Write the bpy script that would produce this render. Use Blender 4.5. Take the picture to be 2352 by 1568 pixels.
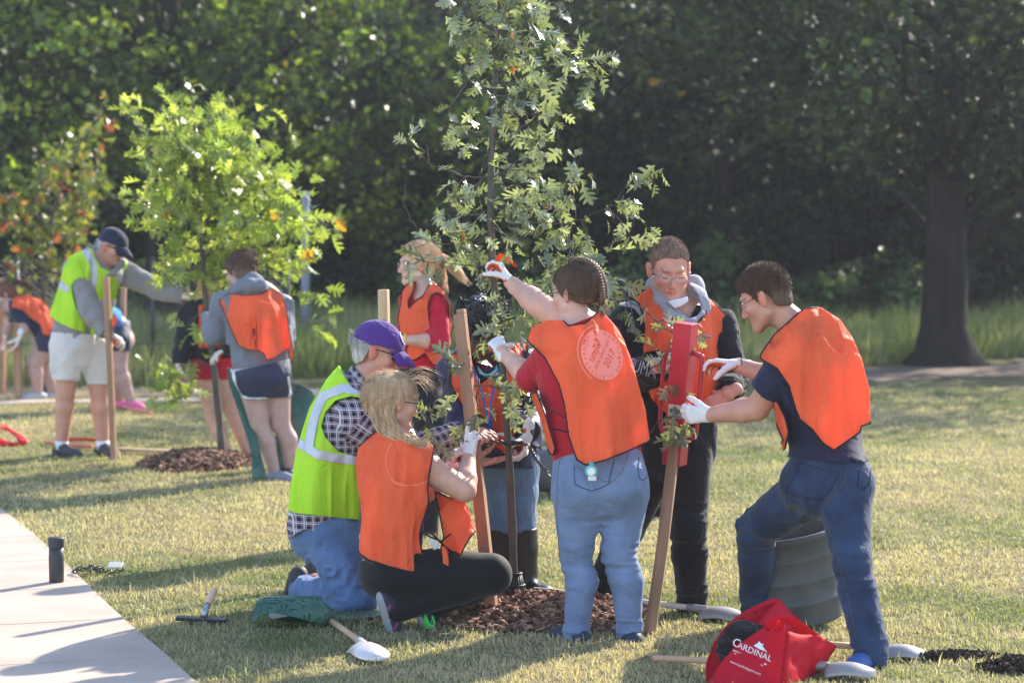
import bpy, bmesh, math, random, time
import numpy as np
from mathutils import Vector, Matrix
from mathutils.bvhtree import BVHTree
T0 = time.time()
for o in list(bpy.data.objects): bpy.data.objects.remove(o)
SC = bpy.context.scene
COL = SC.collection
# ------------------------------------------------------------------ camera
CAMH = 1.95
FPX = 5880.0                      # focal length in units of a 2352 px wide frame
PITCH = math.atan(334.0 / FPX)
cam_d = bpy.data.cameras.new('camera'); CAM = bpy.data.objects.new('camera', cam_d); COL.objects.link(CAM)
CAM.location = (0, 0, CAMH); CAM.rotation_euler = (math.radians(90) - PITCH, 0, 0)
cam_d.sensor_width = 36; cam_d.lens = FPX / 2352 * 36
cam_d.clip_end = 600; cam_d.clip_start = 0.5
cam_d.dof.use_dof = True; cam_d.dof.focus_distance = 11.6; cam_d.dof.aperture_fstop = 3.0
SC.camera = CAM
SC.render.resolution_x = 1024; SC.render.resolution_y = 682
# ------------------------------------------------------------------ light
SUN_EL = math.radians(30); SUN_AZ = math.atan2(0.6, 0.8)     # azimuth clockwise from +Y
w = bpy.data.worlds.new('World'); SC.world = w; w.use_nodes = True
nt = w.node_tree; bg = nt.nodes['Background']
sky = nt.nodes.new('ShaderNodeTexSky'); sky.sky_type = 'NISHITA'; sky.sun_disc = False
sky.sun_elevation = SUN_EL; sky.sun_rotation = SUN_AZ; sky.air_density = 1.0; sky.dust_density = 0.4
nt.links.new(sky.outputs[0], bg.inputs[0]); bg.inputs[1].default_value = 0.15
sd = bpy.data.lights.new('sun', 'SUN'); SUN = bpy.data.objects.new('sun', sd); COL.objects.link(SUN)
sd.energy = 3.9; sd.angle = math.radians(0.6); sd.color = (1.0, 0.91, 0.78)
SV = Vector((math.sin(SUN_AZ) * math.cos(SUN_EL), math.cos(SUN_AZ) * math.cos(SUN_EL), math.sin(SUN_EL)))
SUN.rotation_euler = SV.to_track_quat('Z', 'Y').to_euler(); SUN.location = (12, 20, 20)
SC.view_settings.view_transform = 'Standard'; SC.view_settings.look = 'None'
SC.view_settings.gamma = 1.0; SC.view_settings.exposure = 1.65
SC.render.engine = 'CYCLES'
SC.cycles.max_bounces = 8; SC.cycles.transparent_max_bounces = 16
# ------------------------------------------------------------------ picture -> world helpers
_cp, _sp = math.cos(PITCH), math.sin(PITCH)
def ray(px, py):
    x = (px - 1176) / FPX; v = (784 - py) / FPX
    return np.array([x, _cp + v * _sp, v * _cp - _sp])
def P(px, py, Y):
    d = ray(px, py); return np.array([0, 0, CAMH]) + d * (Y / d[1])
def G(px, py, z=0.0):
    d = ray(px, py); return np.array([0, 0, CAMH]) + d * ((z - CAMH) / d[2])
def proj(V):
    X = V[..., 0]; Yc = V[..., 1]; Z = V[..., 2] - CAMH
    dep = Yc * _cp - Z * _sp; up = Yc * _sp + Z * _cp
    return 1176 + FPX * X / dep, 784 - FPX * up / dep, dep
def A(*v): return np.array(v, float)
def nrm(v):
    v = np.asarray(v, float); return v / (np.linalg.norm(v) + 1e-12)
# ------------------------------------------------------------------ naming / tagging
def tag(o, label=None, cat=None, group=None, kind=None):
    if label: o['label'] = label
    if cat: o['category'] = cat
    if group: o['group'] = group
    if kind: o['kind'] = kind
    return o
def empty(name, loc, label, cat, group=None):
    o = bpy.data.objects.new(name, None); COL.objects.link(o)
    o.location = tuple(map(float, loc)); o.empty_display_size = 0.1
    return tag(o, label, cat, group)
def link(name, me, mats, parent=None, loc=None):
    o = bpy.data.objects.new(name, me); COL.objects.link(o)
    if not isinstance(mats, (list, tuple)): mats = [mats]
    for m in mats:
        if m is not None: me.materials.append(m)
    if parent is not None: o.parent = parent
    if loc is not None: o.location = tuple(map(float, loc))
    return o
def base_of(parent):
    b = np.zeros(3); p = parent
    while p is not None: b = b + np.array(p.location); p = p.parent
    return b
def mesh_np(name, V, F, mats, parent=None, smooth=True, cols=None, attrs=None, base=None, mi=None):
    """V: n x 3 in world space, F: list or array of faces (tri or quad arrays or list of lists)."""
    V = np.asarray(V, np.float32)
    b = base if base is not None else base_of(parent)
    me = bpy.data.meshes.new(name)
    Vl = (V - np.asarray(b, np.float32)).astype(np.float32)
    if isinstance(F, np.ndarray):
        n, k = F.shape
        me.vertices.add(len(Vl)); me.vertices.foreach_set('co', Vl.ravel())
        me.loops.add(n * k); me.loops.foreach_set('vertex_index', F.astype(np.int32).ravel())
        me.polygons.add(n); me.polygons.foreach_set('loop_start', np.arange(0, n * k, k, dtype=np.int32))
        me.update(calc_edges=True)
    else:
        me.from_pydata([tuple(v) for v in Vl], [], [list(f) for f in F]); me.update()
    me.polygons.foreach_set('use_smooth', np.full(len(me.polygons), smooth))
    if mi is not None: me.polygons.foreach_set('material_index', np.asarray(mi, np.int32))
    if cols is not None:
        a = me.attributes.new('Col', 'FLOAT_COLOR', 'POINT')
        c = np.ones((len(V), 4), np.float32); c[:, :3] = cols; a.data.foreach_set('color', c.ravel())
    for kx, val in (attrs or {}).items():
        a = me.attributes.new(kx, 'FLOAT_VECTOR', 'POINT'); a.data.foreach_set('vector', np.asarray(val, np.float32).ravel())
    o = link(name, me, mats, parent)
    if parent is None: o.location = tuple(map(float, b))
    return o
# ------------------------------------------------------------------ materials
MATS = {}
def mat(name, col=(0.5, 0.5, 0.5), rough=0.8, spec=0.3, metal=0.0, attr=False, trans=0.0, tcol=None, var=0.12, vscale=6.0,
        bump=0.0, bscale=200.0, bdist=0.002, sheen=0.0, sss=0.0, alpha=1.0, aniso=None, stretch=(1, 1, 1), fine=0.0, wrinkle=0.0):
    if name in MATS: return MATS[name]
    m = bpy.data.materials.new(name); m.use_nodes = True; MATS[name] = m
    t = m.node_tree; N = t.nodes; L = t.links; b = N['Principled BSDF']; out = N['Material Output']
    b.inputs['Roughness'].default_value = rough; b.inputs['Specular IOR Level'].default_value = spec
    b.inputs['Metallic'].default_value = metal; b.inputs['Alpha'].default_value = alpha
    if sheen: b.inputs['Sheen Weight'].default_value = sheen; b.inputs['Sheen Roughness'].default_value = 0.5
    if sss:
        b.inputs['Subsurface Weight'].default_value = sss; b.inputs['Subsurface Radius'].default_value = (0.02, 0.008, 0.004)
        b.inputs['Subsurface Scale'].default_value = 0.5
    tc = N.new('ShaderNodeTexCoord'); mp = N.new('ShaderNodeMapping'); mp.inputs['Scale'].default_value = stretch
    L.new(tc.outputs['Object'], mp.inputs[0])
    if attr:
        at = N.new('ShaderNodeAttribute'); at.attribute_name = 'Col'; src = at.outputs['Color']
    else:
        rg = N.new('ShaderNodeRGB'); rg.outputs[0].default_value = (*col, 1); src = rg.outputs[0]
    nz = N.new('ShaderNodeTexNoise'); nz.inputs['Scale'].default_value = vscale; nz.inputs['Detail'].default_value = 5
    L.new(mp.outputs[0], nz.inputs['Vector'])
    mr = N.new('ShaderNodeMapRange'); mr.inputs['From Min'].default_value = 0.3; mr.inputs['From Max'].default_value = 0.7
    mr.inputs['To Min'].default_value = 1 - var; mr.inputs['To Max'].default_value = 1 + var
    L.new(nz.outputs['Fac'], mr.inputs['Value'])
    mx = N.new('ShaderNodeVectorMath'); mx.operation = 'SCALE'; L.new(src, mx.inputs[0]); L.new(mr.outputs[0], mx.inputs['Scale'])
    cur = mx.outputs[0]
    if fine:
        n3 = N.new('ShaderNodeTexNoise'); n3.inputs['Scale'].default_value = bscale; n3.inputs['Detail'].default_value = 3
        L.new(mp.outputs[0], n3.inputs['Vector'])
        m3 = N.new('ShaderNodeMapRange'); m3.inputs['From Min'].default_value = 0.3; m3.inputs['From Max'].default_value = 0.7
        m3.inputs['To Min'].default_value = 1 - fine; m3.inputs['To Max'].default_value = 1 + fine
        L.new(n3.outputs['Fac'], m3.inputs['Value'])
        mm = N.new('ShaderNodeVectorMath'); mm.operation = 'SCALE'; L.new(cur, mm.inputs[0]); L.new(m3.outputs[0], mm.inputs['Scale']); cur = mm.outputs[0]
    L.new(cur, b.inputs['Base Color'])
    if bump:
        n2 = N.new('ShaderNodeTexNoise'); n2.inputs['Scale'].default_value = bscale; n2.inputs['Detail'].default_value = 4
        L.new(mp.outputs[0], n2.inputs['Vector'])
        bp = N.new('ShaderNodeBump'); bp.inputs['Strength'].default_value = bump; bp.inputs['Distance'].default_value = bdist
        L.new(n2.outputs['Fac'], bp.inputs['Height']); L.new(bp.outputs[0], b.inputs['Normal'])
        if wrinkle:
            n4 = N.new('ShaderNodeTexNoise'); n4.inputs['Scale'].default_value = 7.5; n4.inputs['Detail'].default_value = 3; n4.inputs['Roughness'].default_value = .55; n4.inputs['Distortion'].default_value = 1.1
            m4 = N.new('ShaderNodeMapping'); m4.inputs['Scale'].default_value = (1.3, 1.3, .8); m4.inputs['Rotation'].default_value = (.3, .5, .2); L.new(tc.outputs['Object'], m4.inputs[0]); L.new(m4.outputs[0], n4.inputs['Vector'])
            s4 = N.new('ShaderNodeMath'); s4.operation = 'SUBTRACT'; s4.inputs[1].default_value = .5; L.new(n4.outputs['Fac'], s4.inputs[0]); a4 = N.new('ShaderNodeMath'); a4.operation = 'ABSOLUTE'; L.new(s4.outputs[0], a4.inputs[0])
            p4 = N.new('ShaderNodeMath'); p4.operation = 'POWER'; p4.inputs[1].default_value = 1.0; L.new(a4.outputs[0], p4.inputs[0])
            b4 = N.new('ShaderNodeBump'); b4.inputs['Strength'].default_value = wrinkle; b4.inputs['Distance'].default_value = .035; L.new(p4.outputs[0], b4.inputs['Height']); L.new(b4.outputs[0], bp.inputs['Normal'])
    if trans:
        tr = N.new('ShaderNodeBsdfTranslucent'); ms = N.new('ShaderNodeMixShader'); ms.inputs[0].default_value = trans
        if tcol is not None:
            mc = N.new('ShaderNodeVectorMath'); mc.operation = 'MULTIPLY'; mc.inputs[1].default_value = tcol
            L.new(cur, mc.inputs[0]); L.new(mc.outputs[0], tr.inputs[0])
        else: L.new(cur, tr.inputs[0])
        L.new(b.outputs[0], ms.inputs[1]); L.new(tr.outputs[0], ms.inputs[2]); L.new(ms.outputs[0], out.inputs[0])
    return m
# ------------------------------------------------------------------ numpy noise
_rs = np.random.RandomState(7); _LAT = _rs.rand(32, 32, 32).astype(np.float32) * 2 - 1
def vnoise(x, y, z):
    x, y, z = np.broadcast_arrays(x, y, z)
    xi = np.floor(x).astype(np.int32); yi = np.floor(y).astype(np.int32); zi = np.floor(z).astype(np.int32)
    fx = (x - xi).astype(np.float32); fy = (y - yi).astype(np.float32); fz = (z - zi).astype(np.float32)
    fx = fx * fx * (3 - 2 * fx); fy = fy * fy * (3 - 2 * fy); fz = fz * fz * (3 - 2 * fz)
    x0 = xi & 31; y0 = yi & 31; z0 = zi & 31; x1 = (xi + 1) & 31; y1 = (yi + 1) & 31; z1 = (zi + 1) & 31
    c = lambda a, b_, c_: _LAT[a, b_, c_]
    a0 = c(x0, y0, z0) * (1 - fx) + c(x1, y0, z0) * fx; a1 = c(x0, y1, z0) * (1 - fx) + c(x1, y1, z0) * fx
    b0 = c(x0, y0, z1) * (1 - fx) + c(x1, y0, z1) * fx; b1 = c(x0, y1, z1) * (1 - fx) + c(x1, y1, z1) * fx
    return (a0 * (1 - fy) + a1 * fy) * (1 - fz) + (b0 * (1 - fy) + b1 * fy) * fz
# ------------------------------------------------------------------ signed distance modelling
def cone(a, b, ra, rb, n=None, q=1.0, k=None, tag='', sub=False):
    return dict(t='c', a=A(*a), b=A(*b), ra=ra, rb=rb, n=None if n is None else nrm(n), q=q, k=k, tag=tag, sub=sub)
def ell(c, r, R=None, k=None, tag='', sub=False):
    return dict(t='e', c=A(*c), r=A(*r), R=np.eye(3) if R is None else np.asarray(R, float), k=k, tag=tag, sub=sub)
def chain(pts, rs, tag='', **kw):
    return [cone(pts[i], pts[i + 1], rs[i], rs[i + 1], tag=tag, **kw) for i in range(len(pts) - 1)]
def prim_bb(p, pad):
    if p['t'] == 'c':
        r = max(p['ra'], p['rb'], p['ra'] , p['rb']) * max(1.0, 1.0) + pad
        return np.minimum(p['a'], p['b']) - r, np.maximum(p['a'], p['b']) + r
    r = p['r'].max() + pad
    return p['c'] - r, p['c'] + r
def prim_eval(p, X, Y, Z):
    if p['t'] == 'c':
        a, b = p['a'], p['b']; dx, dy, dz = X - a[0], Y - a[1], Z - a[2]; ba = b - a
        if p['n'] is not None and p['q'] != 1.0:
            n = p['n']; h = dx * n[0] + dy * n[1] + dz * n[2]; g = 1.0 / p['q'] - 1
            dx = dx + n[0] * h * g; dy = dy + n[1] * h * g; dz = dz + n[2] * h * g
            ba = ba + n * (ba @ n) * g
        l2 = ba @ ba + 1e-12
        h = np.clip((dx * ba[0] + dy * ba[1] + dz * ba[2]) / l2, 0, 1)
        ex, ey, ez = dx - ba[0] * h, dy - ba[1] * h, dz - ba[2] * h
        d = np.sqrt(ex * ex + ey * ey + ez * ez) - (p['ra'] + (p['rb'] - p['ra']) * h)
        if p['q'] < 1.0: d = d * (p['q'] ** 0.5)
        return d
    c, R, r = p['c'], p['R'], p['r']; dx, dy, dz = X - c[0], Y - c[1], Z - c[2]
    u = (R[0, 0] * dx + R[0, 1] * dy + R[0, 2] * dz) / r[0]; v = (R[1, 0] * dx + R[1, 1] * dy + R[1, 2] * dz) / r[1]
    w_ = (R[2, 0] * dx + R[2, 1] * dy + R[2, 2] * dz) / r[2]
    k0 = np.sqrt(u * u + v * v + w_ * w_) + 1e-9
    k1 = np.sqrt((u / r[0]) ** 2 + (v / r[1]) ** 2 + (w_ / r[2]) ** 2) + 1e-9
    return k0 * (k0 - 1) / k1
def field(prims, vox, k=0.02, pad=0.03, lo=None, hi=None):
    """smooth union of prims on a grid; returns D, origin, (X, Y, Z) open axes"""
    if lo is None:
        bbs = [prim_bb(p, pad) for p in prims if not p['sub']]
        lo = np.min([b[0] for b in bbs], 0); hi = np.max([b[1] for b in bbs], 0)
    lo = np.asarray(lo, float) - 2 * vox; n = np.ceil((np.asarray(hi) - lo) / vox).astype(int) + 3
    D = np.full(tuple(n), 0.5, np.float32)
    ax = [(lo[i] + np.arange(n[i]) * vox).astype(np.float32) for i in range(3)]
    for p in prims:
        kk = k if p['k'] is None else p['k']
        l, h = prim_bb(p, pad + kk + 2 * vox)
        i0 = np.clip(np.floor((l - lo) / vox).astype(int), 0, n); i1 = np.clip(np.ceil((h - lo) / vox).astype(int) + 1, 0, n)
        if np.any(i1 <= i0): continue
        s = tuple(slice(i0[i], i1[i]) for i in range(3))
        d = prim_eval(p, ax[0][s[0]][:, None, None], ax[1][s[1]][None, :, None], ax[2][s[2]][None, None, :]).astype(np.float32)
        o = D[s]
        if p['sub']:
            h = np.maximum(kk - np.abs(o + d), 0) / max(kk, 1e-6); D[s] = np.maximum(o, -d) + h * h * kk * 0.25
        else:
            h = np.maximum(kk - np.abs(o - d), 0) / max(kk, 1e-6); D[s] = np.minimum(o, d) - h * h * kk * 0.25
    return D, lo, ax
def nets(D, lo, vox):
    D = D.copy()
    for a in range(3):
        s = [slice(None)] * 3; s[a] = 0; D[tuple(s)] = np.maximum(D[tuple(s)], vox)
        s[a] = -1; D[tuple(s)] = np.maximum(D[tuple(s)], vox)
    S = D < 0; n = D.shape; m = (n[0] - 1, n[1] - 1, n[2] - 1)
    cid = []; pts = []; quads_sign = []
    for a in range(3):
        s0 = [slice(None)] * 3; s1 = [slice(None)] * 3; s0[a] = slice(0, -1); s1[a] = slice(1, None)
        E = S[tuple(s0)] ^ S[tuple(s1)]
        idx = np.argwhere(E)
        b_, c_ = (a + 1) % 3, (a + 2) % 3
        i2 = idx.copy(); i2[:, a] += 1
        d0 = D[idx[:, 0], idx[:, 1], idx[:, 2]]; d1 = D[i2[:, 0], i2[:, 1], i2[:, 2]]
        t = d0 / (d0 - d1); p = idx.astype(np.float32); p[:, a] += t
        q = []
        for ob, oc in ((-1, -1), (0, -1), (0, 0), (-1, 0)):
            ci = idx.copy(); ci[:, b_] += ob; ci[:, c_] += oc
            q.append((ci[:, 0].astype(np.int64) * m[1] + ci[:, 1]) * m[2] + ci[:, 2])
        q = np.stack(q, 1); neg = d0 > 0
        q[neg] = q[neg][:, ::-1]
        cid.append(q); pts.append(p)
    Q = np.concatenate(cid); Pp = np.concatenate(pts)
    if len(Q) == 0: return np.zeros((0, 3)), np.zeros((0, 4), int)
    u, inv = np.unique(Q.ravel(), return_inverse=True); inv = inv.ravel()
    cnt = np.bincount(inv); V = np.stack([np.bincount(inv, weights=np.repeat(Pp[:, i], 4)) / cnt for i in range(3)], 1)
    return V * vox + lo, inv.reshape(-1, 4)
def polysd(poly, x, y):
    """signed distance to polygon (negative inside), any array shape"""
    poly = np.asarray(poly, float); d = np.full(np.shape(x), 1e18); s = np.ones(np.shape(x))
    n = len(poly)
    for i in range(n):
        ax_, ay = poly[i]; bx, by = poly[i - 1]; ex, ey = bx - ax_, by - ay; wx, wy = x - ax_, y - ay
        t = np.clip((wx * ex + wy * ey) / (ex * ex + ey * ey + 1e-12), 0, 1)
        qx, qy = wx - ex * t, wy - ey * t; d = np.minimum(d, qx * qx + qy * qy)
        c1 = y >= ay; c2 = y < by; c3 = ex * wy > ey * wx
        s = np.where((c1 & c2 & c3) | (~c1 & ~c2 & ~c3), -s, s)
    return s * np.sqrt(d)
def linesd(pl, x, y):
    d = np.full(np.shape(x), 1e18)
    for i in range(len(pl) - 1):
        ax_, ay = pl[i]; bx, by = pl[i + 1]; ex, ey = bx - ax_, by - ay; wx, wy = x - ax_, y - ay
        t = np.clip((wx * ex + wy * ey) / (ex * ex + ey * ey + 1e-12), 0, 1)
        d = np.minimum(d, (wx - ex * t) ** 2 + (wy - ey * t) ** 2)
    return np.sqrt(d)
def picpoly(poly):     # region cut by a picture outline, in metres
    def f(X, Y, Z):
        V = np.stack(np.broadcast_arrays(X, Y, Z), -1); x, y, dep = proj(V); return polysd(poly, x, y) * dep / FPX
    return f
def picband(pl, halfw):
    def f(X, Y, Z):
        V = np.stack(np.broadcast_arrays(X, Y, Z), -1); x, y, dep = proj(V); return linesd(pl, x, y) * dep / FPX - halfw
    return f
def halfspace(pt, n):  # keep the side where (p - pt).n < 0
    pt = A(*pt); n = nrm(n)
    return lambda X, Y, Z: (X - pt[0]) * n[0] + (Y - pt[1]) * n[1] + (Z - pt[2]) * n[2]
def fmax(*fs): return lambda X, Y, Z: np.maximum.reduce([f(X, Y, Z) for f in fs])
def fmin(*fs): return lambda X, Y, Z: np.minimum.reduce([f(X, Y, Z) for f in fs])
def sdf_mesh(name, prims, mats, parent, vox=0.006, k=0.02, off=0.0, shell=None, cut=None, disp=None, trim=None, cols=None, attrs=None, want=None, pad=0.03):
    """mesh from a smooth union. shell=t keeps a sheet of half thickness t at offset off. cut(X,Y,Z)<=0 keeps."""
    D, lo, ax = field(prims, vox, k, pad=pad + max(off, 0))
    X, Y, Z = ax[0][:, None, None], ax[1][None, :, None], ax[2][None, None, :]
    band = np.abs(D - off) < 0.06
    bi = np.nonzero(band); x, y, z = ax[0][bi[0]], ax[1][bi[1]], ax[2][bi[2]]
    d = D[bi] - off
    if disp is not None: d = d - disp(x, y, z)
    D = np.where(D - off < 0, -0.1, 0.1).astype(np.float32) if shell is None else np.full(D.shape, 0.1, np.float32)
    c = None
    if cut is not None: c = cut(x, y, z)
    if shell is None:
        g = d
        if c is not None:
            g = np.maximum(d, c)
            # the inside, far from the skin, also has to be cut
            D[bi] = g
            ins = np.nonzero((D < 0) & ~band)
            D[ins] = np.maximum(-0.1, cut(ax[0][ins[0]], ax[1][ins[1]], ax[2][ins[2]]))
        else: D[bi] = g
    else:
        g = np.abs(d) - shell
        if c is not None: g = np.maximum(g, c)
        D[bi] = g
    V, F = nets(D, lo, vox)
    o = None
    if len(F):
        o = mesh_np(name, V, F, mats, parent, cols=cols(V) if cols else None, attrs={k_: f(V) for k_, f in attrs.items()} if attrs else None)
    if trim is not None and c is not None:
        tname, tmat, tw = trim[:3]
        D2 = np.full(D.shape, 0.1, np.float32); t = shell or 0.0
        D2[bi] = np.maximum(np.abs(d) - t - 0.0035, np.abs(c) - tw)
        if len(trim) > 3: D2[bi] = np.maximum(D2[bi], -trim[3](x, y, z))
        V2, F2 = nets(D2, lo, vox)
        if len(F2): mesh_np(tname, V2, F2, tmat, o or parent)
    if want: return o, V, F
    return o
# ------------------------------------------------------------------ plain geometry builders
class MB:
    def __init__(s): s.v = []; s.f = []; s.c = []
    def add(s, V, F, col=None):
        b = sum(len(x) for x in s.v); s.v.append(np.asarray(V, float)); s.f += [[i + b for i in f] for f in F]
        s.c.append(np.tile(np.asarray(col if col is not None else (1, 1, 1), float), (len(V), 1)))
    def box(s, c, size, R=None, col=None, taper=1.0):
        c = A(*c); h = A(*size) / 2; V = []
        for z in (-1, 1):
            for x, y in ((-1, -1), (1, -1), (1, 1), (-1, 1)):
                k = taper if z > 0 else 1; V.append([x * h[0] * k, y * h[1] * k, z * h[2]])
        V = np.array(V)
        if R is not None: V = V @ np.asarray(R).T
        s.add(V + c, [[3, 2, 1, 0], [4, 5, 6, 7], [0, 1, 5, 4], [1, 2, 6, 5], [2, 3, 7, 6], [3, 0, 4, 7]], col)
    def tube(s, pts, rs, n=8, cap=True, col=None, flat=1.0, upv=None):
        pts = [A(*p) for p in pts]
        if np.isscalar(rs): rs = [rs] * len(pts)
        m = len(pts); V = []; up = A(0, 0, 1) if upv is None else A(*upv)
        t0 = nrm(pts[1] - pts[0]);
        if abs(t0 @ up) > 0.95: up = A(1, 0, 0)
        u = nrm(np.cross(t0, up))
        for i in range(m):
            t = nrm(pts[min(i + 1, m - 1)] - pts[max(i - 1, 0)]); u = nrm(u - t * (u @ t)); w_ = np.cross(t, u)
            for j in range(n):
                a = 2 * math.pi * j / n; V.append(pts[i] + rs[i] * (math.cos(a) * u + flat * math.sin(a) * w_))
        F = [[i * n + j, i * n + (j + 1) % n, (i + 1) * n + (j + 1) % n, (i + 1) * n + j] for i in range(m - 1) for j in range(n)]
        if cap: F += [list(range(n))[::-1], [(m - 1) * n + j for j in range(n)]]
        s.add(V, F, col)
    def lathe(s, prof, c=(0, 0, 0), n=32, R=None, col=None, cap=False):
        V = []; m = len(prof)
        for r, z in prof:
            for j in range(n):
                a = 2 * math.pi * j / n; V.append([r * math.cos(a), r * math.sin(a), z])
        V = np.array(V, float)
        if R is not None: V = V @ np.asarray(R).T
        F = [[i * n + j, i * n + (j + 1) % n, (i + 1) * n + (j + 1) % n, (i + 1) * n + j] for i in range(m - 1) for j in range(n)]
        if cap: F += [list(range(n))[::-1], [(m - 1) * n + j for j in range(n)]]
        s.add(V + A(*c), F, col)
    def build(s, name, mats, parent=None, smooth=True, base=None, bevel=0.0, solid=0.0, cols=False, sub=0):
        V = np.concatenate(s.v)
        if parent is None and base is None:
            base = A((V[:, 0].min() + V[:, 0].max()) / 2, (V[:, 1].min() + V[:, 1].max()) / 2, V[:, 2].min())
        o = mesh_np(name, V, s.f, mats, parent, smooth, base=base, cols=np.concatenate(s.c) if cols else None)
        if solid: m = o.modifiers.new('sol', 'SOLIDIFY'); m.thickness = solid; m.offset = 0
        if sub: m = o.modifiers.new('sub', 'SUBSURF'); m.levels = sub; m.render_levels = sub
        if bevel: m = o.modifiers.new('bev', 'BEVEL'); m.width = bevel; m.segments = 2; m.limit_method = 'ANGLE'
        return o
def catmull(pts, n=6):
    pts = [A(*p) for p in pts]; P_ = [2 * pts[0] - pts[1]] + pts + [2 * pts[-1] - pts[-2]]; out = []
    for i in range(1, len(P_) - 2):
        for j in range(n):
            t = j / n; a, b, c, d = P_[i - 1], P_[i], P_[i + 1], P_[i + 2]
            out.append(0.5 * (2 * b + (c - a) * t + (2 * a - 5 * b + 4 * c - d) * t * t + (3 * b - a - 3 * c + d) * t ** 3))
    out.append(pts[-1]); return out
def frame(fwd, up=(0, 0, 1)):
    """rows: right, forward, up"""
    f = nrm(fwd); r = nrm(np.cross(f, A(*up))); return np.array([r, f, np.cross(r, f)])
# ================================================================== SETTING
RNG = np.random.RandomState(11)
def shader_ground():
    m = bpy.data.materials.new('lawn_ground'); m.use_nodes = True; t = m.node_tree; N = t.nodes; L = t.links; b = N['Principled BSDF']
    b.inputs['Roughness'].default_value = 0.95; b.inputs['Specular IOR Level'].default_value = 0.1
    g = N.new('ShaderNodeNewGeometry')
    def noise(s, d=5):
        n = N.new('ShaderNodeTexNoise'); n.inputs['Scale'].default_value = s; n.inputs['Detail'].default_value = d
        L.new(g.outputs['Position'], n.inputs['Vector']); return n.outputs['Fac']
    def ramp(src, a, b_, c0, c1):
        r = N.new('ShaderNodeValToRGB'); r.color_ramp.elements[0].position = a; r.color_ramp.elements[1].position = b_
        r.color_ramp.elements[0].color = (*c0, 1); r.color_ramp.elements[1].color = (*c1, 1); L.new(src, r.inputs[0]); return r.outputs[0]
    a = ramp(noise(0.9), 0.35, 0.62, (0.11, 0.13, 0.05), (0.26, 0.21, 0.125))
    c = ramp(noise(60, 3), 0.3, 0.75, (0.5, 0.5, 0.5), (1.35, 1.3, 1.2))
    mx = N.new('ShaderNodeVectorMath'); mx.operation = 'MULTIPLY'; L.new(a, mx.inputs[0]); L.new(c, mx.inputs[1])
    sp = N.new('ShaderNodeSeparateXYZ'); L.new(g.outputs['Position'], sp.inputs[0])
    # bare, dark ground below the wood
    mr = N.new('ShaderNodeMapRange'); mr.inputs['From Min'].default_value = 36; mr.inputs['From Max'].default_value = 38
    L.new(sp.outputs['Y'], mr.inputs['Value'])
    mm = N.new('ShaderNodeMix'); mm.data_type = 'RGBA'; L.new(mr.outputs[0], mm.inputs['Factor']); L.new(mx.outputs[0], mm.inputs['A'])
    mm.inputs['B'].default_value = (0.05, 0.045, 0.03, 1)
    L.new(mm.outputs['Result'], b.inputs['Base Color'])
    bp = N.new('ShaderNodeBump'); bp.inputs['Strength'].default_value = 0.8; bp.inputs['Distance'].default_value = 0.03
    L.new(noise(45, 4), bp.inputs['Height']); L.new(bp.outputs[0], b.inputs['Normal'])
    return m
def ground_z(x, y):
    t = np.clip((y - 50) / 26.0, 0, 1); return 17.0 * t * t * (3 - 2 * t)  # bank added behind the wood, its shaded slope a dark backdrop
ys = np.concatenate([np.linspace(0, 50, 26), np.linspace(51, 80, 30), np.array([100, 150, 300.])])
xs = np.concatenate([[-250, -120, -60], np.linspace(-40, 40, 21), [60, 120, 250.]])
XX, YY = np.meshgrid(xs, ys); ZZ = ground_z(XX, YY) + np.where(YY > 52, 0.7 * vnoise(XX * 0.2, YY * 0.2, 0 * XX), 0)
nx = len(xs); F = [[j * nx + i, j * nx + i + 1, (j + 1) * nx + i + 1, (j + 1) * nx + i] for j in range(len(ys) - 1) for i in range(nx - 1)]
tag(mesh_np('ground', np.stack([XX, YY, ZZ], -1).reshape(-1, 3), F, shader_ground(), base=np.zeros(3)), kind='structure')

# -- concrete pavement: slabs with joints
M_conc = mat('concrete', (0.44, 0.345, 0.285), rough=0.9, spec=0.15, var=0.14, vscale=2.2, bump=0.35, bscale=90, bdist=0.004, fine=0.06)
EDGE = [G(0, 1168), G(95, 1243), G(200, 1345), G(292, 1432), G(455, 1568), G(760, 1900)]
EDGE = [EDGE[0] + (EDGE[0] - EDGE[1]) * 6] + EDGE
def edge_at(y):
    for a, b in zip(EDGE[:-1], EDGE[1:]):
        if b[1] <= y <= a[1]: t = (y - a[1]) / (b[1] - a[1]); return a[0] + (b[0] - a[0]) * t
    return EDGE[-1][0]
pv = MB(); yj = 5.0
while yj < 26:
    y1 = yj + 0.955 - 0.010
    sk = 0.34
    def pt(y, off):    # point at distance off left of the edge, on a skewed joint line
        yy = y - off * sk; return A(edge_at(min(max(y, 8.0), 26)) - off, yy, 0)
    q = [pt(yj, 0), pt(y1, 0), pt(y1, 2.4), pt(yj, 2.4)]; V = [v + A(0, 0, z) for z in (-0.09, 0.014) for v in q]
    pv.add(V, [[0, 1, 2, 3], [7, 6, 5, 4], [0, 4, 5, 1], [1, 5, 6, 2], [2, 6, 7, 3], [3, 7, 4, 0]]); yj += 0.955
tag(pv.build('pavement', M_conc, smooth=False, bevel=0.006, base=np.zeros(3)), kind='structure')
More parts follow.
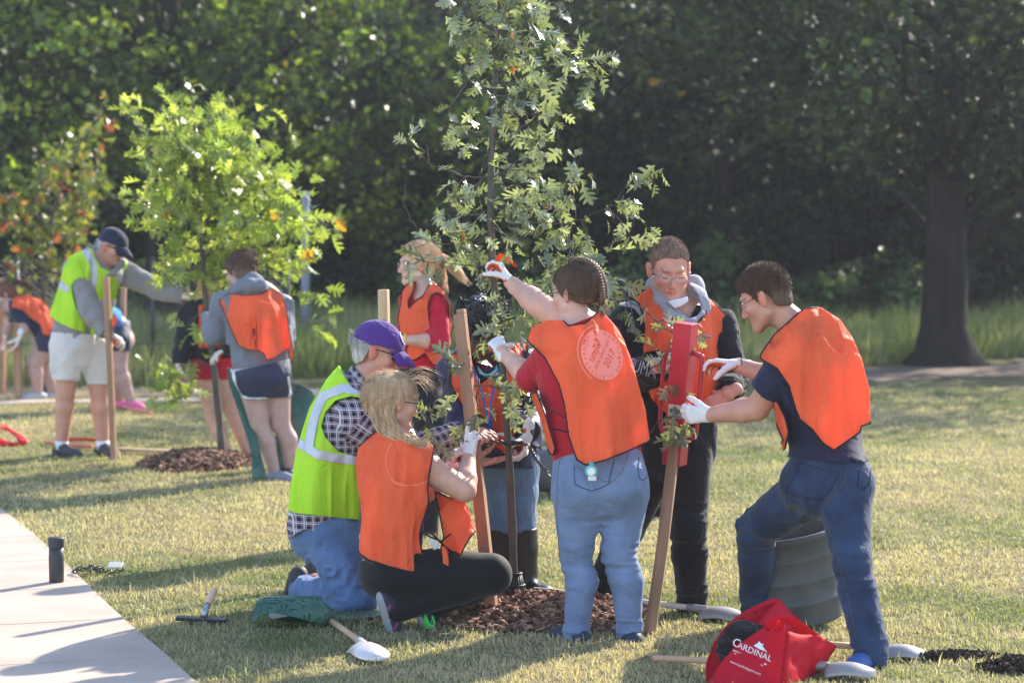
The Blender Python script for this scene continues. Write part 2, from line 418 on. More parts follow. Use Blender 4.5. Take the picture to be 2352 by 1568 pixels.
# -- bare dirt path by the wood
M_dirt = mat('bare_dirt', (0.21, 0.155, 0.12), rough=0.95, spec=0.1, var=0.35, vscale=1.2, bump=0.6, bscale=20, bdist=0.03, fine=0.15)
def strip(name, mid, halfw, z, m, jit=0.12, n=8, kind='structure'):
    c = catmull(mid, n); V = []; F = []
    for i, p in enumerate(c):
        t = nrm(c[min(i + 1, len(c) - 1)] - c[max(i - 1, 0)]); s_ = A(-t[1], t[0], 0)
        for k, sg in enumerate((-1, 1)):
            hw = (halfw[i * (len(halfw) - 1) // max(len(c) - 1, 1)]) * (1 + jit * 2 * float(vnoise(p[0] * 1.7, p[1] * 1.7, 9.0 * k)))
            V.append(p + s_ * sg * hw + A(0, 0, z))
    F = [[2 * i, 2 * i + 1, 2 * i + 3, 2 * i + 2] for i in range(len(c) - 1)]
    return tag(mesh_np(name, np.array(V), [f[::-1] for f in F], m, base=np.zeros(3)), kind=kind)
strip('dirt_path', [A(-14, 25.0, 0), A(-7, 25.0, 0), A(-3.5, 25.2, 0), A(0, 26, 0), A(3.5, 27.7, 0), A(6.5, 28.9, 0), A(11, 29.6, 0), A(16, 30, 0)], [.35, .35, .35, .5, .9, 1.7, 2.2, 2.2], 0.008, M_dirt)
# -- mulch and soil patches -------------------------------------------------
M_mulch = mat('bark_mulch', rough=0.9, spec=0.15, attr=True, var=0.2)
M_soil = mat('dark_soil', (0.035, 0.022, 0.016), rough=0.95, spec=0.1, var=0.3, vscale=20, bump=0.8, bscale=60, bdist=0.01)
def mulch(name, cx, cy, rx, ry, h, n, label, seed, soil=False, size=0.035, cols=((0.20, 0.105, 0.07), (0.11, 0.055, 0.04), (0.32, 0.19, 0.13))):
    r = np.random.RandomState(seed); mb = MB(); V = []; C = []
    # mound
    nr, na = 7, 36; VV = [A(cx, cy, h)]; 
    for i in range(1, nr + 1):
        for j in range(na):
            a = 2 * math.pi * j / na; q = i / nr; k = q * (1 + 0.16 * float(vnoise(math.cos(a) * 2 + seed, math.sin(a) * 2, 0.5)))
            VV.append(A(cx + rx * k * math.cos(a), cy + ry * k * math.sin(a), h * (1 - q * q) + 0.015 * r.randn() * (1 - q) - (0.02 if i == nr else 0)))
    F = [[0, 1 + j, 1 + (j + 1) % na] for j in range(na)] + [[1 + i * na + j, 1 + (i + 1) * na + j, 1 + (i + 1) * na + (j + 1) % na, 1 + i * na + (j + 1) % na] for i in range(nr - 1) for j in range(na)]
    mb.add(VV, F, (0.06, 0.03, 0.02))
    for i in range(n):
        a = r.rand() * 2 * math.pi; q = math.sqrt(r.rand()) * 1.04; q *= (1 + 0.16 * float(vnoise(math.cos(a) * 2 + seed, math.sin(a) * 2, 0.5)))
        c = A(cx + rx * q * math.cos(a), cy + ry * q * math.sin(a), max(0, h * (1 - q * q)) + 0.01 + 0.012 * r.rand())
        R = frame(A(*(r.randn(2)), r.randn() * 0.45), A(r.randn() * .5, r.randn() * .5, 1)).T
        s_ = size * (0.5 + r.rand()); col = np.array(cols[r.randint(len(cols))]) * (0.7 + 0.6 * r.rand())
        mb.box(c, (s_ * 0.5, s_ * 1.3, s_ * (0.22 if not soil else 0.6)), R, col, taper=0.75)
    o = mb.build(name, M_mulch, smooth=False, cols=True, base=A(cx, cy, 0)); tag(o, label=label, cat='mulch' if not soil else 'soil', kind='stuff'); return o
g_ = G(1235, 1422); mulch('bark_mulch', g_[0], g_[1] + .12, 0.54, 0.46, 0.07, 2300, 'reddish brown bark mulch heaped round the central sapling', 3)
g_ = G(455, 1066); mulch('bark_mulch', g_[0] - 0.0, g_[1], 0.42, 0.55, 0.09, 1200, 'brown bark mulch heaped at the foot of the bright green sapling', 5)
g_ = G(2310, 1540); mulch('soil_clods', g_[0] + .05, g_[1], 0.15, 0.09, 0.04, 360, 'dark soil crumbs on the grass at the right edge', 6, True, 0.02, ((0.05, .03, .025), (0.03, .02, .015)))
g_ = G(2195, 1515); mulch('soil_clods', g_[0], g_[1], 0.22, 0.05, 0.02, 260, 'thin trail of dark soil between the pale shovel blade and the right edge', 8, True, 0.016, ((0.06, .04, .03), (0.04, .025, .02)))
# -- grass blades ----------------------------------------------------------
M_grass = mat('grass_blade', rough=0.55, spec=0.35, attr=True, var=0.12, vscale=1.5, trans=0.4, tcol=(1.2, 1.25, 0.7))
def blades(name, x, y, h, wdt, col, label, seed, lean=0.5, z0=None, cat='grass'):
    r = np.random.RandomState(seed); n = len(x); a = r.rand(n) * 2 * np.pi; la = r.rand(n) * 2 * np.pi; ln = lean * r.rand(n)
    dx, dy = np.cos(a), np.sin(a); lx, ly = np.cos(la) * ln, np.sin(la) * ln
    z = np.zeros(n) if z0 is None else z0; V = np.zeros((n, 5, 3), np.float32)
    for i, (hw, t) in enumerate(((-1, 0), (1, 0), (0.75, .55), (-0.75, .55), (0, 1))):
        V[:, i, 0] = x + dx * wdt * hw + lx * h * t * t * 1.3; V[:, i, 1] = y + dy * wdt * hw + ly * h * t * t * 1.3
        V[:, i, 2] = z - 0.004 + h * t * np.sqrt(np.maximum(1 - (ln * t) ** 2 * 0.7, 0.05))
    b = np.arange(n)[:, None] * 5
    F = np.concatenate([b + [0, 1, 2], b + [0, 2, 3], b + [3, 2, 4]]).astype(np.int32)
    o = mesh_np(name, V.reshape(-1, 3), F, M_grass, smooth=True, cols=np.repeat(col, 5, 0), base=np.zeros(3))
    return tag(o, label, cat, kind='stuff')
def grass_colour(x, y, r):
    s = vnoise(x * 0.9 + 3, y * 0.9, 0 * x) + 0.7 * vnoise(x * 3.1, y * 3.1, 5 + 0 * x) + 0.35 * r.randn(len(x)); s = s + 0.5 - 0.25 * np.clip((y - 12) / 8, -0.6, 1) * 0
    t = np.clip(s * 0.8 + 0.5, 0, 1)[:, None]
    g = np.array([0.155, 0.195, 0.075]); d = np.array([0.46, 0.385, 0.255]); c = g * (1 - t) + d * t
    return c * (0.75 + 0.5 * r.rand(len(x), 1))
def outside_pave(x, y):
    ex = np.array([p[0] for p in EDGE])[::-1]; ey = np.array([p[1] for p in EDGE])[::-1]
    return x > np.interp(y, ey, ex) - 0.012 - 0.02 * RNG.rand(len(x)) + (y > 26) * 0
r = np.random.RandomState(21)
def scatter(n, y0, y1, dens_pow=1.0):
    y = (y0 + (y1 - y0) * r.rand(n) ** dens_pow); hw = y * 0.2 + 1.3; x = (r.rand(n) * 2 - 1) * hw; return x, y
def in_path(x, y): return np.abs(y - np.interp(x, [-14, -3.5, 0, 3.5, 6.5, 11, 16], [25, 25.2, 26, 27.7, 28.9, 29.6, 30])) < np.interp(x, [-14, -3.5, 0, 3.5, 6.5, 16], [.25, .25, .4, .8, 1.5, 2.1])
x, y = scatter(440000, 8.6, 26, 1.4)
clump = vnoise(x * 9, y * 9, 0 * x)
k = outside_pave(x, y) & ~in_path(x, y)
g1, g2 = G(1235, 1422), G(455, 1066)
for (cx, cy, rx, ry) in ((g1[0], g1[1] + .12, 0.52, 0.44), (g2[0], g2[1], 0.40, 0.52)):
    k &= ((x - cx) / rx) ** 2 + ((y - cy) / ry) ** 2 > 0.85 + 0.4 * r.rand(len(x))
x, y, clump = x[k], y[k], clump[k]
h = (0.014 + 0.022 * r.rand(len(x))) * (1 + 0.5 * clump); tall = r.rand(len(x)) < 0.012; h[tall] *= 2.0
blades('lawn_grass', x, y, h, 0.0016 + 0.0012 * r.rand(len(x)) + 0.0001 * y, grass_colour(x, y, r), 'short patchy lawn grass, green and straw coloured, in the sun', 22, lean=1.0)
# tall unmown grass before the wood
x, y = scatter(68000, 26, 37, 1.0); k = ~in_path(x, y) & (y > np.interp(x, [-8, -3.5, 0, 4, 8], [26.2, 26.5, 27.6, 29.5, 31.5]) + 0.5 * vnoise(x * 1.3, 0 * x, 0 * x)); x, y = x[k], y[k]
tc = np.clip(0.45 + 0.5 * vnoise(x * .6, y * .6, 0 * x) + .2 * r.randn(len(x)), 0, 1)[:, None]
col = (np.array([.17, .22, .075]) * (1 - tc) + np.array([.34, .32, .17]) * tc) * (0.75 + .5 * r.rand(len(x), 1))
blades('tall_grass', x, y, 0.22 + 0.34 * r.rand(len(x)) * (1 + .8 * vnoise(x * .8, y * .8, 2 + 0 * x)), 0.006 + 0.004 * r.rand(len(x)), col, 'tall unmown grass between the dirt path and the wood', 24, lean=0.5)

# ================================================================== TREES
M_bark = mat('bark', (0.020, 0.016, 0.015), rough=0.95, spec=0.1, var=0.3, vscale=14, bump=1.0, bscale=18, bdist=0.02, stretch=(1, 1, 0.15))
M_leafbg = mat('wood_leaf', rough=0.45, spec=0.4, attr=True, var=0.2, vscale=1.5, trans=0.42, tcol=(1.5, 1.6, 0.55))
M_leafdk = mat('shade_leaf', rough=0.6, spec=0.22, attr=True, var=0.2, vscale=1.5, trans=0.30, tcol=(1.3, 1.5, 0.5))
def rand_rot(r, n, up=0.0):
    """n random frames, normals biased to up"""
    nn = r.randn(n, 3); nn[:, 2] = nn[:, 2] + up; nn /= np.linalg.norm(nn, axis=1)[:, None]
    t = r.randn(n, 3); t -= nn * np.sum(nn * t, 1)[:, None]; t /= np.linalg.norm(t, axis=1)[:, None]
    return t, np.cross(nn, t), nn
def leafcloud(C, size, r, T, Fc, tint, up=0.6, dirs=None):
    n = len(C); t, u, nn = rand_rot(r, n, up)
    if dirs is not None:
        t = dirs + 0.55 * r.randn(n, 3); t /= np.linalg.norm(t, axis=1)[:, None]
        nn -= t * np.sum(nn * t, 1)[:, None]; nn /= np.linalg.norm(nn, axis=1)[:, None]; u = np.cross(nn, t)
    m = len(T); s = size[:, None, None]
    V = C[:, None, :] + s * (T[None, :, 0:1] * u[:, None, :] + T[None, :, 1:2] * t[:, None, :] + T[None, :, 2:3] * nn[:, None, :])
    F = (np.arange(n)[:, None, None] * m + np.asarray(Fc)[None]).reshape(-1, len(Fc[0]))
    return V.reshape(-1, 3), F.astype(np.int32), np.repeat(tint, m, 0)
T_simple = np.array([[0, 0, 0], [.36, .3, .08], [.30, .72, .03], [0, 1.05, -.12], [-.30, .72, .03], [-.36, .3, .08]]); F_simple = [[0, 1, 2, 3], [0, 3, 4, 5]]
def bgtree(x, y, h, R, n, label, seed, trunk_r=0.25, zlo=1.2, cols=((.05, .085, .018), (.08, .12, .02), (.035, .06, .02)), size=0.13, name='tree', lean=0, mats=None, nclump=110, crown_pts=None, group=None, cat='tree', flare=1.6, inner=0.35):
    r = np.random.RandomState(seed); t = empty(name, (x, y, 0), label, cat, group)
    z0 = float(ground_z(np.array(x), np.array(y)))
    if trunk_r:
        mb = MB(); hh = h * 0.8
        pts = [A(x + lean * q * hh + 0.04 * r.randn() * (q > 0), y, z0 - 0.05 + hh * q) for q in (0, .02, .05, .1, .25, .5, .75, 1)]
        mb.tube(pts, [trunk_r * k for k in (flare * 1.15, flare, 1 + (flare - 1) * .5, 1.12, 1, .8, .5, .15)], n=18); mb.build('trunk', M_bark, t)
        lb = MB()
        for i in range(14):
            a = r.rand() * 6.28; q = 0.22 + 0.6 * r.rand(); p0 = A(x + lean * q * hh, y, z0 + q * hh); d = A(math.cos(a), math.sin(a), 0.35 + .4 * r.rand()); L_ = R * (0.6 + .4 * r.rand()) * (1.1 - .5 * q)
            lb.tube([p0, p0 + d * L_ * .4, p0 + d * L_ * .75 + A(0, 0, -.05 * L_), p0 + d * L_], [trunk_r * .3, trunk_r * .2, trunk_r * .1, 0.01], n=6)
        lb.build('limb', M_bark, t)
    # clumps
    C = []
    for i in range(nclump):
        while True:
            p = r.rand(3) * 2 - 1
            if inner < np.linalg.norm(p) < 1: break
        zc = (h + zlo) / 2; hz = (h - zlo) / 2
        C.append([x + lean * 2 + p[0] * R * (1 - .25 * max(p[2], 0)), y + p[1] * R * .9, zc + p[2] * hz])
    C = np.array(C) + np.array([0, 0, z0]); ci = r.randint(len(C), size=n)
    cs = 0.22 + 0.28 * r.rand(len(C))
    off = r.randn(n, 3); off /= np.linalg.norm(off, axis=1)[:, None]; off *= (r.rand(n, 1) ** 0.4)
    Pc = C[ci] + off * cs[ci][:, None] * A(1.5, 1.5, 0.75) * (R / 2.4)
    cc = np.array(cols)[r.randint(len(cols), size=len(C))][ci] * (0.45 + 1.1 * r.rand(n, 1) ** 1.5) * (.30 + 1.7 * r.rand(len(C), 1) ** 1.6)[ci]; aut = r.rand(n) < 0.0012; cc[aut] = (.25, .14, .02)  # leaf and clump brightness paints sunlit masses and shaded gaps
    V, F, CC = leafcloud(Pc, size * (0.6 + 0.8 * r.rand(n)), r, T_simple, F_simple, cc, up=0.8)
    mesh_np('crown', V, F, mats or (M_leafdk if cols is SHADE_DARK else M_leafbg), t, smooth=False, cols=CC); return t
LIT_GREEN = ((.10, .145, .03), (.155, .20, .035), (.06, .095, .022)); SHADE_DARK = ((.018, .030, .012), (.024, .036, .014), (.032, .038, .015))  # leaf colours carry the light: one set brightened as sunlit, one deepened as shade
# the big tree on the right, its trunk in the shade
tb = G(2172, 838)
bgtree(tb[0], tb[1], 6.0, 4.4, 15000, 'big dark tree on the right with a thick flared trunk', 31, trunk_r=0.245, zlo=2.0, cols=SHADE_DARK, size=0.11, flare=1.9, nclump=230, inner=0.25)
# left trunk behind the green sapling
tb = G(362, 800)
bgtree(tb[0], tb[1] + 1.0, 7.0, 3.0, 9000, 'tall tree with a thick dark trunk behind the man in the navy cap', 32, trunk_r=0.30, zlo=2.1, cols=LIT_GREEN, size=0.125, flare=1.3, nclump=150)
WOOD = [(-7.6, 37.0, 6.6, 2.8, 7500, LIT_GREEN), (-3.6, 37.5, 6.8, 2.7, 7500, LIT_GREEN), (-0.6, 37.0, 4.6, 2.0, 4500, LIT_GREEN), (1.6, 40, 9.4, 3.0, 11000, SHADE_DARK), (4.6, 38.5, 9.2, 3.0, 11000, SHADE_DARK), (8.4, 39, 9.2, 3.2, 11000, SHADE_DARK), (3.0, 36.5, 5.4, 2.2, 6000, SHADE_DARK), (-9.8, 42, 9.5, 3.2, 8000, SHADE_DARK), (11.8, 37, 8.8, 3, 6000, SHADE_DARK), (15.5, 38, 8.5, 3.2, 4500, SHADE_DARK), (19.5, 40, 9, 3.4, 4000, SHADE_DARK), (-13.5, 39, 8.5, 3.2, 4000, LIT_GREEN)]
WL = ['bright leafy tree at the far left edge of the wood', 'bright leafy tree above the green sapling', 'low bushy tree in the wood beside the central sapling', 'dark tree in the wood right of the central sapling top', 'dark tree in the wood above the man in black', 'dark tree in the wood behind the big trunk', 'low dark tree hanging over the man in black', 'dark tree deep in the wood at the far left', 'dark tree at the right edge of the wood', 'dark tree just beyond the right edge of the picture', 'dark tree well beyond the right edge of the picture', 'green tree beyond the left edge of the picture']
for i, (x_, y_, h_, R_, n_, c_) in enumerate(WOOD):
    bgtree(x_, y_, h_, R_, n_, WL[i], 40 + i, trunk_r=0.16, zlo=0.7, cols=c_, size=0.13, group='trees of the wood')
# deeper rows
lab = 0
for row, (yy, hh) in enumerate(((44.5, 7.0), (49.5, 8.5))):
    for i in range(7):
        xx = -13.5 + i * 4.4 + (row * 2.0) + r.rand()
        bgtree(xx, yy + r.rand(), hh - 1.0 * r.rand(), 3.3, 6500, 'dark tree deep in the %s row of the wood, %s from the left' % (('second', 'rearmost')[row], ('first', 'second', 'third', 'fourth', 'fifth', 'sixth', 'seventh')[i]), 60 + row * 10 + i, trunk_r=0.2, zlo=0.2, cols=SHADE_DARK, size=0.20, group='trees deep in the wood', nclump=90)
# undergrowth
for i, (x_, y_, h_, R_) in enumerate(((-8.5, 35.5, 1.5, 1.4), (-4.2, 36.6, 1.2, 1.5), (-0.9, 36.2, 1.3, 1.5), (2.4, 35.8, 1.4, 1.5), (5.0, 35.3, 1.1, 1.3), (8.2, 34.8, 1.3, 1.3))):
    bgtree(x_, y_, h_, R_, 2600, ['shrub at the far left foot of the wood', 'shrub at the foot of the wood left of the green sapling trunk', 'shrub at the foot of the wood behind the blonde woman in red', 'shrub at the foot of the wood behind the man in black', 'shrub at the foot of the wood left of the big trunk', 'shrub right of the big trunk'][i], 90 + i, trunk_r=0.03, zlo=0.0, cols=((.05, .09, .03), (.07, .10, .04)), size=0.10, name='shrub', group='shrubs along the wood', nclump=40, cat='shrub', flare=1)
# woodland on the added bank: dense, uncountable
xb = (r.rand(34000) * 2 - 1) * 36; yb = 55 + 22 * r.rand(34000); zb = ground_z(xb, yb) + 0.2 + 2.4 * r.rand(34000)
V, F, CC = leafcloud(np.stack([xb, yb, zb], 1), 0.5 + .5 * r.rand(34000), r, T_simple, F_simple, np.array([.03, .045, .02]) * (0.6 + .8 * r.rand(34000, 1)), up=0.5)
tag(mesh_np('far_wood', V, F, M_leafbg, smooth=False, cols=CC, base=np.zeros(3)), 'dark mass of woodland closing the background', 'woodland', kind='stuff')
print('env', time.time() - T0)
# ================================================================== PEOPLE TOOLS
M_skin = mat('skin', rough=0.5, spec=0.35, attr=True, var=0.10, vscale=18, fine=.04, sss=0.0, bump=0.15, bscale=180, bdist=0.001)
M_glove = mat('work_glove', rough=0.85, spec=0.2, attr=True, var=0.06, vscale=40, bump=0.3, bscale=500, bdist=0.001)
M_orange = mat('orange_vest_mesh', (1.0, 0.17, 0.065), rough=0.62, spec=0.25, var=0.13, vscale=9, stretch=(1, 1, .22), trans=0.38, tcol=(1.0, 0.9, 0.8), bump=0.25, bscale=600, bdist=0.001, fine=0.05, wrinkle=.9)  # stretched tone streaks paint fold shading and doubled mesh into the colour
M_lime = mat('lime_vest_mesh', (0.60, 0.92, 0.05), rough=0.6, spec=0.25, var=0.04, vscale=3, trans=0.35, bump=0.25, bscale=600, bdist=0.001, fine=0.04, wrinkle=.5)
M_silver = mat('reflective_tape', (0.50, 0.50, 0.56), rough=0.35, spec=0.6, var=0.05, vscale=8)
M_piping = mat('black_binding', (0.02, 0.012, 0.02), rough=0.8)
M_shoe = mat('shoe', rough=0.6, spec=0.3, attr=True, var=0.1)
M_hair = lambda nm, c: mat('hair_' + nm, c, rough=0.6, spec=0.22, var=0.35, vscale=60, stretch=(1, 1, 0.2), bump=0.7, bscale=260, bdist=0.003)
def cloth(nm, c=(.3, .3, .3), **kw):
    a = dict(rough=0.85, spec=0.15, var=0.08, vscale=5, bump=0.35, bscale=420, bdist=0.0015, sheen=0.15, fine=0.07, wrinkle=.6); a.update(kw); return mat(nm, c, **a)
def rid(n): return 1 - 2 * np.abs(n)
def folds(amp, f, seed=0.0, ridge=False):
    def g(x, y, z):
        n = vnoise(x * f[0] + seed, y * f[1] + seed * .7, z * f[2] + seed * .3); return amp * (rid(n) if ridge else n)
    return g
def knot(pt, r, amp, f, seed=0.0):       # tight creases round one joint
    pt = A(*pt)
    def g(x, y, z):
        w = np.exp(-((x - pt[0]) ** 2 + (y - pt[1]) ** 2 + (z - pt[2]) ** 2) / (r * r))
        return amp * w * rid(vnoise(x * f[0] + seed, y * f[1] + seed, z * f[2] + seed))
    return g
def radial_folds(c, amp, n, axis=(0, 0, 1), seed=0.0, grow=0.5):
    """drapery folds running down from above: amplitude grows below c"""
    c = A(*c)
    def g(x, y, z):
        an = np.arctan2(y - c[1], x - c[0]); t = np.clip((c[2] - z) / grow, 0.12, 1)
        return amp * t * (np.sin(an * n + 2.2 * vnoise(x * 3 + seed, y * 3, z * 2)) + 0.8 * vnoise(np.cos(an) * n * .8 + seed, np.sin(an) * n * .8, z * 2.0))
    return g
def dsum(*fs): return lambda x, y, z: sum(f(x, y, z) for f in fs)

SKINS = dict(fair=(0.60, 0.34, 0.26), tan=(0.46, 0.235, 0.165), pale=(0.62, 0.37, 0.29), dark=(0.11, 0.055, 0.038), ruddy=(0.55, 0.27, 0.20), legs=(0.42, 0.265, 0.235))
class Head:
    def __init__(s, c, fwd, up=(0, 0, 1), size=1.0, jaw=1.0):
        s.c = A(*c); s.R = frame(fwd, up); s.s = size; s.jaw = jaw
    def w(s, p): return s.c + s.R.T @ (A(*p) * s.s)
    def loc(s, V): return ((np.asarray(V) - s.c) @ s.R.T) / s.s
    def C(s, a, b, ra, rb, k=.01, **kw): return cone(s.w(a), s.w(b), ra * s.s, rb * s.s, k=k * s.s, tag='head', **kw)
    def E(s, c, r, k=.02, rot=0.0, **kw):
        R = s.R
        if rot: ca, sa = math.cos(rot), math.sin(rot); R = np.array([[ca, sa, 0], [-sa, ca, 0], [0, 0, 1]]) @ R
        return ell(s.w(c), A(*r) * s.s, R, k=k * s.s, tag='head', **kw)
    def prims(s, mouth=0.0, lean=1.0):
        j = s.jaw; L = [s.E((0, -.012, .032), (.074, .096, .084)), s.E((0, .028, -.028), (.060 * (.5 + .5 * j), .066, .082), .02)]
        for sx in (-1, 1):
            L += [s.C((sx * .050 * j, .002, -.062), (sx * .016, .070, -.099), .018, .018, .02), s.E((sx * .042, .058, -.024), (.022, .024, .022), .018),
                  s.E((sx * .077, -.006, -.010), (.009, .019, .033), .006, rot=sx * 0.45), s.E((sx * .084, -.016, .004), (.006, .012, .020), .004, rot=sx * .5)]
        L += [s.C((-.030, .081, .024), (.030, .081, .024), .013, .013, .012), s.C((0, .076, -.100), (0, .070, -.098), .020, .018, .015)]
        for sx in (-1, 1):
            L += [s.E((sx * .032, .098, .002), (.019, .018, .013), .010, sub=True), s.E((sx * .031, .076, .001), (.015, .013, .012), .004)]
        L += [s.C((0, .085, .008), (0, .108, -.034), .0085, .0120, .008), s.E((.012, .101, -.040), (.008, .010, .007), .005), s.E((-.012, .101, -.040), (.008, .010, .007), .005)]
        L += [s.C((-.019, .084, -.064), (.019, .084, -.064), .007, .007, .006), s.C((0, .090, -.063), (0, .091, -.064), .008, .007, .006), s.C((-.015, .084, -.076 - mouth), (.015, .084, -.076 - mouth), .0075, .0075, .006),
              s.C((-.023, .091, -.0695 - mouth / 2), (.023, .091, -.0695 - mouth / 2), .0022 + mouth * .4, .0022 + mouth * .4, .004, sub=True)]
        return L
    def colour(s, V, base, brow=(.10, .06, .04), stubble=0.0):
        q = s.loc(V); x, y, z = q[:, 0], q[:, 1], q[:, 2]; c = np.tile(np.array(base), (len(V), 1)); near = (np.abs(x) < .1) & (np.abs(y) < .13) & (z > -.14) & (z < .14)
        def mixc(m, col, a=1.0):
            m = np.clip(m, 0, 1)[:, None] * a * near[:, None]; c[:] = c * (1 - m) + np.array(col) * m
        red = np.array(base) * A(1.12, .72, .66)
        mixc(1 - ((np.abs(x) - .042) / .022) ** 2 - ((z + .03) / .022) ** 2 - (y < .03) * 9, red, .6)
        mixc((y > .098) * 1.0 * (np.abs(x) < .02) * (z < -.02) * (z > -.05), red, .5)
        mixc((np.abs(x) > .070) * (np.abs(y + .01) < .035) * (np.abs(z) < .045) * 1.0, red, .7)
        mixc(1.6 - ((x) / .024) ** 2 - ((z + .070) / .011) ** 2 - (y < .070) * 9, np.array(base) * A(.85, .45, .45), .8)
        mixc(2 - (np.abs(z - .022 - .05 * (.03 - np.abs(x)) * 0) / .0055) ** 2 - ((np.abs(x) - .032) / .020) ** 6 - (y < .06) * 9, brow, .55)
        mixc(1.5 - (np.abs(z + .007) / .0035) ** 2 - ((np.abs(x) - .032) / .013) ** 4 - (y < .06) * 9, (.05, .025, .02), .85)
        if stubble: mixc((z < -.03) * (z > -.13) * (y > -.0) * (1.0), np.array(base) * .62, stubble)
        return c
def profile_cut(h, poly, wid=None):
    """keep inside a side-profile polygon (y, z) of the head frame"""
    def f(X, Y, Z):
        V = np.stack(np.broadcast_arrays(X, Y, Z), -1).reshape(-1, 3); q = h.loc(V); d = polysd(poly, q[:, 1], q[:, 2]) * h.s
        if wid is not None: d = np.maximum(d, (np.abs(q[:, 0]) - wid) * h.s)
        return d.reshape(np.broadcast(X, Y, Z).shape)
    return f
HAIRLINE_SHORT = [(.075, .050), (.055, .045), (.035, .030), (.022, -.002), (.010, -.020), (-.002, .0), (-.022, .012), (-.036, -.010), (-.045, -.055), (-.075, -.070), (-.16, -.060), (-.16, .16), (.085, .16), (.092, .085)]
HAIRLINE_LONG = [(.080, .055), (.050, .035), (.030, .0), (.012, -.022), (-.01, -.028), (-.03, -.06), (-.06, -.085), (-.16, -.085), (-.16, .17), (.12, .17), (.10, .075)]
def hair_cap(h, parent, m, line, off=.010, vox=.0045, seed=1.0, amp=.004, extra=(), name='hair', top=0.0, f=(60, 60, 14), cut2=None):
    pr = [h.E((0, -.012, .032 + top * .3), (.074, .096, .084 + top)), h.E((0, -.03, -.02), (.068, .070, .075))] + [p for p in extra]
    pc = profile_cut(h, line); ex = list(extra)
    def cut(X, Y, Z):
        d = pc(X, Y, Z)
        if ex:
            e = np.minimum.reduce([prim_eval(p, X, Y, Z) for p in ex]) - off - .006; d = np.minimum(d, e)
        if cut2 is not None: d = np.maximum(d, cut2(X, Y, Z))
        return d
    return sdf_mesh(name, pr, m, parent, vox=vox, k=.02, off=off * h.s, cut=cut, disp=dsum(folds(amp, f, seed, True), folds(amp * 1.2, (14, 14, 9), seed + 3)))
def fuzz(h, parent, m, line, n=5000, L=.014, comb=(0, -.6, -.3), up=.5, off=.004, seed=0, name='hair_strands', w_=.0008, top=0.0, wave=.25, sub=None):
    """thousands of short hairs rooted on the scalp"""
    r = np.random.RandomState(seed); d = r.randn(n, 3); d /= np.linalg.norm(d, axis=1)[:, None]; rad = A(.074 + off, .096 + off, .084 + off + top); q = d * rad + A(0, -.012, .032 + top * .3)
    k = polysd(line, q[:, 1], q[:, 2]) < -.001; q, d = q[k], (d / rad)[k]; d /= np.linalg.norm(d, axis=1)[:, None]; n = len(q)
    dr = d * up + A(*comb) + wave * r.randn(n, 3); dr -= d * np.minimum(np.sum(dr * d, 1), 0)[:, None]; dr /= np.linalg.norm(dr, axis=1)[:, None]
    ln = L * (.5 + .8 * r.rand(n))[:, None]; sd = np.cross(dr, d); sd /= np.linalg.norm(sd, axis=1)[:, None] + 1e-9
    mid = q + dr * ln * .55 + d * ln * .12; tip = q + dr * ln - d * ln * .05
    V = np.stack([q - sd * w_, q + sd * w_, mid + sd * w_ * .8, mid - sd * w_ * .8, tip], 1).reshape(-1, 3) * h.s; V = V @ h.R + h.c
    b = np.arange(n)[:, None] * 5; F = np.concatenate([b + [0, 1, 2], b + [0, 2, 3], b + [3, 2, 4]]).astype(np.int32); return mesh_np(name, V, F, m, parent)
def strands(name, guides, n, spread, m, parent, rad=.0011, seed=0, curl=.004, cf=25):
    """many thin hair tubes following guide polylines; spread = list of radii along the guide"""
    r = np.random.RandomState(seed); mb = MB()
    for i in range(n):
        g = guides[r.randint(len(guides))]; g = catmull(g, 4); k = len(g); o = r.randn(3); o /= np.linalg.norm(o); o *= r.rand() ** .5
        L_ = int(k * (.65 + .35 * r.rand())); ph = r.rand() * 6.28; pts = []
        for j in range(max(L_, 3)):
            t = j / (k - 1); sp = np.interp(t, np.linspace(0, 1, len(spread)), spread)
            pts.append(g[j] + o * sp + curl * t * A(math.sin(cf * t + ph), math.cos(cf * .8 * t + ph * 2), math.sin(cf * .6 * t + ph)))
        mb.tube(pts, [rad] * (len(pts) - 1) + [rad * .3], n=3, cap=False)
    return mb.build(name, m, parent)
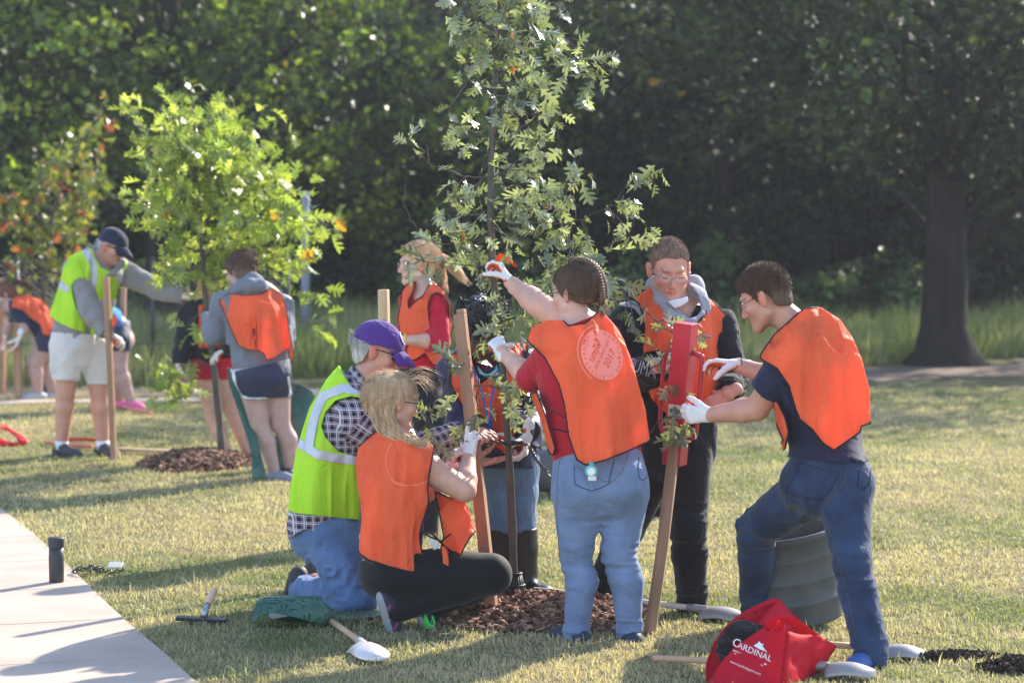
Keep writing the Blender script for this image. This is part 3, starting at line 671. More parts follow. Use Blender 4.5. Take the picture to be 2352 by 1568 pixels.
def hand_prims(w, fwd, palm, right=True, sc=1.0, curl=(.3, .35, .4, .45), curl2=None, thumb=(.6, .7, .35), tb=.3, spread=.10, thick=1.0, cuff=0.04):
    """returns prims, segs(for palm colouring). curl per finger (rad) per joint; palm = direction the palm faces"""
    f = nrm(fwd); pn = nrm(A(*palm) - f * (A(*palm) @ f)); th = np.cross(f, pn) * (1 if right else -1); w = A(*w); L = []; segs = []
    k = .006 * sc; T = thick
    lat = (.026, .009, -.009, -.025); ln = (.070, .078, .072, .056); kx = (.086, .090, .085, .076)
    for i in range(4):
        kn = w + sc * (f * kx[i] + th * lat[i]); L.append(cone(w + sc * (f * .008 + th * lat[i] * .55), kn, .0135 * sc * T, .0115 * sc * T, k=.012 * sc, tag='hand')); segs.append((L[-1]['a'], L[-1]['b'], pn))
        d = nrm(f + th * spread * (1.5 - i)); p = kn; ang = 0
        c1 = curl[i]; c2 = c1 if curl2 is None else curl2[i]
        for j, (fr, ra, rb) in enumerate(((.45, .0100, .0092), (.31, .0092, .0084), (.24, .0084, .0072))):
            ang += c1 if j == 0 else c2
            dd = d * math.cos(ang) + pn * math.sin(ang); pp = -d * math.sin(ang) + pn * math.cos(ang); q = p + dd * ln[i] * fr * sc
            L.append(cone(p, q, ra * sc * T, rb * sc * T, k=k, tag='hand')); segs.append((p, q, pp)); p = q
    p = w + sc * (f * .022 + th * .020 + pn * .006); d = nrm(f * thumb[0] + th * thumb[1] + pn * thumb[2])
    bend = nrm(-th * .6 + pn * .8)
    for j, (l_, ra, rb) in enumerate(((.042, .0150, .0118), (.032, .0115, .0102), (.026, .0102, .0082))):
        d = nrm(d + bend * tb * (j > 0)); q = p + d * l_ * sc; L.append(cone(p, q, ra * sc * T, rb * sc * T, k=k * 1.4, tag='hand')); segs.append((p, q, nrm(pn - th * .5))); p = q
    if cuff: L.append(cone(w - f * cuff * sc, w + f * .012 * sc, .030 * sc * T, .026 * sc * T, n=pn, q=.78, k=.01, tag='hand')); segs.append((L[-1]['a'], L[-1]['b'], pn))
    return L, segs
def glove_cols(segs, white=(.72, .68, .68), orange=(.62, .11, .04), thr=0.15, noc=True):
    def f(V):
        best = np.full(len(V), 1e9); val = np.zeros(len(V))
        for i, (a, b, pp) in enumerate(segs):
            ba = b - a; h = np.clip(((V - a) @ ba) / (ba @ ba), 0, 1); e = V - a - h[:, None] * ba; d = np.linalg.norm(e, axis=1); v = (e @ pp) / (d + 1e-6)
            if noc and i == len(segs) - 1: v = v * 0 - 1
            m = d < best; best[m] = d[m]; val[m] = v[m]
        t = np.clip((val - thr) * 6, 0, 1)[:, None]; return np.array(white) * (1 - t) + np.array(orange) * t
    return f
class Person:
    def __init__(s, label, base, scale=1.0, skin='fair', vox=.005, name='person', group=None):
        s.root = empty(name, base, label, 'person', group); s.S = scale; s.skin = np.array(SKINS[skin]); s.pr = []; s.vox = vox; s.bare = []; s.head = None; s.segs = None
    def limb(s, tag, pts, rs, k=.02, **kw): c = chain(pts, rs, tag, k=k, **kw); s.pr += c; return c
    def arm(s, tag, sh, el, wr, r=(.056, .044, .041, .027), k=.02):
        sh, el, wr = A(*sh), A(*el), A(*wr)
        s.pr += [cone(sh, el, r[0], r[1], k=k, tag=tag + '_upper'), cone(el, el + (wr - el) * .3, r[1] * .96, r[2] * 1.06, k=k, tag=tag + '_fore'), cone(el + (wr - el) * .3, wr, r[2] * 1.06, r[3], k=k, tag=tag + '_fore')]
    def leg(s, tag, hip, kn, an, r=(.095, .062, .058, .040), k=.025, calf=(0, 0, 0)):
        hip, kn, an = A(*hip), A(*kn), A(*an); m = kn + (an - kn) * .32 + A(*calf)
        s.pr += [cone(hip, kn, r[0], r[1], k=k, tag=tag + '_thigh'), cone(kn, m, r[1] * .95, r[2], k=k, tag=tag + '_shin'), cone(m, an, r[2], r[3], k=k, tag=tag + '_shin')]
    def torso(s, pts, rs, n, q=.68, tag='torso', k=.04): s.pr += [cone(pts[i], pts[i + 1], rs[i], rs[i + 1], n=n, q=q, k=k, tag=tag) for i in range(len(pts) - 1)]
    def sel(s, *tags): return [p for p in s.pr if any(p['tag'].startswith(t) for t in tags)]
    def body(s, extra=(), brow=(.10, .06, .04), mouth=0.0, stubble=0.0, legcol=None):
        pr = list(s.pr) + list(extra)
        if s.head is not None: pr += s.head.prims(mouth)
        order = [p for p in pr if not p['sub']]
        # keep head prims in order (they contain cuts), bodies first
        def cols(V):
            c = s.head.colour(V, s.skin, brow, stubble) if s.head is not None else np.tile(s.skin, (len(V), 1))
            return c
        body_pr = [p for p in pr if p['tag'] != 'head']; head_pr = [p for p in pr if p['tag'] == 'head']
        s.body_o = sdf_mesh('body', body_pr + head_pr, M_skin, s.root, vox=s.vox, k=.02, cols=cols, pad=.01); return s.body_o
    def wear(s, name, tags, m, off=.012, cut=None, disp=None, trim=None, extra=(), k=.02, vox=None, shell=None, prims=None, parent=None, cols=None, attrs=None, kk=None):
        pr = (s.sel(*tags) if prims is None else list(prims)) + list(extra)
        if kk is not None: pr = [dict(p, k=kk) for p in pr]
        return sdf_mesh(name, pr, m, parent or s.root, vox=vox or s.vox, k=k, off=off, cut=cut, disp=disp, trim=trim, shell=shell, cols=cols, attrs=attrs)
    def glove(s, *a, name='glove', white=(.72, .68, .68), orange=(.62, .11, .04), **kw):
        pr, segs = hand_prims(*a, thick=1.13, **kw); return sdf_mesh(name, pr, M_glove, s.root, vox=min(.0036, s.vox), k=.006, cols=glove_cols(segs, white, orange))
    def shoe(s, ankle, toe, up=(0, 0, 1), L=.27, col=(.05, .05, .06), sole=(.3, .3, .3), name='shoe', h=.075, W=.040, sh=.020, stripe=None, roll=None):
        an = A(*ankle); t = nrm(toe); u = nrm(A(*up) - t * (A(*up) @ t)); b = an - u * h
        heel = b - t * L * .17 + u * W * .9; ball = b + t * L * .50 + u * .036; tip = b + t * L * .70 + u * .028
        pr = [cone(heel, ball, W * .92, W * 1.06, n=u, q=.75, k=.02), cone(ball, tip, W * 1.05, W * .72, n=u, q=.72, k=.02), cone(an - u * .010, b + t * L * .32 + u * .045, W * 1.05, W * .9, k=.03), cone(heel + u * .005, an - u * .005, W * .9, W * .98, k=.03)]
        def cols(V):
            z = (V - b) @ u; c = np.tile(np.array(col, float), (len(V), 1)); c[z < sh] = sole
            if stripe is not None:
                y = (V - b) @ t; m = (z > sh) & (np.abs(((y * 1.0 + z * .9) % .05) - .02) < .008) & (y > -.02) & (y < .12); c[m] = stripe
            return c
        return sdf_mesh(name, pr, M_shoe, s.root, vox=min(s.vox, .005), k=.02, cols=cols, cut=halfspace(b + u * .001, -u))
def glasses(h, parent, rim=(.02, .02, .02), r=.023, full=True, wrap=False, lens=None):
    mb = MB(); tubes = .0013
    for sx in (-1, 1):
        cx = sx * .032; pts = [h.w((cx + r * 1.1 * math.cos(a), .108 - .010 * abs(math.cos(a)) * (1 if sx * math.cos(a) > 0 else 0), -.002 + r * .78 * math.sin(a))) for a in np.linspace(0, 2 * math.pi, 15)]
        mb.tube(pts, tubes * (1.4 if full else .7), n=5, cap=False); mb.tube([h.w((sx * .058, .098, .004)), h.w((sx * .074, .06, .006)), h.w((sx * .081, .0, .006)), h.w((sx * .080, -.02, -.008))], tubes * 1.6, n=5)
    mb.tube([h.w((-.009, .109, .002)), h.w((0, .113, .005)), h.w((.009, .109, .002))], tubes, n=5)
    o = mb.build('glasses', mat('glasses_frame_%d' % int(rim[0] * 1000), rim, rough=.3, spec=.5), parent)
    if lens is not None:
        lb = MB()
        for sx in (-1, 1):
            cx = sx * .032; ring = [h.w((cx + r * 1.08 * math.cos(a), .107 - .010 * abs(math.cos(a)) * (1 if sx * math.cos(a) > 0 else 0), -.002 + r * .76 * math.sin(a))) for a in np.linspace(0, 2 * math.pi, 14, endpoint=False)]
            lb.add([h.w((cx, .110, -.002))] + ring, [[0, 1 + i, 1 + (i + 1) % 14] for i in range(14)])
        lb.build('lens', lens, o)
    return o
M_clear = mat('clear_lens', (.9, .9, .95), rough=.05, spec=.5, alpha=.10, var=0)
M_black_lens = mat('dark_lens', (.01, .01, .012), rough=.12, spec=.8, var=0)
def cap(h, m, parent, brim_dir=0.0, s=1.0, logo=None, pitch=.0):
    pr = [h.E((0, -.012, .040), (.080, .103, .086)), h.E((0, .03, .028), (.070, .070, .075))]
    o = sdf_mesh('cap', pr, m, parent, vox=.0045, k=.02, off=.006, cut=profile_cut(h, [(.125, .030), (.0, .028), (-.06, .012), (-.16, .002), (-.16, .2), (.16, .2), (.16, .045)]), disp=folds(.003, (12, 12, 12), 2))
    b = MB(); V = []; n = 13; rows = 6; F = []
    for j in range(rows):
        for i in range(n):
            a = math.radians(-62 + 124 * i / (n - 1)); rr = j / (rows - 1)
            x = .073 * math.sin(a) * (1 + .06 * rr); y = .082 * math.cos(a) + .020 + rr * .075 * (math.cos(a) ** .6 if math.cos(a) > 0 else 0)
            V.append(h.w((x, y, .034 - .022 * rr - .35 * (x / .075) ** 2 * .055 - .028 * rr * rr)))
    F = [[j * n + i, j * n + i + 1, (j + 1) * n + i + 1, (j + 1) * n + i] for j in range(rows - 1) for i in range(n - 1)]
    b.add(V, F); b.build('brim', m, o, solid=.004)
    bt = MB(); bt.lathe([(.0001, .008), (.006, .006), (.008, 0)], h.w((0, -.012, .131)), n=12, R=h.R.T); bt.build('button', m, o)
    return o
# ---- woman with braided hair, orange vest and light jeans -------------------
def w10():
    Y0 = 11.2; p = lambda x, y, d=0: P(x, y, Y0 + d)
    s = Person('woman with braided hair and light blue jeans, seen from behind, reaching up to the sapling', G(1385, 1475), skin='fair', vox=.005)
    fn = nrm(A(-.72, .70, 0)); side = nrm(A(.70, .72, 0))
    s.head = Head(p(1319, 672, .03), (-.80, .58, -.10), size=1.0)
    s.torso([p(1380, 1105, .02), p(1362, 980, .02), p(1345, 860, .02), p(1335, 800, .03)], [.190, .182, .195, .170], A(-.35, .94, 0), q=.72)
    s.limb('neck', [p(1338, 765, .02), p(1318, 705, .02)], [.066, .056])
    ls = p(1282, 792, -.06); rs = p(1372, 790, .17)
    s.arm('left', ls, p(1218, 868, .10), p(1152, 806, .30), r=(.066, .050, .045, .029))
    s.arm('right', rs, p(1240, 702, .32), p(1172, 648, .50), r=(.066, .056, .050, .031))
    s.limb('shoulder', [ls, p(1335, 780, .03), rs], [.068, .09, .068], k=.04)
    s.leg('left_leg', p(1328, 1140, -.01), p(1323, 1280, .0), p(1322, 1452, -.0), r=(.104, .060, .059, .044), k=.02, calf=p(1335, 1345) - p(1322, 1345))
    s.leg('right_leg', p(1434, 1140, .03), p(1420, 1275, .0), p(1446, 1455, .0), r=(.102, .065, .063, .041), k=.02, calf=p(1440, 1345) - p(1429, 1345))
    s.body()
    den = cloth('light_denim', (.155, .205, .34), var=.22, vscale=7, bump=.5, fine=.12)
    hip = [ell(p(1330, 1110, -.05), (.103, .12, .13), k=.05), ell(p(1428, 1105, -.03), (.103, .12, .13), k=.05)]
    kl, kr = p(1323, 1285), p(1420, 1270)
    jd = dsum(folds(.004, (5, 5, 18), 1), knot(kl, .10, .014, (5, 5, 36), 2), knot(kr, .11, .015, (5, 5, 34), 3), knot(p(1320, 1455), .08, .014, (8, 8, 40), 4), knot(p(1450, 1450), .08, .014, (8, 8, 40), 5), knot(p(1380, 1180, -.05), .09, .007, (4, 4, 30), 6))
    jn = s.wear('jeans', ['torso', 'left_leg', 'right_leg'], den, off=.010, extra=hip, cut=picpoly([(1150, 1075), (1290, 1038), (1500, 1000), (1560, 1000), (1560, 1478), (1150, 1478)]), disp=jd, k=.02)
    # seams and back pockets lying on the denim
    s.shoe(p(1322, 1452), A(-.55, .6, 0), L=.22, col=(.03, .04, .07), sole=(.25, .25, .28), h=.058); s.shoe(p(1447, 1455), A(-.25, .9, 0), L=.24, col=(.03, .04, .07), sole=(.25, .25, .28), h=.058)
    red = cloth('red_shirt', (.42, .015, .03))
    s.wear('shirt', ['torso', 'shoulder', 'left_upper', 'right_upper'], red, off=.014, cut=fmax(picpoly([(1320, 742), (1385, 715), (1480, 740), (1560, 1100), (1255, 1075), (1210, 900), (1168, 905), (1178, 800), (1240, 765), (1275, 757), (1296, 752)])), disp=dsum(folds(.005, (9, 9, 14), 4)))
    tops = [cone(p(1388, 1020, 0), p(1345, 860, .02), .205, .205, n=A(-.35, .94, 0), q=.78, k=.05), cone(p(1345, 860, .02), p(1330, 795, .03), .205, .17, n=A(-.35, .94, 0), q=.75, k=.05),
            cone(ls + A(0, 0, .008), p(1335, 782, .03), .072, .092, k=.04), cone(p(1335, 782, .03), rs, .092, .072, k=.04), cone(p(1400, 1030, -.02), p(1398, 930, 0), .16, .13, k=.05)]
    vest = [(1212, 782), (1206, 760), (1255, 735), (1292, 735), (1306, 748), (1345, 742), (1378, 712), (1407, 742), (1433, 780), (1459, 856), (1483, 943), (1493, 1012), (1440, 1036), (1390, 1056), (1345, 1067), (1325, 1055), (1306, 1000), (1297, 930), (1283, 880), (1252, 822)]
    front = [(1218, 905), (1232, 900), (1255, 960), (1275, 1030), (1270, 1045), (1262, 1040), (1240, 990)]
    back_plane = halfspace(p(1345, 860, .06), (0, 1, 0))
    vo = s.wear('vest', [], M_orange, prims=tops, off=.030, shell=.0055, cut=picpoly(vest), disp=dsum(radial_folds(p(1350, 800), .011, 8, seed=2, grow=.4), folds(.013, (15, 15, 3), 7, True), folds(.006, (5, 5, 9), 3)), trim=('binding', M_piping, .0035, picpoly([(1218, 700), (1218, 772), (1288, 752), (1300, 700), (1384, 690), (1392, 740), (1415, 790), (1440, 860), (1466, 950), (1480, 1008), (1540, 1003), (1540, 690)])))
    s.wear('vest_front', [], M_orange, prims=tops, off=.034, shell=.0055, cut=picpoly(front), disp=folds(.006, (10, 10, 3), 7), trim=('binding', M_piping, .003))
    # side straps
    mb = MB(); mb.tube([p(1268, 985, -.16), p(1283, 987, -.17), p(1305, 992, -.19)], .004, n=6); mb.tube([p(1240, 905, -.15), p(1262, 940, -.17), p(1300, 960, -.2)], .0025, n=5); mb.build('side_strap', M_piping, s.root)
    z5 = lambda *q: [(1176 + x * .2989, 964.7 + y * .2989) for x, y in q]
    st = mat('tan_thread', (.20, .13, .12)); dk = mat('denim_seam', (.055, .085, .18))
    seam([z5((478, 352), (478, 430), (486, 492), (545, 520), (610, 542), (680, 520), (738, 492), (765, 390), (790, 290)), z5((975, 285), (968, 380), (975, 440), (1005, 462), (1035, 440), (1052, 290))], jn, dk, s.root, 'back_pocket', r=.0024)
    seam([z5((905, 215), (885, 300), (845, 395), (795, 450), (740, 492)), z5((378, 250), (350, 420), (345, 700), (360, 1000), (385, 1300)), z5((760, 470), (700, 470), (590, 400), (480, 352))], jn, st, s.root, 'stitching', r=.0017)
    L = [(disc2d(.112, 44, 7, squash=.86))]; c = p(1391, 812, -.2); rt, upv = A(.97, .22, 0), A(-.10, .1, 1)
    decal('vest_print', L, c, rt, upv, vo, M_print, vo, off=.0015)
    T = arc_text('PRESENTED BY CAMPUS AND CLASS', .098, .021, math.radians(228), math.radians(12.4)); T = [(V * [.86, 1], F) for V, F in T]
    for txt, sz, y0, x0 in (('umw', .052, .038, -.012), ('DEVIL GOAT DAY', .020, .0, 0), ('2017', .046, -.040, .008)):
        V, F = text2d(txt, sz); T.append((rot2(V + [x0, y0], math.radians(52)) * [.9, 1], F))
    decal('vest_lettering', T, c, rt, upv, vo, M_print_dk, vo, off=.0032); decal('vest_print_ring', [ring2d(.128, .0022, 60, math.radians(100), math.radians(235), .86)], c, rt, upv, vo, M_print, vo, off=.002)
    hb = M_hair('brown', (.125, .070, .050)); h = s.head
    ex = [h.E((0, -.10, .03), (.04, .035, .045))]
    UP = [(.080, .055), (.050, .035), (.030, .0), (.012, -.022), (-.01, -.018), (-.035, -.040), (-.07, -.055), (-.16, -.035), (-.16, .17), (.12, .17), (.10, .075)]
    hair_cap(h, s.root, hb, UP, off=.008, seed=3, amp=.005, extra=ex)
    fuzz(h, s.root, hb, UP, n=9000, L=.035, comb=(0, -1.0, -.2), up=.1, off=.012, seed=3)
    # crown braid: overlapping lobes from the top of the head down to the nape
    mb = MB(); path = catmull([h.w((.02, .01, .130)), h.w((.03, -.06, .118)), h.w((.02, -.112, .075)), h.w((.015, -.130, .02)), h.w((.025, -.120, -.025)), h.w((.045, -.095, -.045))], 5)
    for i in range(0, len(path) - 1):
        t = nrm(path[min(i + 1, len(path) - 1)] - path[i - 1 if i else 0]); sd = nrm(np.cross(t, path[i] - h.c)); o = nrm(path[i] - h.c)
        for sg in (-1, 1):
            q = path[i] + o * .012 + sd * sg * .014; mb.tube([q + sd * sg * .014 - t * .010 - o * .006, q + o * .006, q - sd * sg * .012 + t * .014 - o * .002], [.006, .0105, .005], n=7)
    mb.build('braid', hb, s.root)
    strands('loose_hair', [[h.w((.02, -.115, -.02)), h.w((.03, -.14, -.06)), h.w((.04, -.15, -.11))], [h.w((0, -.11, -.06)), h.w((.01, -.13, -.10)), h.w((.0, -.14, -.13))]], 40, [.012, .016, .02], hb, s.root, seed=4)
    glasses(h, s.root, rim=(.05, .05, .06), full=False, lens=M_clear)
    s.glove(p(1152, 806, .30), p(1134, 772, .40) - p(1152, 806, .30), (-.2, .8, .2), right=False, curl=(.5, .6, .7, .7))
    s.glove(p(1170, 646, .50), p(1138, 590, .56) - p(1170, 646, .50), A(-.75, .1, -.35), right=True, curl=(.7, .8, .9, .9), thumb=(.5, .6, .6))
    # watch hanging from the back pocket
    fob = MB(); c = p(1358, 1082, -.215); R = frame(A(0, -1, 0)).T
    fob.lathe([(.0001, -.006), (.026, -.006), (.028, 0), (.024, .006), (.0001, .007)], c, n=24, R=np.array([[1, 0, 0], [0, 0, -1], [0, 1, 0]]), col=(.12, .45, .42)); fob.lathe([(.0001, .0075), (.017, .0078)], c, n=20, R=np.array([[1, 0, 0], [0, 0, -1], [0, 1, 0]]), col=(.75, .72, .72))
    fob.box(p(1360, 1098, -.215), (.036, .014, .020), col=(.7, .62, .62)); fob.box(p(1358, 1066, -.215), (.020, .008, .02), col=(.06, .35, .33))
    fob.build('clip_watch', mat('fob', attr=True, rough=.5), s.root, cols=True, bevel=.002)
    return s

# ---- shared pieces ------------------------------------------------------------
cN = {1: (0, 459.4, .3517), 2: (321.6, 532.9, .3926), 3: (597.2, 698.3, .5276), 4: (900.4, 532.9, .3515), 5: (1084.1, 532.9, .6208), 6: (1359.8, 514.5, .3165), 7: (1598.6, 588.0, .6212)}
def cc(k, *pts): ox, oy, f = cN[k]; return [(ox + x * f, oy + y * f) for x, y in pts]
def armcut(prims, m):
    def f(X, Y, Z): return m - np.minimum.reduce([prim_eval(p, X, Y, Z) for p in prims])
    return f
def notbox(poly):   # remove a picture outline
    g = picpoly(poly); return lambda X, Y, Z: -g(X, Y, Z)
def vest_folds(c, seed, a=1.0, n=8): return dsum(radial_folds(c, .011 * a, n, seed=seed, grow=.35), folds(.013 * a, (16, 16, 3), seed + 5, True), folds(.005 * a, (5, 5, 9), seed + 1))
def vest(s, poly, c, seed=1.0, off=.028, m=None, extra=(), tags=('torso', 'shoulder'), cut=None, a=1.0, name='vest', trim=True, prims=None, notrim=None, **kw):
    f = picpoly(poly)
    if cut is not None: f = fmax(f, cut)
    return s.wear(name, list(tags) if prims is None else [], m or M_orange, prims=(s.sel(*tags) if prims is None else prims), extra=extra, off=off, shell=.0055, cut=f, disp=vest_folds(c, seed, a), trim=(('binding', M_piping, .0035) if notrim is None else ('binding', M_piping, .0035, picpoly(notrim))) if trim else None, k=.04, **kw)
def tape(s, vo, prims, c, seed, bands, off=.028, a=1.0, extra=(), cut=None, hw=.022):
    """reflective tape following the same sheet as the vest, a little proud of it"""
    f = fmin(*[picband(b, hw) for b in bands])
    if cut is not None: f = fmax(f, cut)
    return sdf_mesh('reflective_tape', list(prims) + list(extra), M_silver, vo, vox=s.vox, k=.04, off=off + .0065, shell=.0045, cut=f, disp=vest_folds(c, seed, a))
def hood_roll(s, pts, r, m, name='hood', amp=.006, **kw):
    return sdf_mesh(name, [cone(pts[i], pts[i + 1], r[i], r[i + 1], k=.02) for i in range(len(pts) - 1)], m, s.root, vox=s.vox, k=.02, disp=folds(amp, (18, 18, 18), 3), **kw)
def M_denim(nm, c, **kw): return cloth(nm, c, var=kw.pop('var', .28), vscale=7, bump=.5, fine=.12, **kw)
_txt_i = [0]
def text2d(txt, size=1.0, font_scale=(1, 1)):
    cu = bpy.data.curves.new('lettering', 'FONT'); cu.body = txt; cu.size = size; cu.align_x = 'CENTER'; cu.align_y = 'CENTER'; cu.resolution_u = 3
    o = bpy.data.objects.new('lettering', cu); COL.objects.link(o); dg = bpy.context.evaluated_depsgraph_get(); me = bpy.data.meshes.new_from_object(o.evaluated_get(dg))
    bm = bmesh.new(); bm.from_mesh(me); bmesh.ops.triangulate(bm, faces=bm.faces[:]); bmesh.ops.subdivide_edges(bm, edges=[e for e in bm.edges if e.calc_length() > size * .25], cuts=2, use_grid_fill=True); bmesh.ops.triangulate(bm, faces=bm.faces[:]); bm.to_mesh(me); bm.free()
    V = np.array([v.co[:2] for v in me.vertices]).reshape(-1, 2); F = [list(p.vertices) for p in me.polygons]
    bpy.data.objects.remove(o); bpy.data.curves.remove(cu); bpy.data.meshes.remove(me); return V * np.array(font_scale), F
def decal(name, parts, c, right, up, target, m, parent, off=.0025, depth=.25):
    """parts: list of (V2d in metres, F); laid onto the target surface along -(right x up)"""
    tgts = target if isinstance(target, (list, tuple)) else [target]
    trees = []
    for t in tgts:
        b = base_of(t); me = t.data; co = np.zeros(len(me.vertices) * 3, np.float32); me.vertices.foreach_get('co', co); co = co.reshape(-1, 3) + b
        trees.append(BVHTree.FromPolygons([tuple(v) for v in co], [tuple(p.vertices) for p in me.polygons]))
    R, U = nrm(right), nrm(up); Nn = nrm(np.cross(R, U)); VV = []; FF = []; DD = []; XY = []
    for V2, F in parts:
        b0 = len(VV)
        for x, y in V2:
            p = A(*c) + R * x + U * y; best = None
            for tr in trees:
                h = tr.ray_cast(Vector(p + Nn * depth), Vector(-Nn), depth * 2)
                if h[0] is not None and (best is None or h[3] < best): best = h[3]
            VV.append(p); XY.append((x, y)); DD.append((depth - best) if best is not None else np.nan)
        FF += [[i + b0 for i in f] for f in F]
    VV, XY, DD = np.array(VV), np.array(XY), np.array(DD); q = np.stack([XY[:, 0], XY[:, 1], XY[:, 0] ** 2, XY[:, 0] * 0 + 1], 1); ok = ~np.isnan(DD)
    for _ in range(3):                                  # stray hits are pulled back to the cloth around them
        cf = np.linalg.lstsq(q[ok], DD[ok], rcond=None)[0]; res = DD - q @ cf; ok = ~np.isnan(DD) & (np.abs(np.nan_to_num(res, nan=9)) < .03)
    DD = np.where(np.isnan(DD), q @ cf, DD); DD = q @ cf + np.clip(DD - q @ cf, -.02, .02)
    return mesh_np(name, VV + Nn * (DD[:, None] + off), FF, m, parent, smooth=False)
def disc2d(r, n=40, rings=6, rot=0.0, squash=1.0):
    V = [(0, 0)]; F = []
    for i in range(1, rings + 1):
        for j in range(n): a = 2 * math.pi * j / n; V.append((r * i / rings * math.cos(a) * squash, r * i / rings * math.sin(a)))
    F = [[0, 1 + j, 1 + (j + 1) % n] for j in range(n)] + [[1 + i * n + j, 1 + (i + 1) * n + j, 1 + (i + 1) * n + (j + 1) % n, 1 + i * n + (j + 1) % n] for i in range(rings - 1) for j in range(n)]
    return np.array(V), F
def ring2d(r, w_, n=48, a0=0, a1=2 * math.pi, squash=1.0):
    V = []; 
    for j in range(n + 1):
        a = a0 + (a1 - a0) * j / n; V += [((r - w_) * math.cos(a) * squash, (r - w_) * math.sin(a)), ((r + w_) * math.cos(a) * squash, (r + w_) * math.sin(a))]
    return np.array(V), [[2 * j, 2 * j + 1, 2 * j + 3, 2 * j + 2] for j in range(n)]
def rot2(V, a): ca, sa = math.cos(a), math.sin(a); return V @ np.array([[ca, sa], [-sa, ca]])
def arc_text(txt, r, size, a_start, a_step):
    out = []
    for i, ch in enumerate(txt):
        if ch == ' ': continue
        V, F = text2d(ch, size); a = a_start - i * a_step; V = rot2(V, a - math.pi / 2) + np.array([r * math.cos(a), r * math.sin(a)]); out.append((V, F))
    return out
def subdiv2d(V, F, L):   # not needed for tiny letters
    return V, F
M_print = mat('pale_print', (1.0, .26, .20), rough=.7, var=.03)
M_print_dk = mat('print_letter', (.80, .085, .04), rough=.7, var=.03)
# ---- plaid --------------------------------------------------------------------
def plaid():
    m = bpy.data.materials.new('plaid_flannel'); m.use_nodes = True; t = m.node_tree; N = t.nodes; L = t.links; b = N['Principled BSDF']; b.inputs['Roughness'].default_value = .9; b.inputs['Specular IOR Level'].default_value = .1
    at = N.new('ShaderNodeAttribute'); at.attribute_name = 'GC'; sp = N.new('ShaderNodeSeparateXYZ'); L.new(at.outputs['Vector'], sp.inputs[0])
    def M(op, a, b_=None, c=None):
        n = N.new('ShaderNodeMath'); n.operation = op
        for i, v in enumerate((a, b_, c)):
            if v is None: continue
            if isinstance(v, (int, float)): n.inputs[i].default_value = v
            else: L.new(v, n.inputs[i])
        return n.outputs[0]
    def line(src, off, wdt, per=.036):
        f = M('FRACT', M('ADD', M('DIVIDE', src, per), off)); d = M('ABSOLUTE', M('SUBTRACT', f, .5)); return M('LESS_THAN', d, wdt)
    dk = M('MULTIPLY', M('ADD', line(sp.outputs['X'], 0, .17), line(sp.outputs['Y'], 0, .17)), .5)
    wh = M('MAXIMUM', M('MAXIMUM', line(sp.outputs['X'], .5, .055), line(sp.outputs['Y'], .5, .055)), M('MULTIPLY', M('MAXIMUM', line(sp.outputs['X'], .28, .03), line(sp.outputs['Y'], .28, .03)), .6))
    mx = N.new('ShaderNodeMix'); mx.data_type = 'RGBA'; mx.inputs['A'].default_value = (.20, .15, .20, 1); mx.inputs['B'].default_value = (.018, .016, .04, 1); L.new(dk, mx.inputs['Factor'])
    m2 = N.new('ShaderNodeMix'); m2.data_type = 'RGBA'; L.new(mx.outputs['Result'], m2.inputs['A']); m2.inputs['B'].default_value = (.55, .52, .56, 1); L.new(wh, m2.inputs['Factor'])
    L.new(m2.outputs['Result'], b.inputs['Base Color']); return m
def garment_coords(prims, c, xdir):
    def f(V):
        best = np.full(len(V), 1e9); out = np.zeros((len(V), 3))
        for p in prims:
            d = prim_eval(p, V[:, 0], V[:, 1], V[:, 2]); m = d < best; best[m] = d[m]
            if p['tag'].startswith('torso') or p['tag'] == 'shoulder': out[m, 0] = (V[m] - c) @ xdir; out[m, 1] = V[m, 2] - c[2]
            else:
                ax = nrm(p['b'] - p['a']); q = V[m] - p['a']; u = nrm(np.cross(ax, A(0, 1, .2))); w_ = np.cross(ax, u); out[m, 0] = q @ ax; out[m, 1] = np.arctan2(q @ w_, q @ u) * .05
        return out
    return f

def seam(parts, target, m, parent, name='stitching', r=.0016, off=.001):
    """stitched lines laid on a garment: each polyline starts as a picture outline and is dropped onto the cloth"""
    b = base_of(target); me = target.data; co = np.zeros(len(me.vertices) * 3, np.float32); me.vertices.foreach_get('co', co); co = co.reshape(-1, 3) + b
    tr = BVHTree.FromPolygons([tuple(v) for v in co], [tuple(p.vertices) for p in me.polygons]); o = Vector((0, 0, CAMH))
    for pl in parts:
        pts = []; mb = MB()
        for i in range(len(pl) - 1):
            for k in range(6):
                t = k / 6; x, y = pl[i][0] * (1 - t) + pl[i + 1][0] * t, pl[i][1] * (1 - t) + pl[i + 1][1] * t; h = tr.ray_cast(o, Vector(ray(x, y)).normalized(), 60)
                if h[0] is not None: pts.append(A(*h[0]) + A(*h[1]) * off)
        if len(pts) > 2: mb.tube(pts, r, n=4, cap=False); mb.build(name, m, parent)

def cuffcut(*arms):
    """removes sleeve cloth beyond each wrist; arms = (elbow, wrist, back)"""
    def f(X, Y, Z):
        out = None
        for el, wr, back in arms:
            wr = A(*wr); d = nrm(wr - A(*el)); h = halfspace(wr - d * back, d)(X, Y, Z); r = .13 - np.sqrt((X - wr[0]) ** 2 + (Y - wr[1]) ** 2 + (Z - wr[2]) ** 2); c = np.minimum(h, r); out = c if out is None else np.maximum(out, c)
        return out
    return f
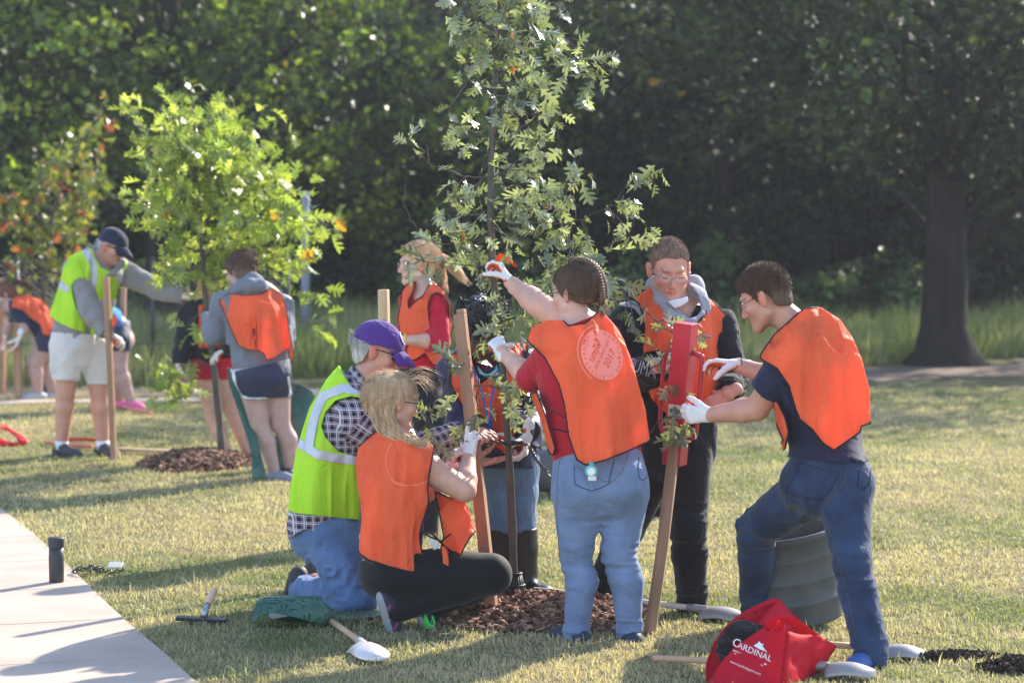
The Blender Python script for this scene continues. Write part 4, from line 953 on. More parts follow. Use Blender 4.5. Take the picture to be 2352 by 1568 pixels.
# ---- the man in the glasses and navy T-shirt, right -----------------------------
def w12():
    Y0 = 11.0; p = lambda x, y, d=0: P(x, y, Y0 + d)
    s = Person('man in glasses, navy T-shirt and dark jeans stepping up to the red post driver', G(1900, 1500), skin='ruddy')
    fn = nrm(A(-.84, .45, -.25))
    h = s.head = Head(p(1758, 682, 0), (-.84, .34, -.42), up=(-.25, .1, .95), size=1.10)
    s.torso([p(1908, 1090, 0), p(1888, 960, 0), p(1872, 860, 0), p(1862, 800, .0)], [.168, .160, .180, .150], nrm(A(-.8, .55, 0)), q=.74)
    s.limb('neck', [p(1843, 765, .0), p(1790, 715, 0)], [.072, .062])
    ls, rs = p(1812, 832, -.12), p(1885, 800, .20)
    s.arm('left', ls, p(1738, 938, .0), p(1632, 952, .10), r=(.068, .052, .048, .033))
    s.arm('right', rs, p(1790, 872, .42), p(1694, 838, .46), r=(.062, .050, .046, .032))
    s.limb('shoulder', [ls, p(1865, 790, .03), rs], [.070, .10, .070], k=.04)
    s.leg('left_leg', p(1868, 1120, .08), p(1737, 1212, .30), p(1738, 1410, .55), r=(.112, .076, .068, .058), k=.02)
    s.leg('right_leg', p(1940, 1125, -.08), p(1957, 1290, -.28), p(2001, 1500, -.45), r=(.108, .066, .064, .066), k=.02)
    s.body(stubble=.25)
    den = M_denim('dark_denim', (.024, .040, .085), var=.45)
    seat = [ell(p(1868, 1105, .0), (.135, .12, .12), k=.05), ell(p(1943, 1100, -.07), (.100, .12, .12), k=.05)]
    jd = dsum(folds(.004, (5, 5, 16), 1), knot(p(1735, 1215, .25), .13, .014, (9, 9, 24), 2), knot(p(1850, 1180, -.05), .16, .011, (22, 6, 12), 6), knot(p(1955, 1300, -.3), .12, .011, (5, 5, 30), 3), knot(p(2003, 1490, -.45), .10, .016, (7, 7, 30), 4), knot(p(1738, 1380, .5), .09, .012, (7, 7, 30), 5))
    jn = s.wear('jeans', ['torso', 'left_leg', 'right_leg'], den, off=.012, extra=seat, cut=picpoly([(1640, 1050), (2060, 1020), (2080, 1532), (1940, 1528), (1900, 1440), (1640, 1440)]), disp=jd)
    s.shoe(p(2001, 1503, -.45), A(-.62, -.75, 0), col=(.05, .11, .30), sole=(.5, .5, .55), h=.062, L=.24); s.shoe(p(1738, 1415, .55), A(-.4, -.9, 0), col=(.05, .11, .30), sole=(.5, .5, .55), h=.062, L=.22)
    seam([cc(7, (387, 762), (365, 810), (335, 868), (400, 890), (465, 900), (500, 860), (528, 803), (460, 785), (387, 762)), cc(7, (605, 790), (597, 850), (620, 862), (640, 840), (648, 772))], jn, mat('dark_seam', (.012, .02, .05)), s.root, 'back_pocket', r=.0024)
    seam([cc(7, (560, 770), (548, 840), (500, 890), (455, 935)), cc(7, (310, 790), (262, 880), (200, 960)), cc(7, (470, 950), (510, 1060), (560, 1250), (600, 1450))], jn, mat('brown_thread', (.14, .09, .06)), s.root, 'stitching', r=.0013)
    navy = cloth('navy_tshirt', (.018, .022, .055))
    sl = halfspace(ls + (p(1738, 938, 0) - ls) * .62, p(1738, 938, 0) - ls)
    sr = halfspace(rs + (p(1790, 872, .42) - rs) * .6, p(1790, 872, .42) - rs)
    # sleeve ends only apply near the arms
    def cut(X, Y, Z):
        tor = np.minimum.reduce([prim_eval(q, X, Y, Z) for q in s.sel('torso', 'shoulder')]) - .06
        return np.maximum(np.minimum(np.maximum(sl(X, Y, Z), sr(X, Y, Z)), tor), picpoly([(1776, 776), (1841, 708), (1880, 700), (2050, 800), (2015, 1040), (1990, 1062), (1905, 1062), (1800, 1048), (1780, 1000), (1740, 960), (1680, 940), (1690, 860)])(X, Y, Z))
    s.wear('tshirt', ['torso', 'shoulder', 'left_upper', 'right_upper'], navy, off=.020, extra=seat, cut=cut, disp=dsum(folds(.008, (8, 8, 8), 4, True), folds(.004, (20, 20, 20), 1)))
    vp = s.sel('torso', 'shoulder') + [cone(p(1945, 1010, -.05), p(1930, 880, 0), .165, .16, k=.06), cone(p(1870, 960, -.1), p(1860, 850, -.05), .11, .11, k=.06)]
    poly = cc(7, (400, 193), (385, 205), (290, 290), (240, 360), (238, 378), (300, 415), (345, 480), (368, 560), (385, 603), (430, 640), (470, 690), (510, 717), (607, 650), (612, 627), (645, 618), (643, 500), (613, 380), (578, 300), (532, 234), (460, 188))
    vest(s, poly, p(1880, 780), 4, prims=vp, off=.034, a=1.25, tags=(), notrim=cc(7, (455, 120), (450, 205), (520, 250), (560, 310), (592, 390), (618, 500), (625, 610), (700, 605), (700, 120)))
    vest(s, cc(7, (268, 545), (300, 535), (330, 600), (342, 650), (330, 710), (305, 732), (300, 715), (322, 680), (300, 630)), p(1880, 780), 9, prims=vp, off=.030, name='vest_front')
    hb = M_hair('dark_brown', (.105, .058, .038))
    hair_cap(h, s.root, hb, HAIRLINE_SHORT, off=.001, seed=5, amp=.001, top=.006, f=(90, 50, 50))
    fuzz(h, s.root, hb, HAIRLINE_SHORT, n=14000, L=.016, comb=(0, .25, -.1), up=.7, off=.002, seed=1, top=.006)
    glasses(h, s.root, rim=(.09, .015, .015), full=True, lens=M_clear)
    s.glove(p(1632, 952, .10), (-1, .1, 0), (.15, .95, .1), right=False, sc=1.08, curl=(.9, .9, .9, .9), thumb=(.8, .6, .5))
    s.glove(p(1694, 838, .46), (-1, 0, .12), (-.2, -.2, -1), right=True, sc=1.12, curl=(.25, .35, .4, .5), curl2=(.6, .6, .6, .6), thumb=(.8, .5, .6))
    mb = MB()
    for (c, ax, rr) in ((p(1641, 952, .10), A(-1, .1, 0), .038), (p(1702, 838, .46), A(-1, 0, .1), .037)):
        u = nrm(np.cross(ax, A(0, 0, 1))); v = np.cross(nrm(ax), u); mb = MB(); mb.tube([c + rr * (math.cos(a) * u + .85 * math.sin(a) * v) for a in np.linspace(0, 6.28, 17)], .0025, n=5, cap=False); mb.build('glove_hem', mat('green_hem', (.02, .22, .14)), s.root)
    return s
# ---- the man in the black hoodie, front view ------------------------------------
def w11():
    Y0 = 11.95; p = lambda x, y, d=0: P(x, y, Y0 + d); q6 = lambda x, y, d=0: p(*cc(6, (x, y))[0], d)
    s = Person('man with a buzz cut, safety glasses, black hoodie and orange vest holding the post driver', G(1500, 1410), skin='ruddy')
    h = s.head = Head(q6(560, 322, 0), (.12, -.90, -.34), up=(.04, -.3, 1), size=1.17, jaw=.98)
    s.torso([p(1552, 1020, .05), p(1550, 930, .05), p(1546, 830, .05), p(1545, 755, .06)], [.175, .170, .195, .165], A(.1, -1, 0), q=.66)
    s.limb('neck', [p(1545, 720, .06), p(1540, 650, .03)], [.078, .070])
    rs, ls = p(1440, 745, .06), p(1648, 748, .06)
    s.arm('right', rs, p(1456, 868, -.02), p(1516, 838, -.26), r=(.070, .056, .050, .034))
    s.arm('left', ls, p(1682, 862, .0), p(1672, 905, -.22), r=(.070, .056, .050, .034))
    s.limb('shoulder', [rs, p(1545, 728, .06), ls], [.070, .10, .070], k=.04)
    s.leg('left_leg', p(1582, 1040, .02), p(1580, 1210, -.08), p(1592, 1405, .0), r=(.098, .070, .066, .050), k=.02)
    s.leg('right_leg', p(1515, 1040, .08), p(1440, 1215, .2), p(1374, 1365, .3), r=(.098, .070, .066, .050), k=.02)
    s.body(mouth=.002, stubble=.12, brow=(.28, .15, .10))
    blk = cloth('black_joggers', (.012, .011, .014), var=.2); hood = cloth('black_hoodie', (.014, .014, .020), var=.15)
    jd = dsum(folds(.005, (6, 6, 14), 1), knot(p(1580, 1215, -.1), .16, .014, (6, 6, 24), 2), knot(p(1592, 1390), .14, .018, (7, 7, 26), 4), knot(p(1380, 1350, .3), .12, .015, (7, 7, 26), 5))
    s.wear('joggers', ['torso', 'left_leg', 'right_leg'], blk, off=.014, cut=picpoly([(1400, 1000), (1690, 1000), (1690, 1412), (1500, 1412), (1480, 1385), (1300, 1385)]), disp=jd)
    sleeve = dsum(folds(.007, (10, 10, 10), 4, True), knot(p(1456, 868, 0), .10, .012, (20, 20, 20), 3), knot(p(1680, 880, -.1), .12, .014, (10, 10, 35), 8))
    hj = s.wear('hoodie', ['torso', 'shoulder', 'right_upper', 'right_fore', 'left_upper', 'left_fore'], hood, off=.016, cut=fmax(picpoly([(1340, 720), (1500, 690), (1520, 745), (1575, 750), (1600, 700), (1740, 720), (1740, 1075), (1340, 1075)]), cuffcut((p(1456, 868, -.02), p(1516, 838, -.26), .02), (p(1682, 862, .0), p(1672, 905, -.22), .02))), disp=sleeve)
    gr = cloth('grey_hood_lining', (.30, .29, .33), var=.1)
    wh = cloth('white_tshirt', (.72, .70, .76))
    s.wear('tshirt', ['neck'], wh, off=.010, cut=picpoly(cc(6, (545, 560), (640, 540), (690, 525), (700, 560), (640, 600), (600, 612))), extra=[ell(q6(620, 590, -.02), (.10, .09, .10))], disp=folds(.003, (20, 20, 20), 1))
    H = lambda x, y, d: q6(x, y, d)
    hood_roll(s, [H(455, 440, .06), H(480, 540, -.04), H(560, 640, -.10), H(650, 700, -.135), H(735, 705, -.13), H(800, 650, -.08), H(810, 560, -.01), H(770, 480, .05), H(710, 410, .10)], [.012, .015, .015, .014, .012, .014, .017, .019, .012], gr, amp=.008)
    s.wear('hood_band', ['torso', 'shoulder'], gr, off=.046, shell=.006, cut=fmin(picband(cc(6, (452, 430), (500, 545), (585, 640), (690, 712)), .021), picband(cc(6, (705, 715), (790, 690), (835, 610), (800, 500), (740, 430)), .020)), disp=folds(.008, (14, 14, 14), 3))
    sdf_mesh('hood', [cone(H(470, 450, .12), H(600, 470, .17), .05, .06), cone(H(600, 470, .17), H(740, 440, .12), .06, .05), cone(H(700, 560, .10), H(760, 480, .10), .06, .04)], gr, s.root, vox=.006, k=.03, disp=folds(.006, (12, 12, 12), 2))
    sdf_mesh('shoulder_panel', s.sel('shoulder', 'right_upper'), gr, s.root, vox=.005, k=.02, off=.022, cut=picpoly(cc(6, (190, 590), (215, 545), (260, 515), (340, 540), (370, 690), (300, 610))), shell=.004)
    poly = cc(6, (430, 432), (340, 460), (262, 512), (340, 575), (375, 660), (385, 760), (368, 900), (385, 1160), (430, 1270), (500, 1350), (560, 1385), (740, 1390), (900, 1350), (960, 1200), (985, 1060), (960, 950), (948, 800), (950, 690), (972, 662), (900, 580), (850, 520), (830, 640), (760, 735), (650, 730), (560, 670), (480, 560))
    vp = s.sel('torso', 'shoulder') + [cone(p(1560, 900, -.03), p(1552, 800, -.03), .165, .15, k=.06)]
    vest(s, poly, p(1545, 740), 6, prims=vp, off=.024, a=1.2, cut=armcut(s.sel('right_fore'), .04))
    hair_cap(h, s.root, M_hair('buzz', (.25, .16, .125)), [(.088, .068), (.066, .070), (.045, .050), (.032, .012), (.012, .0), (-.002, .0), (-.022, .012), (-.036, -.010), (-.045, -.045), (-.16, -.045), (-.16, .16), (.12, .16), (.10, .085)], off=.000, amp=.0008, seed=2, top=.004)
    fuzz(h, s.root, M_hair('buzz', (.1, .1, .1)), [(.088, .068), (.066, .070), (.045, .050), (.032, .012), (.012, .0), (-.002, .0), (-.022, .012), (-.036, -.010), (-.045, -.045), (-.16, -.045), (-.16, .16), (.12, .16), (.10, .085)], n=16000, L=.006, comb=(0, 0, -.1), up=1, off=.001, seed=1, top=.004)
    glasses(h, s.root, rim=(.10, .11, .16), full=False, lens=M_clear, r=.025)
    s.glove(p(1516, 838, -.26), (.80, -.45, .15), (.4, .8, 0), right=True, sc=1.1, cuff=.014, curl=(.9, .95, 1.0, 1.0), thumb=(.7, .6, .5))
    # bare left hand: short sleeve of wrist skin and fingers
    pr, _ = hand_prims(p(1676, 902, -.22), (-.75, -.1, -.45), (-.3, .5, -.6), right=False, sc=1.08, curl=(.4, .45, .5, .5), cuff=.03)
    sdf_mesh('hand', pr, M_skin, s.root, vox=.0038, k=.006, cols=lambda V: np.tile(s.skin, (len(V), 1)))
    s.shoe(p(1592, 1412, 0), A(.9, -.35, 0), col=(.10, .10, .12), sole=(.05, .05, .06), h=.068, L=.30, stripe=(.30, .30, .33)); s.shoe(p(1374, 1372, .3), A(-.3, -.9, 0), col=(.10, .10, .12), sole=(.5, .5, .5), h=.065, L=.29)
    # sleeve lettering
    V, F = text2d('PUMA', .068, (.86, 1.3)); 
    decal('sleeve_lettering', [(rot2(V, -.10), F)], q6(392, 1058, -.1), (1, -.25, -.22), (.15, .1, 1), hj, mat('grey_print', (.42, .39, .45)), s.root, off=.006)
    return s
# ---- woman with curly black hair behind the sapling -------------------------------
def w9():
    Y0 = 12.5; p = lambda x, y, d=0: P(x, y, Y0 + d)
    s = Person('person with curly black hair, navy jacket and rubber boots bending behind the sapling', G(1165, 1372), skin='dark')
    h = s.head = Head(p(1104, 762, -.10), (.30, -.80, -.52), up=(.1, -.5, .9), size=1.08)
    s.torso([p(1162, 1070, .10), p(1145, 970, .08), p(1125, 880, .04), p(1118, 850, .02)], [.165, .165, .180, .150], A(.2, -1, .2), q=.68)
    s.limb('neck', [p(1118, 835, .0), p(1108, 795, -.05)], [.062, .056])
    rs, ls = p(1050, 850, .02), p(1196, 838, .05)
    s.arm('right', rs, p(1058, 985, -.05), p(1122, 1012, -.22), r=(.064, .052, .046, .030)); s.arm('left', ls, p(1222, 950, .02), p(1213, 992, -.26), r=(.062, .052, .048, .031))
    s.limb('shoulder', [rs, p(1120, 830, .02), ls], [.066, .10, .066], k=.04)
    s.leg('right_leg', p(1136, 1090, .08), p(1138, 1215, .0), p(1142, 1352, .05), r=(.096, .064, .058, .046), k=.015); s.leg('left_leg', p(1192, 1090, .12), p(1196, 1215, .02), p(1203, 1352, .05), r=(.092, .062, .056, .044), k=.015)
    s.body(brow=(.01, .008, .008))
    den = M_denim('mid_denim', (.10, .16, .25)); nav = cloth('navy_jacket', (.022, .022, .075), sheen=.1, rough=.5, spec=.3)
    s.wear('jeans', ['torso', 'left_leg', 'right_leg'], den, off=.012, cut=picpoly([(1080, 1040), (1240, 1040), (1240, 1225), (1080, 1225)]), disp=dsum(folds(.006, (8, 8, 16), 1), folds(.004, (20, 20, 20), 1)))
    rub = mat('black_rubber', (.015, .016, .022), rough=.35, spec=.5)
    for sd, an, tg in (('left', p(1203, 1352, .05), A(.6, -.75, 0)), ('right', p(1142, 1352, .05), A(-.3, -.9, 0))):
        b = an - A(0, 0, .06); s.wear('rubber_boot', [sd + '_leg_shin'], rub, off=.022, extra=[cone(b + A(0, 0, .04), b + tg * .16 + A(0, 0, .035), .048, .044, k=.03)], cut=fmax(halfspace(p(1180, 1212, 0), (0, 0, 1)), halfspace(b, (0, 0, -1))), disp=folds(.003, (8, 8, 14), 2))
    s.wear('jacket', ['torso', 'shoulder', 'right_upper', 'right_fore', 'left_upper', 'left_fore'], nav, off=.022, cut=fmax(picpoly([(990, 800), (1070, 800), (1108, 860), (1160, 815), (1260, 790), (1280, 1050), (1215, 1020), (1225, 1075), (1060, 1075), (1000, 1060)]), cuffcut((p(1058, 985, -.05), p(1122, 1012, -.22), .015), (p(1222, 950, .02), p(1213, 992, -.26), .015))), disp=dsum(folds(.009, (9, 9, 12), 3, True), folds(.004, (22, 22, 22), 3)))
    vest(s, [(1035, 815), (1075, 800), (1105, 880), (1140, 850), (1165, 790), (1215, 780), (1208, 840), (1195, 880), (1192, 960), (1180, 1010), (1145, 1010), (1110, 960), (1090, 940), (1060, 930), (1035, 880)], p(1120, 850), 3, off=.036, a=1.0)
    s.wear('collar', ['neck'], cloth('maroon_shirt', (.12, .01, .03)), off=.012, extra=[ell(p(1118, 850, -.03), (.09, .07, .06))], disp=folds(.003, (12, 12, 12), 2))
    mb = MB(); mb.tube([p(1085, 835, -.12), p(1110, 915, -.26), p(1130, 1000, -.22), p(1140, 1040, -.20)], .006, n=6, flat=.4, col=(.02, .10, .40)); mb.tube([p(1148, 838, -.12), p(1128, 920, -.24), p(1128, 1000, -.22)], .006, n=6, flat=.4, col=(.02, .10, .40)); mb.build('lanyard', mat('lanyard', attr=True, rough=.6), s.root, cols=True)
    mb = MB(); pts = [p(1096, 842, -.10), p(1108, 858, -.14), p(1122, 862, -.16), p(1138, 852, -.14), p(1144, 838, -.10)]; mb.tube(catmull(pts, 4), .008, n=7); mb.build('neck_band', mat('teal_band', (.18, .55, .55)), s.root)
    hk = mat('curly_hair', (.012, .010, .012), rough=.35, spec=.5, var=.3, vscale=50, bump=1.0, bscale=120, bdist=.01)
    hair_cap(h, s.root, hk, [(.075, .05), (.045, .03), (.03, -.04), (.03, -.10), (-.16, -.12), (-.17, .18), (.13, .18), (.11, .07)], off=.030, amp=.014, seed=3, top=.012, f=(42, 42, 42))
    g = []; r = np.random.RandomState(9)
    for i in range(26):
        a = r.rand() * 2 * math.pi; q = h.w((.075 * math.cos(a), -.01 + .09 * math.sin(a), .06 + .06 * r.rand())); o = nrm(q - h.c); g.append([q, q + o * .04 + A(0, 0, .01), q + o * .05 + A(0, 0, -.03), q + o * .06 + A(0, 0, -.07 - .06 * r.rand())])
    strands('curls', g, 260, [.006, .018, .022, .024], hk, s.root, rad=.0022, seed=2, curl=.014, cf=30)
    glasses(h, s.root, rim=(.02, .02, .02), lens=M_clear)
    s.glove(p(1212, 996, -.26), (-.15, -.3, -.85), (-.9, .1, .1), right=False, sc=1.12, curl=(.6, .7, .8, .9), thumb=(.7, .5, .6))
    s.glove(p(1118, 1008, -.22), (.9, -.2, .12), (.1, -.4, -.7), right=True, sc=1.05, curl=(.3, .35, .4, .5), thumb=(.8, .5, .5), white=(.50, .52, .44))
    return s
# ---- blonde woman in red at the back -----------------------------------------------
def w6():
    Y0 = 14.7; p = lambda x, y, d=0: P(x, y, Y0 + d); q4 = lambda x, y, d=0: p(*cc(4, (x, y))[0], d)
    s = Person('woman with a blonde ponytail in a red shirt and orange vest, standing behind', A(p(970, 900)[0], Y0, 0), skin='pale', vox=.006)
    h = s.head = Head(p(957, 606, 0), (-.93, -.34, -.06), size=.98)
    s.torso([p(968, 880, .0), p(965, 800, 0), p(970, 740, 0), p(975, 700, 0)], [.145, .135, .155, .130], A(-.85, -.5, 0), q=.74)
    s.limb('neck', [p(972, 675, 0), p(962, 640, 0)], [.056, .052])
    ns, fs = p(1000, 698, -.13), p(948, 694, .12)
    s.arm('left', ns, p(1008, 784, -.17), p(934, 781, -.28), r=(.058, .046, .042, .026)); s.arm('right', fs, p(945, 785, .1), p(915, 790, -.1), r=(.056, .045, .040, .026))
    s.limb('shoulder', [ns, p(975, 690, 0), fs], [.058, .08, .058], k=.04)
    s.leg('left_leg', p(985, 930, -.08), p(985, 1080, -.1), p(985, 1225, -.05), r=(.10, .06, .055, .04)); s.leg('right_leg', p(955, 930, .08), p(955, 1080, .1), p(955, 1215, .1), r=(.10, .06, .055, .04))
    s.body(brow=(.25, .15, .08))
    red = cloth('crimson_shirt', (.46, .012, .035)); blk = cloth('black_trousers', (.015, .014, .018))
    s.wear('trousers', ['torso', 'left_leg', 'right_leg'], blk, off=.015, cut=halfspace(p(968, 840), (0, 0, 1)), disp=folds(.004, (8, 8, 8), 1))
    el, wr = p(1008, 784, -.17), p(934, 781, -.28)
    def cut(X, Y, Z): return fmax(picpoly([(900, 640), (955, 655), (948, 672), (962, 690), (985, 672), (992, 655), (1060, 640), (1070, 880), (975, 885), (975, 700 + 70), (975, 885), (900, 868)]), lambda x, y, z: np.maximum(halfspace(el + (wr - el) * .42, wr - el)(x, y, z), -(prim_eval(s.sel('left_fore')[0], x, y, z) * 0 + 9) ) if False else -9 + 0 * x)(X, Y, Z)
    sleeve_end = halfspace(el + (wr - el) * .40, wr - el); tor = s.sel('torso', 'shoulder')
    def cut2(X, Y, Z):
        t = np.minimum.reduce([prim_eval(q, X, Y, Z) for q in tor]) - .03
        return np.maximum(np.minimum(sleeve_end(X, Y, Z), t), picpoly([(880, 640), (955, 655), (945, 668), (952, 690), (985, 668), (990, 650), (1080, 640), (1080, 846), (880, 846)])(X, Y, Z))
    s.wear('shirt', ['torso', 'shoulder', 'left_upper', 'left_fore', 'right_upper'], red, off=.013, cut=cut2, disp=dsum(folds(.006, (10, 10, 14), 3, True)))
    poly = cc(4, (155, 325), (95, 345), (62, 390), (60, 450), (38, 570), (55, 660), (95, 690), (130, 700), (95, 760), (100, 845), (160, 830), (215, 790), (268, 868), (302, 872), (345, 800), (372, 740), (392, 640), (388, 480), (345, 385), (262, 300), (250, 330), (195, 430), (165, 440), (110, 500), (105, 450), (140, 380))
    hole = picpoly(cc(4, (300, 395), (345, 420), (372, 480), (374, 600), (362, 700), (330, 770), (240, 770), (262, 690), (240, 560), (235, 470), (255, 410)))
    front = lambda X, Y, Z: np.maximum(-hole(X, Y, Z), -9)
    vest(s, poly, p(970, 720), 8, off=.030, a=.9, cut=lambda X, Y, Z: np.where(Y < Y0 + .02, -hole(X, Y, Z), -9.0))
    # shirt lettering
    tx = [text2d('PRESENTED', .018), text2d('CAMPUS', .018), ]
    tx = [(V + np.array([0, .012 - .022 * i]), F) for i, (V, F) in enumerate(tx)]
    hb = M_hair('blonde', (.60, .39, .23))
    hair_cap(h, s.root, hb, HAIRLINE_LONG, off=.014, seed=8, amp=.003, f=(50, 30, 50))
    fuzz(h, s.root, hb, HAIRLINE_LONG, n=6000, L=.04, comb=(0, -1.0, -.1), up=.15, off=.016, seed=3, w_=.001)
    base = h.w((0, -.105, .015)); g = [[base, base + A(.05, 0, .01), base + A(.12, -.02, -.05), base + A(.17 + .03 * k, -.03, -.10 - .03 * k)] for k in range(3)] + [[base, base + A(.03, 0, -.04), base + A(.05, 0, -.12), base + A(.07, 0, -.20)]]
    strands('ponytail', g, 420, [.014, .030, .034, .030], hb, s.root, rad=.0018, seed=5, curl=.006, cf=8)
    glasses(h, s.root, rim=(.30, .22, .25), full=False, lens=M_clear)
    pr, _ = hand_prims(p(934, 781, -.28), (-1, -.1, .05), (0, 0, -1), right=False, sc=.98, curl=(.4, .4, .5, .5)); sdf_mesh('hand', pr, M_skin, s.root, vox=.005, k=.006, cols=lambda V: np.tile(s.skin, (len(V), 1)))
    mb = MB(); c = p(930, 780, -.28); mb.tube([c + .030 * A(0, math.cos(a), math.sin(a)) for a in np.linspace(0, 6.28, 15)], .006, n=6, cap=False); mb.build('wristband', mat('yellow_band', (.75, .65, .04)), s.root)
    return s
# ---- kneeling man, purple cap ------------------------------------------------------
def w7():
    Y0 = 12.15; p = lambda x, y, d=0: P(x, y, Y0 + d); q3 = lambda x, y, d=0: p(*cc(3, (x, y))[0], d)
    s = Person('kneeling man in a purple cap, lime vest, plaid shirt and blue jeans', A(p(770, 1400)[0], Y0, 0), skin='ruddy')
    h = s.head = Head(p(868, 806, 0), (.95, -.10, -.30), up=(.3, 0, .95), size=1.10)
    n = nrm(A(.85, -.15, -.4))
    s.torso([p(752, 1205, .02), p(765, 1110, .02), p(795, 1000, .02), p(815, 930, .02)], [.185, .190, .195, .150], nrm(A(.8, -.35, 0)), q=.78)
    s.limb('neck', [p(818, 905, .0), p(850, 850, 0)], [.076, .066])
    rs, ls = p(818, 962, -.17), p(835, 945, .20)
    s.arm('right', rs, p(935, 1045, -.15), p(1062, 990, .0), r=(.074, .058, .050, .033)); s.arm('left', ls, p(960, 1040, .22), p(1075, 1058, .05), r=(.070, .056, .048, .033))
    s.limb('shoulder', [rs, p(815, 925, .02), ls], [.074, .11, .072], k=.04)
    s.leg('right_leg', p(762, 1230, -.10), p(818, 1380, -.16), p(690, 1355, .30), r=(.118, .080, .074, .055), k=.02)
    s.leg('left_leg', p(770, 1230, .12), p(850, 1372, .12), p(720, 1340, .50), r=(.118, .080, .074, .055), k=.02)
    s.body(brow=(.5, .45, .42))
    den = M_denim('faded_denim', (.105, .165, .32))
    jd = dsum(folds(.006, (6, 6, 12), 1, True), knot(p(800, 1340, -.16), .16, .016, (20, 12, 26), 2), knot(p(730, 1290, .0), .13, .016, (16, 8, 30), 4), knot(p(700, 1350, .25), .12, .014, (30, 10, 10), 5))
    s.wear('jeans', ['torso', 'right_leg', 'left_leg'], den, off=.014, cut=fmax(halfspace(p(750, 1180), (-.12, 0, 1)), halfspace(A(0, 0, -.0), (0, 0, -1)), halfspace(p(690, 1350, .28), nrm(p(690, 1355, .30) - p(818, 1380, -.16)))), disp=jd, extra=[ell(p(745, 1215, .0), (.15, .16, .13), k=.05)])
    for an in (p(686, 1345, .34), p(716, 1335, .54)):
        s.shoe(an, A(-.25, .3, -1), up=nrm(A(1, -.9, .1)), L=.29, col=(.045, .042, .045), sole=(.03, .03, .03), h=.06, W=.046, sh=.026)
    pl = plaid(); tor = s.sel('torso', 'shoulder')
    arms = s.sel('right_upper', 'right_fore', 'left_upper', 'left_fore'); gc = garment_coords(tor + arms, p(800, 1000), nrm(A(.8, .3, 0)))
    wr1, wr2 = p(1062, 990, .0), p(1075, 1058, .05)
    def cut(X, Y, Z):
        d = picpoly([(600, 1150), (700, 900), (780, 840), (812, 868), (862, 915), (900, 900), (1052, 900), (1058, 1090), (900, 1100), (868, 1240), (750, 1225), (700, 1215), (665, 1236), (650, 1190)])(X, Y, Z); return d
    s.wear('shirt', ['torso', 'shoulder', 'right_upper', 'right_fore', 'left_upper', 'left_fore'], pl, off=.020, cut=cut, disp=dsum(folds(.007, (12, 12, 12), 4, True), knot(p(935, 1045, -.15), .12, .012, (24, 20, 24), 3)), attrs=dict(GC=gc), extra=[cone(p(745, 1215, 0), p(760, 1120, 0), .185, .185, n=nrm(A(.8, -.35, 0)), q=.8, tag='torso')])
    s.wear('collar', ['neck'], pl, off=.018, cut=picpoly(cc(3, (350, 280), (385, 250), (480, 350), (480, 420), (430, 400), (360, 320))), attrs=dict(GC=lambda V: np.stack([V[:, 0] * .7 + V[:, 2] * .7, V[:, 2] * .7 - V[:, 0] * .7, V[:, 1]], 1)), extra=[cone(p(800, 905, 0), p(850, 905, 0), .08, .07)])
    poly = cc(3, (345, 262), (290, 325), (215, 450), (180, 560), (155, 650), (132, 800), (122, 895), (150, 908), (300, 925), (440, 940), (560, 945), (580, 700), (420, 662), (340, 640), (285, 580), (268, 530), (285, 470), (330, 418), (400, 400), (470, 415), (510, 440), (470, 400), (400, 360), (362, 305))
    vp = tor + [cone(p(745, 1180, 0), p(765, 1080, 0), .19, .185, n=nrm(A(.8, -.35, 0)), q=.8, k=.05)]
    vo = vest(s, poly, p(800, 900), 3, prims=vp, off=.036, m=M_lime, trim=False, tags=(), a=1.0)
    bands = [cc(3, (470, 380), (360, 365), (275, 400), (240, 480), (222, 560), (212, 620)), cc(3, (165, 600), (250, 655), (340, 672), (420, 680), (520, 690))]
    tape(s, vo, vp, p(800, 900), 3, bands, off=.036, cut=picpoly(poly))
    s.wear('vest_binding', [], mat('lime_binding', (.50, .90, .04), trans=.2), prims=vp, off=.041, shell=.003, cut=fmax(picpoly(poly), picband(cc(3, (345, 268), (400, 340), (470, 395), (500, 430)), .012)), disp=vest_folds(p(800, 900), 3))
    c_ = cap(h, cloth('purple_cap', (.085, .032, .21)), s.root)
    V, F = disc2d(.030, 28, 3); V2, F2 = ring2d(.030, .0035, 28); V3, F3 = text2d('N', .042, (1.2, 1.0))
    lc = h.w((-.0, .085, .085)); 
    decal('cap_badge', [(V, F)], lc, h.w((-1, 0, 0)) - h.c, h.w((0, -.55, .83)) - h.c, c_, mat('cap_badge', (.10, .05, .26)), c_, off=.002)
    decal('cap_badge_print', [(V2, F2), (V3, F3)], lc, h.w((-1, 0, 0)) - h.c, h.w((0, -.55, .83)) - h.c, c_, mat('cap_badge_print', (.60, .50, .72)), c_, off=.0035)
    hb = M_hair('white', (.42, .39, .37)); HL = [(-.022, .03), (-.032, -.02), (-.040, -.055), (-.065, -.080), (-.13, -.075), (-.15, .04)]
    hair_cap(h, s.root, hb, HL, off=.005, seed=5, amp=.002); fuzz(h, s.root, hb, HL, n=9000, L=.022, comb=(0, -.5, -.7), up=.25, off=.008, seed=4)
    g = [[h.w((sx * .03, -.10, .02 + .02 * k)), h.w((sx * .04, -.125, .02 + .02 * k)), h.w((sx * .045, -.145, .045 + .02 * k))] for sx in (-1, 0, 1) for k in (-1, 0, 1)]
    strands('loose_hair', g, 90, [.006, .012, .014], hb, s.root, seed=2, rad=.0012)
    mb = MB()
    for sx in (-1, 1): mb.tube([h.w((sx * .080, -.02, .004)), h.w((sx * .080, .02, .012)), h.w((sx * .070, .075, .010))], [.002, .004, .005], n=6, flat=.6)
    gl = mb.build('sunglasses', mat('black_plastic', (.012, .012, .014), rough=.3), s.root)
    lb = MB()
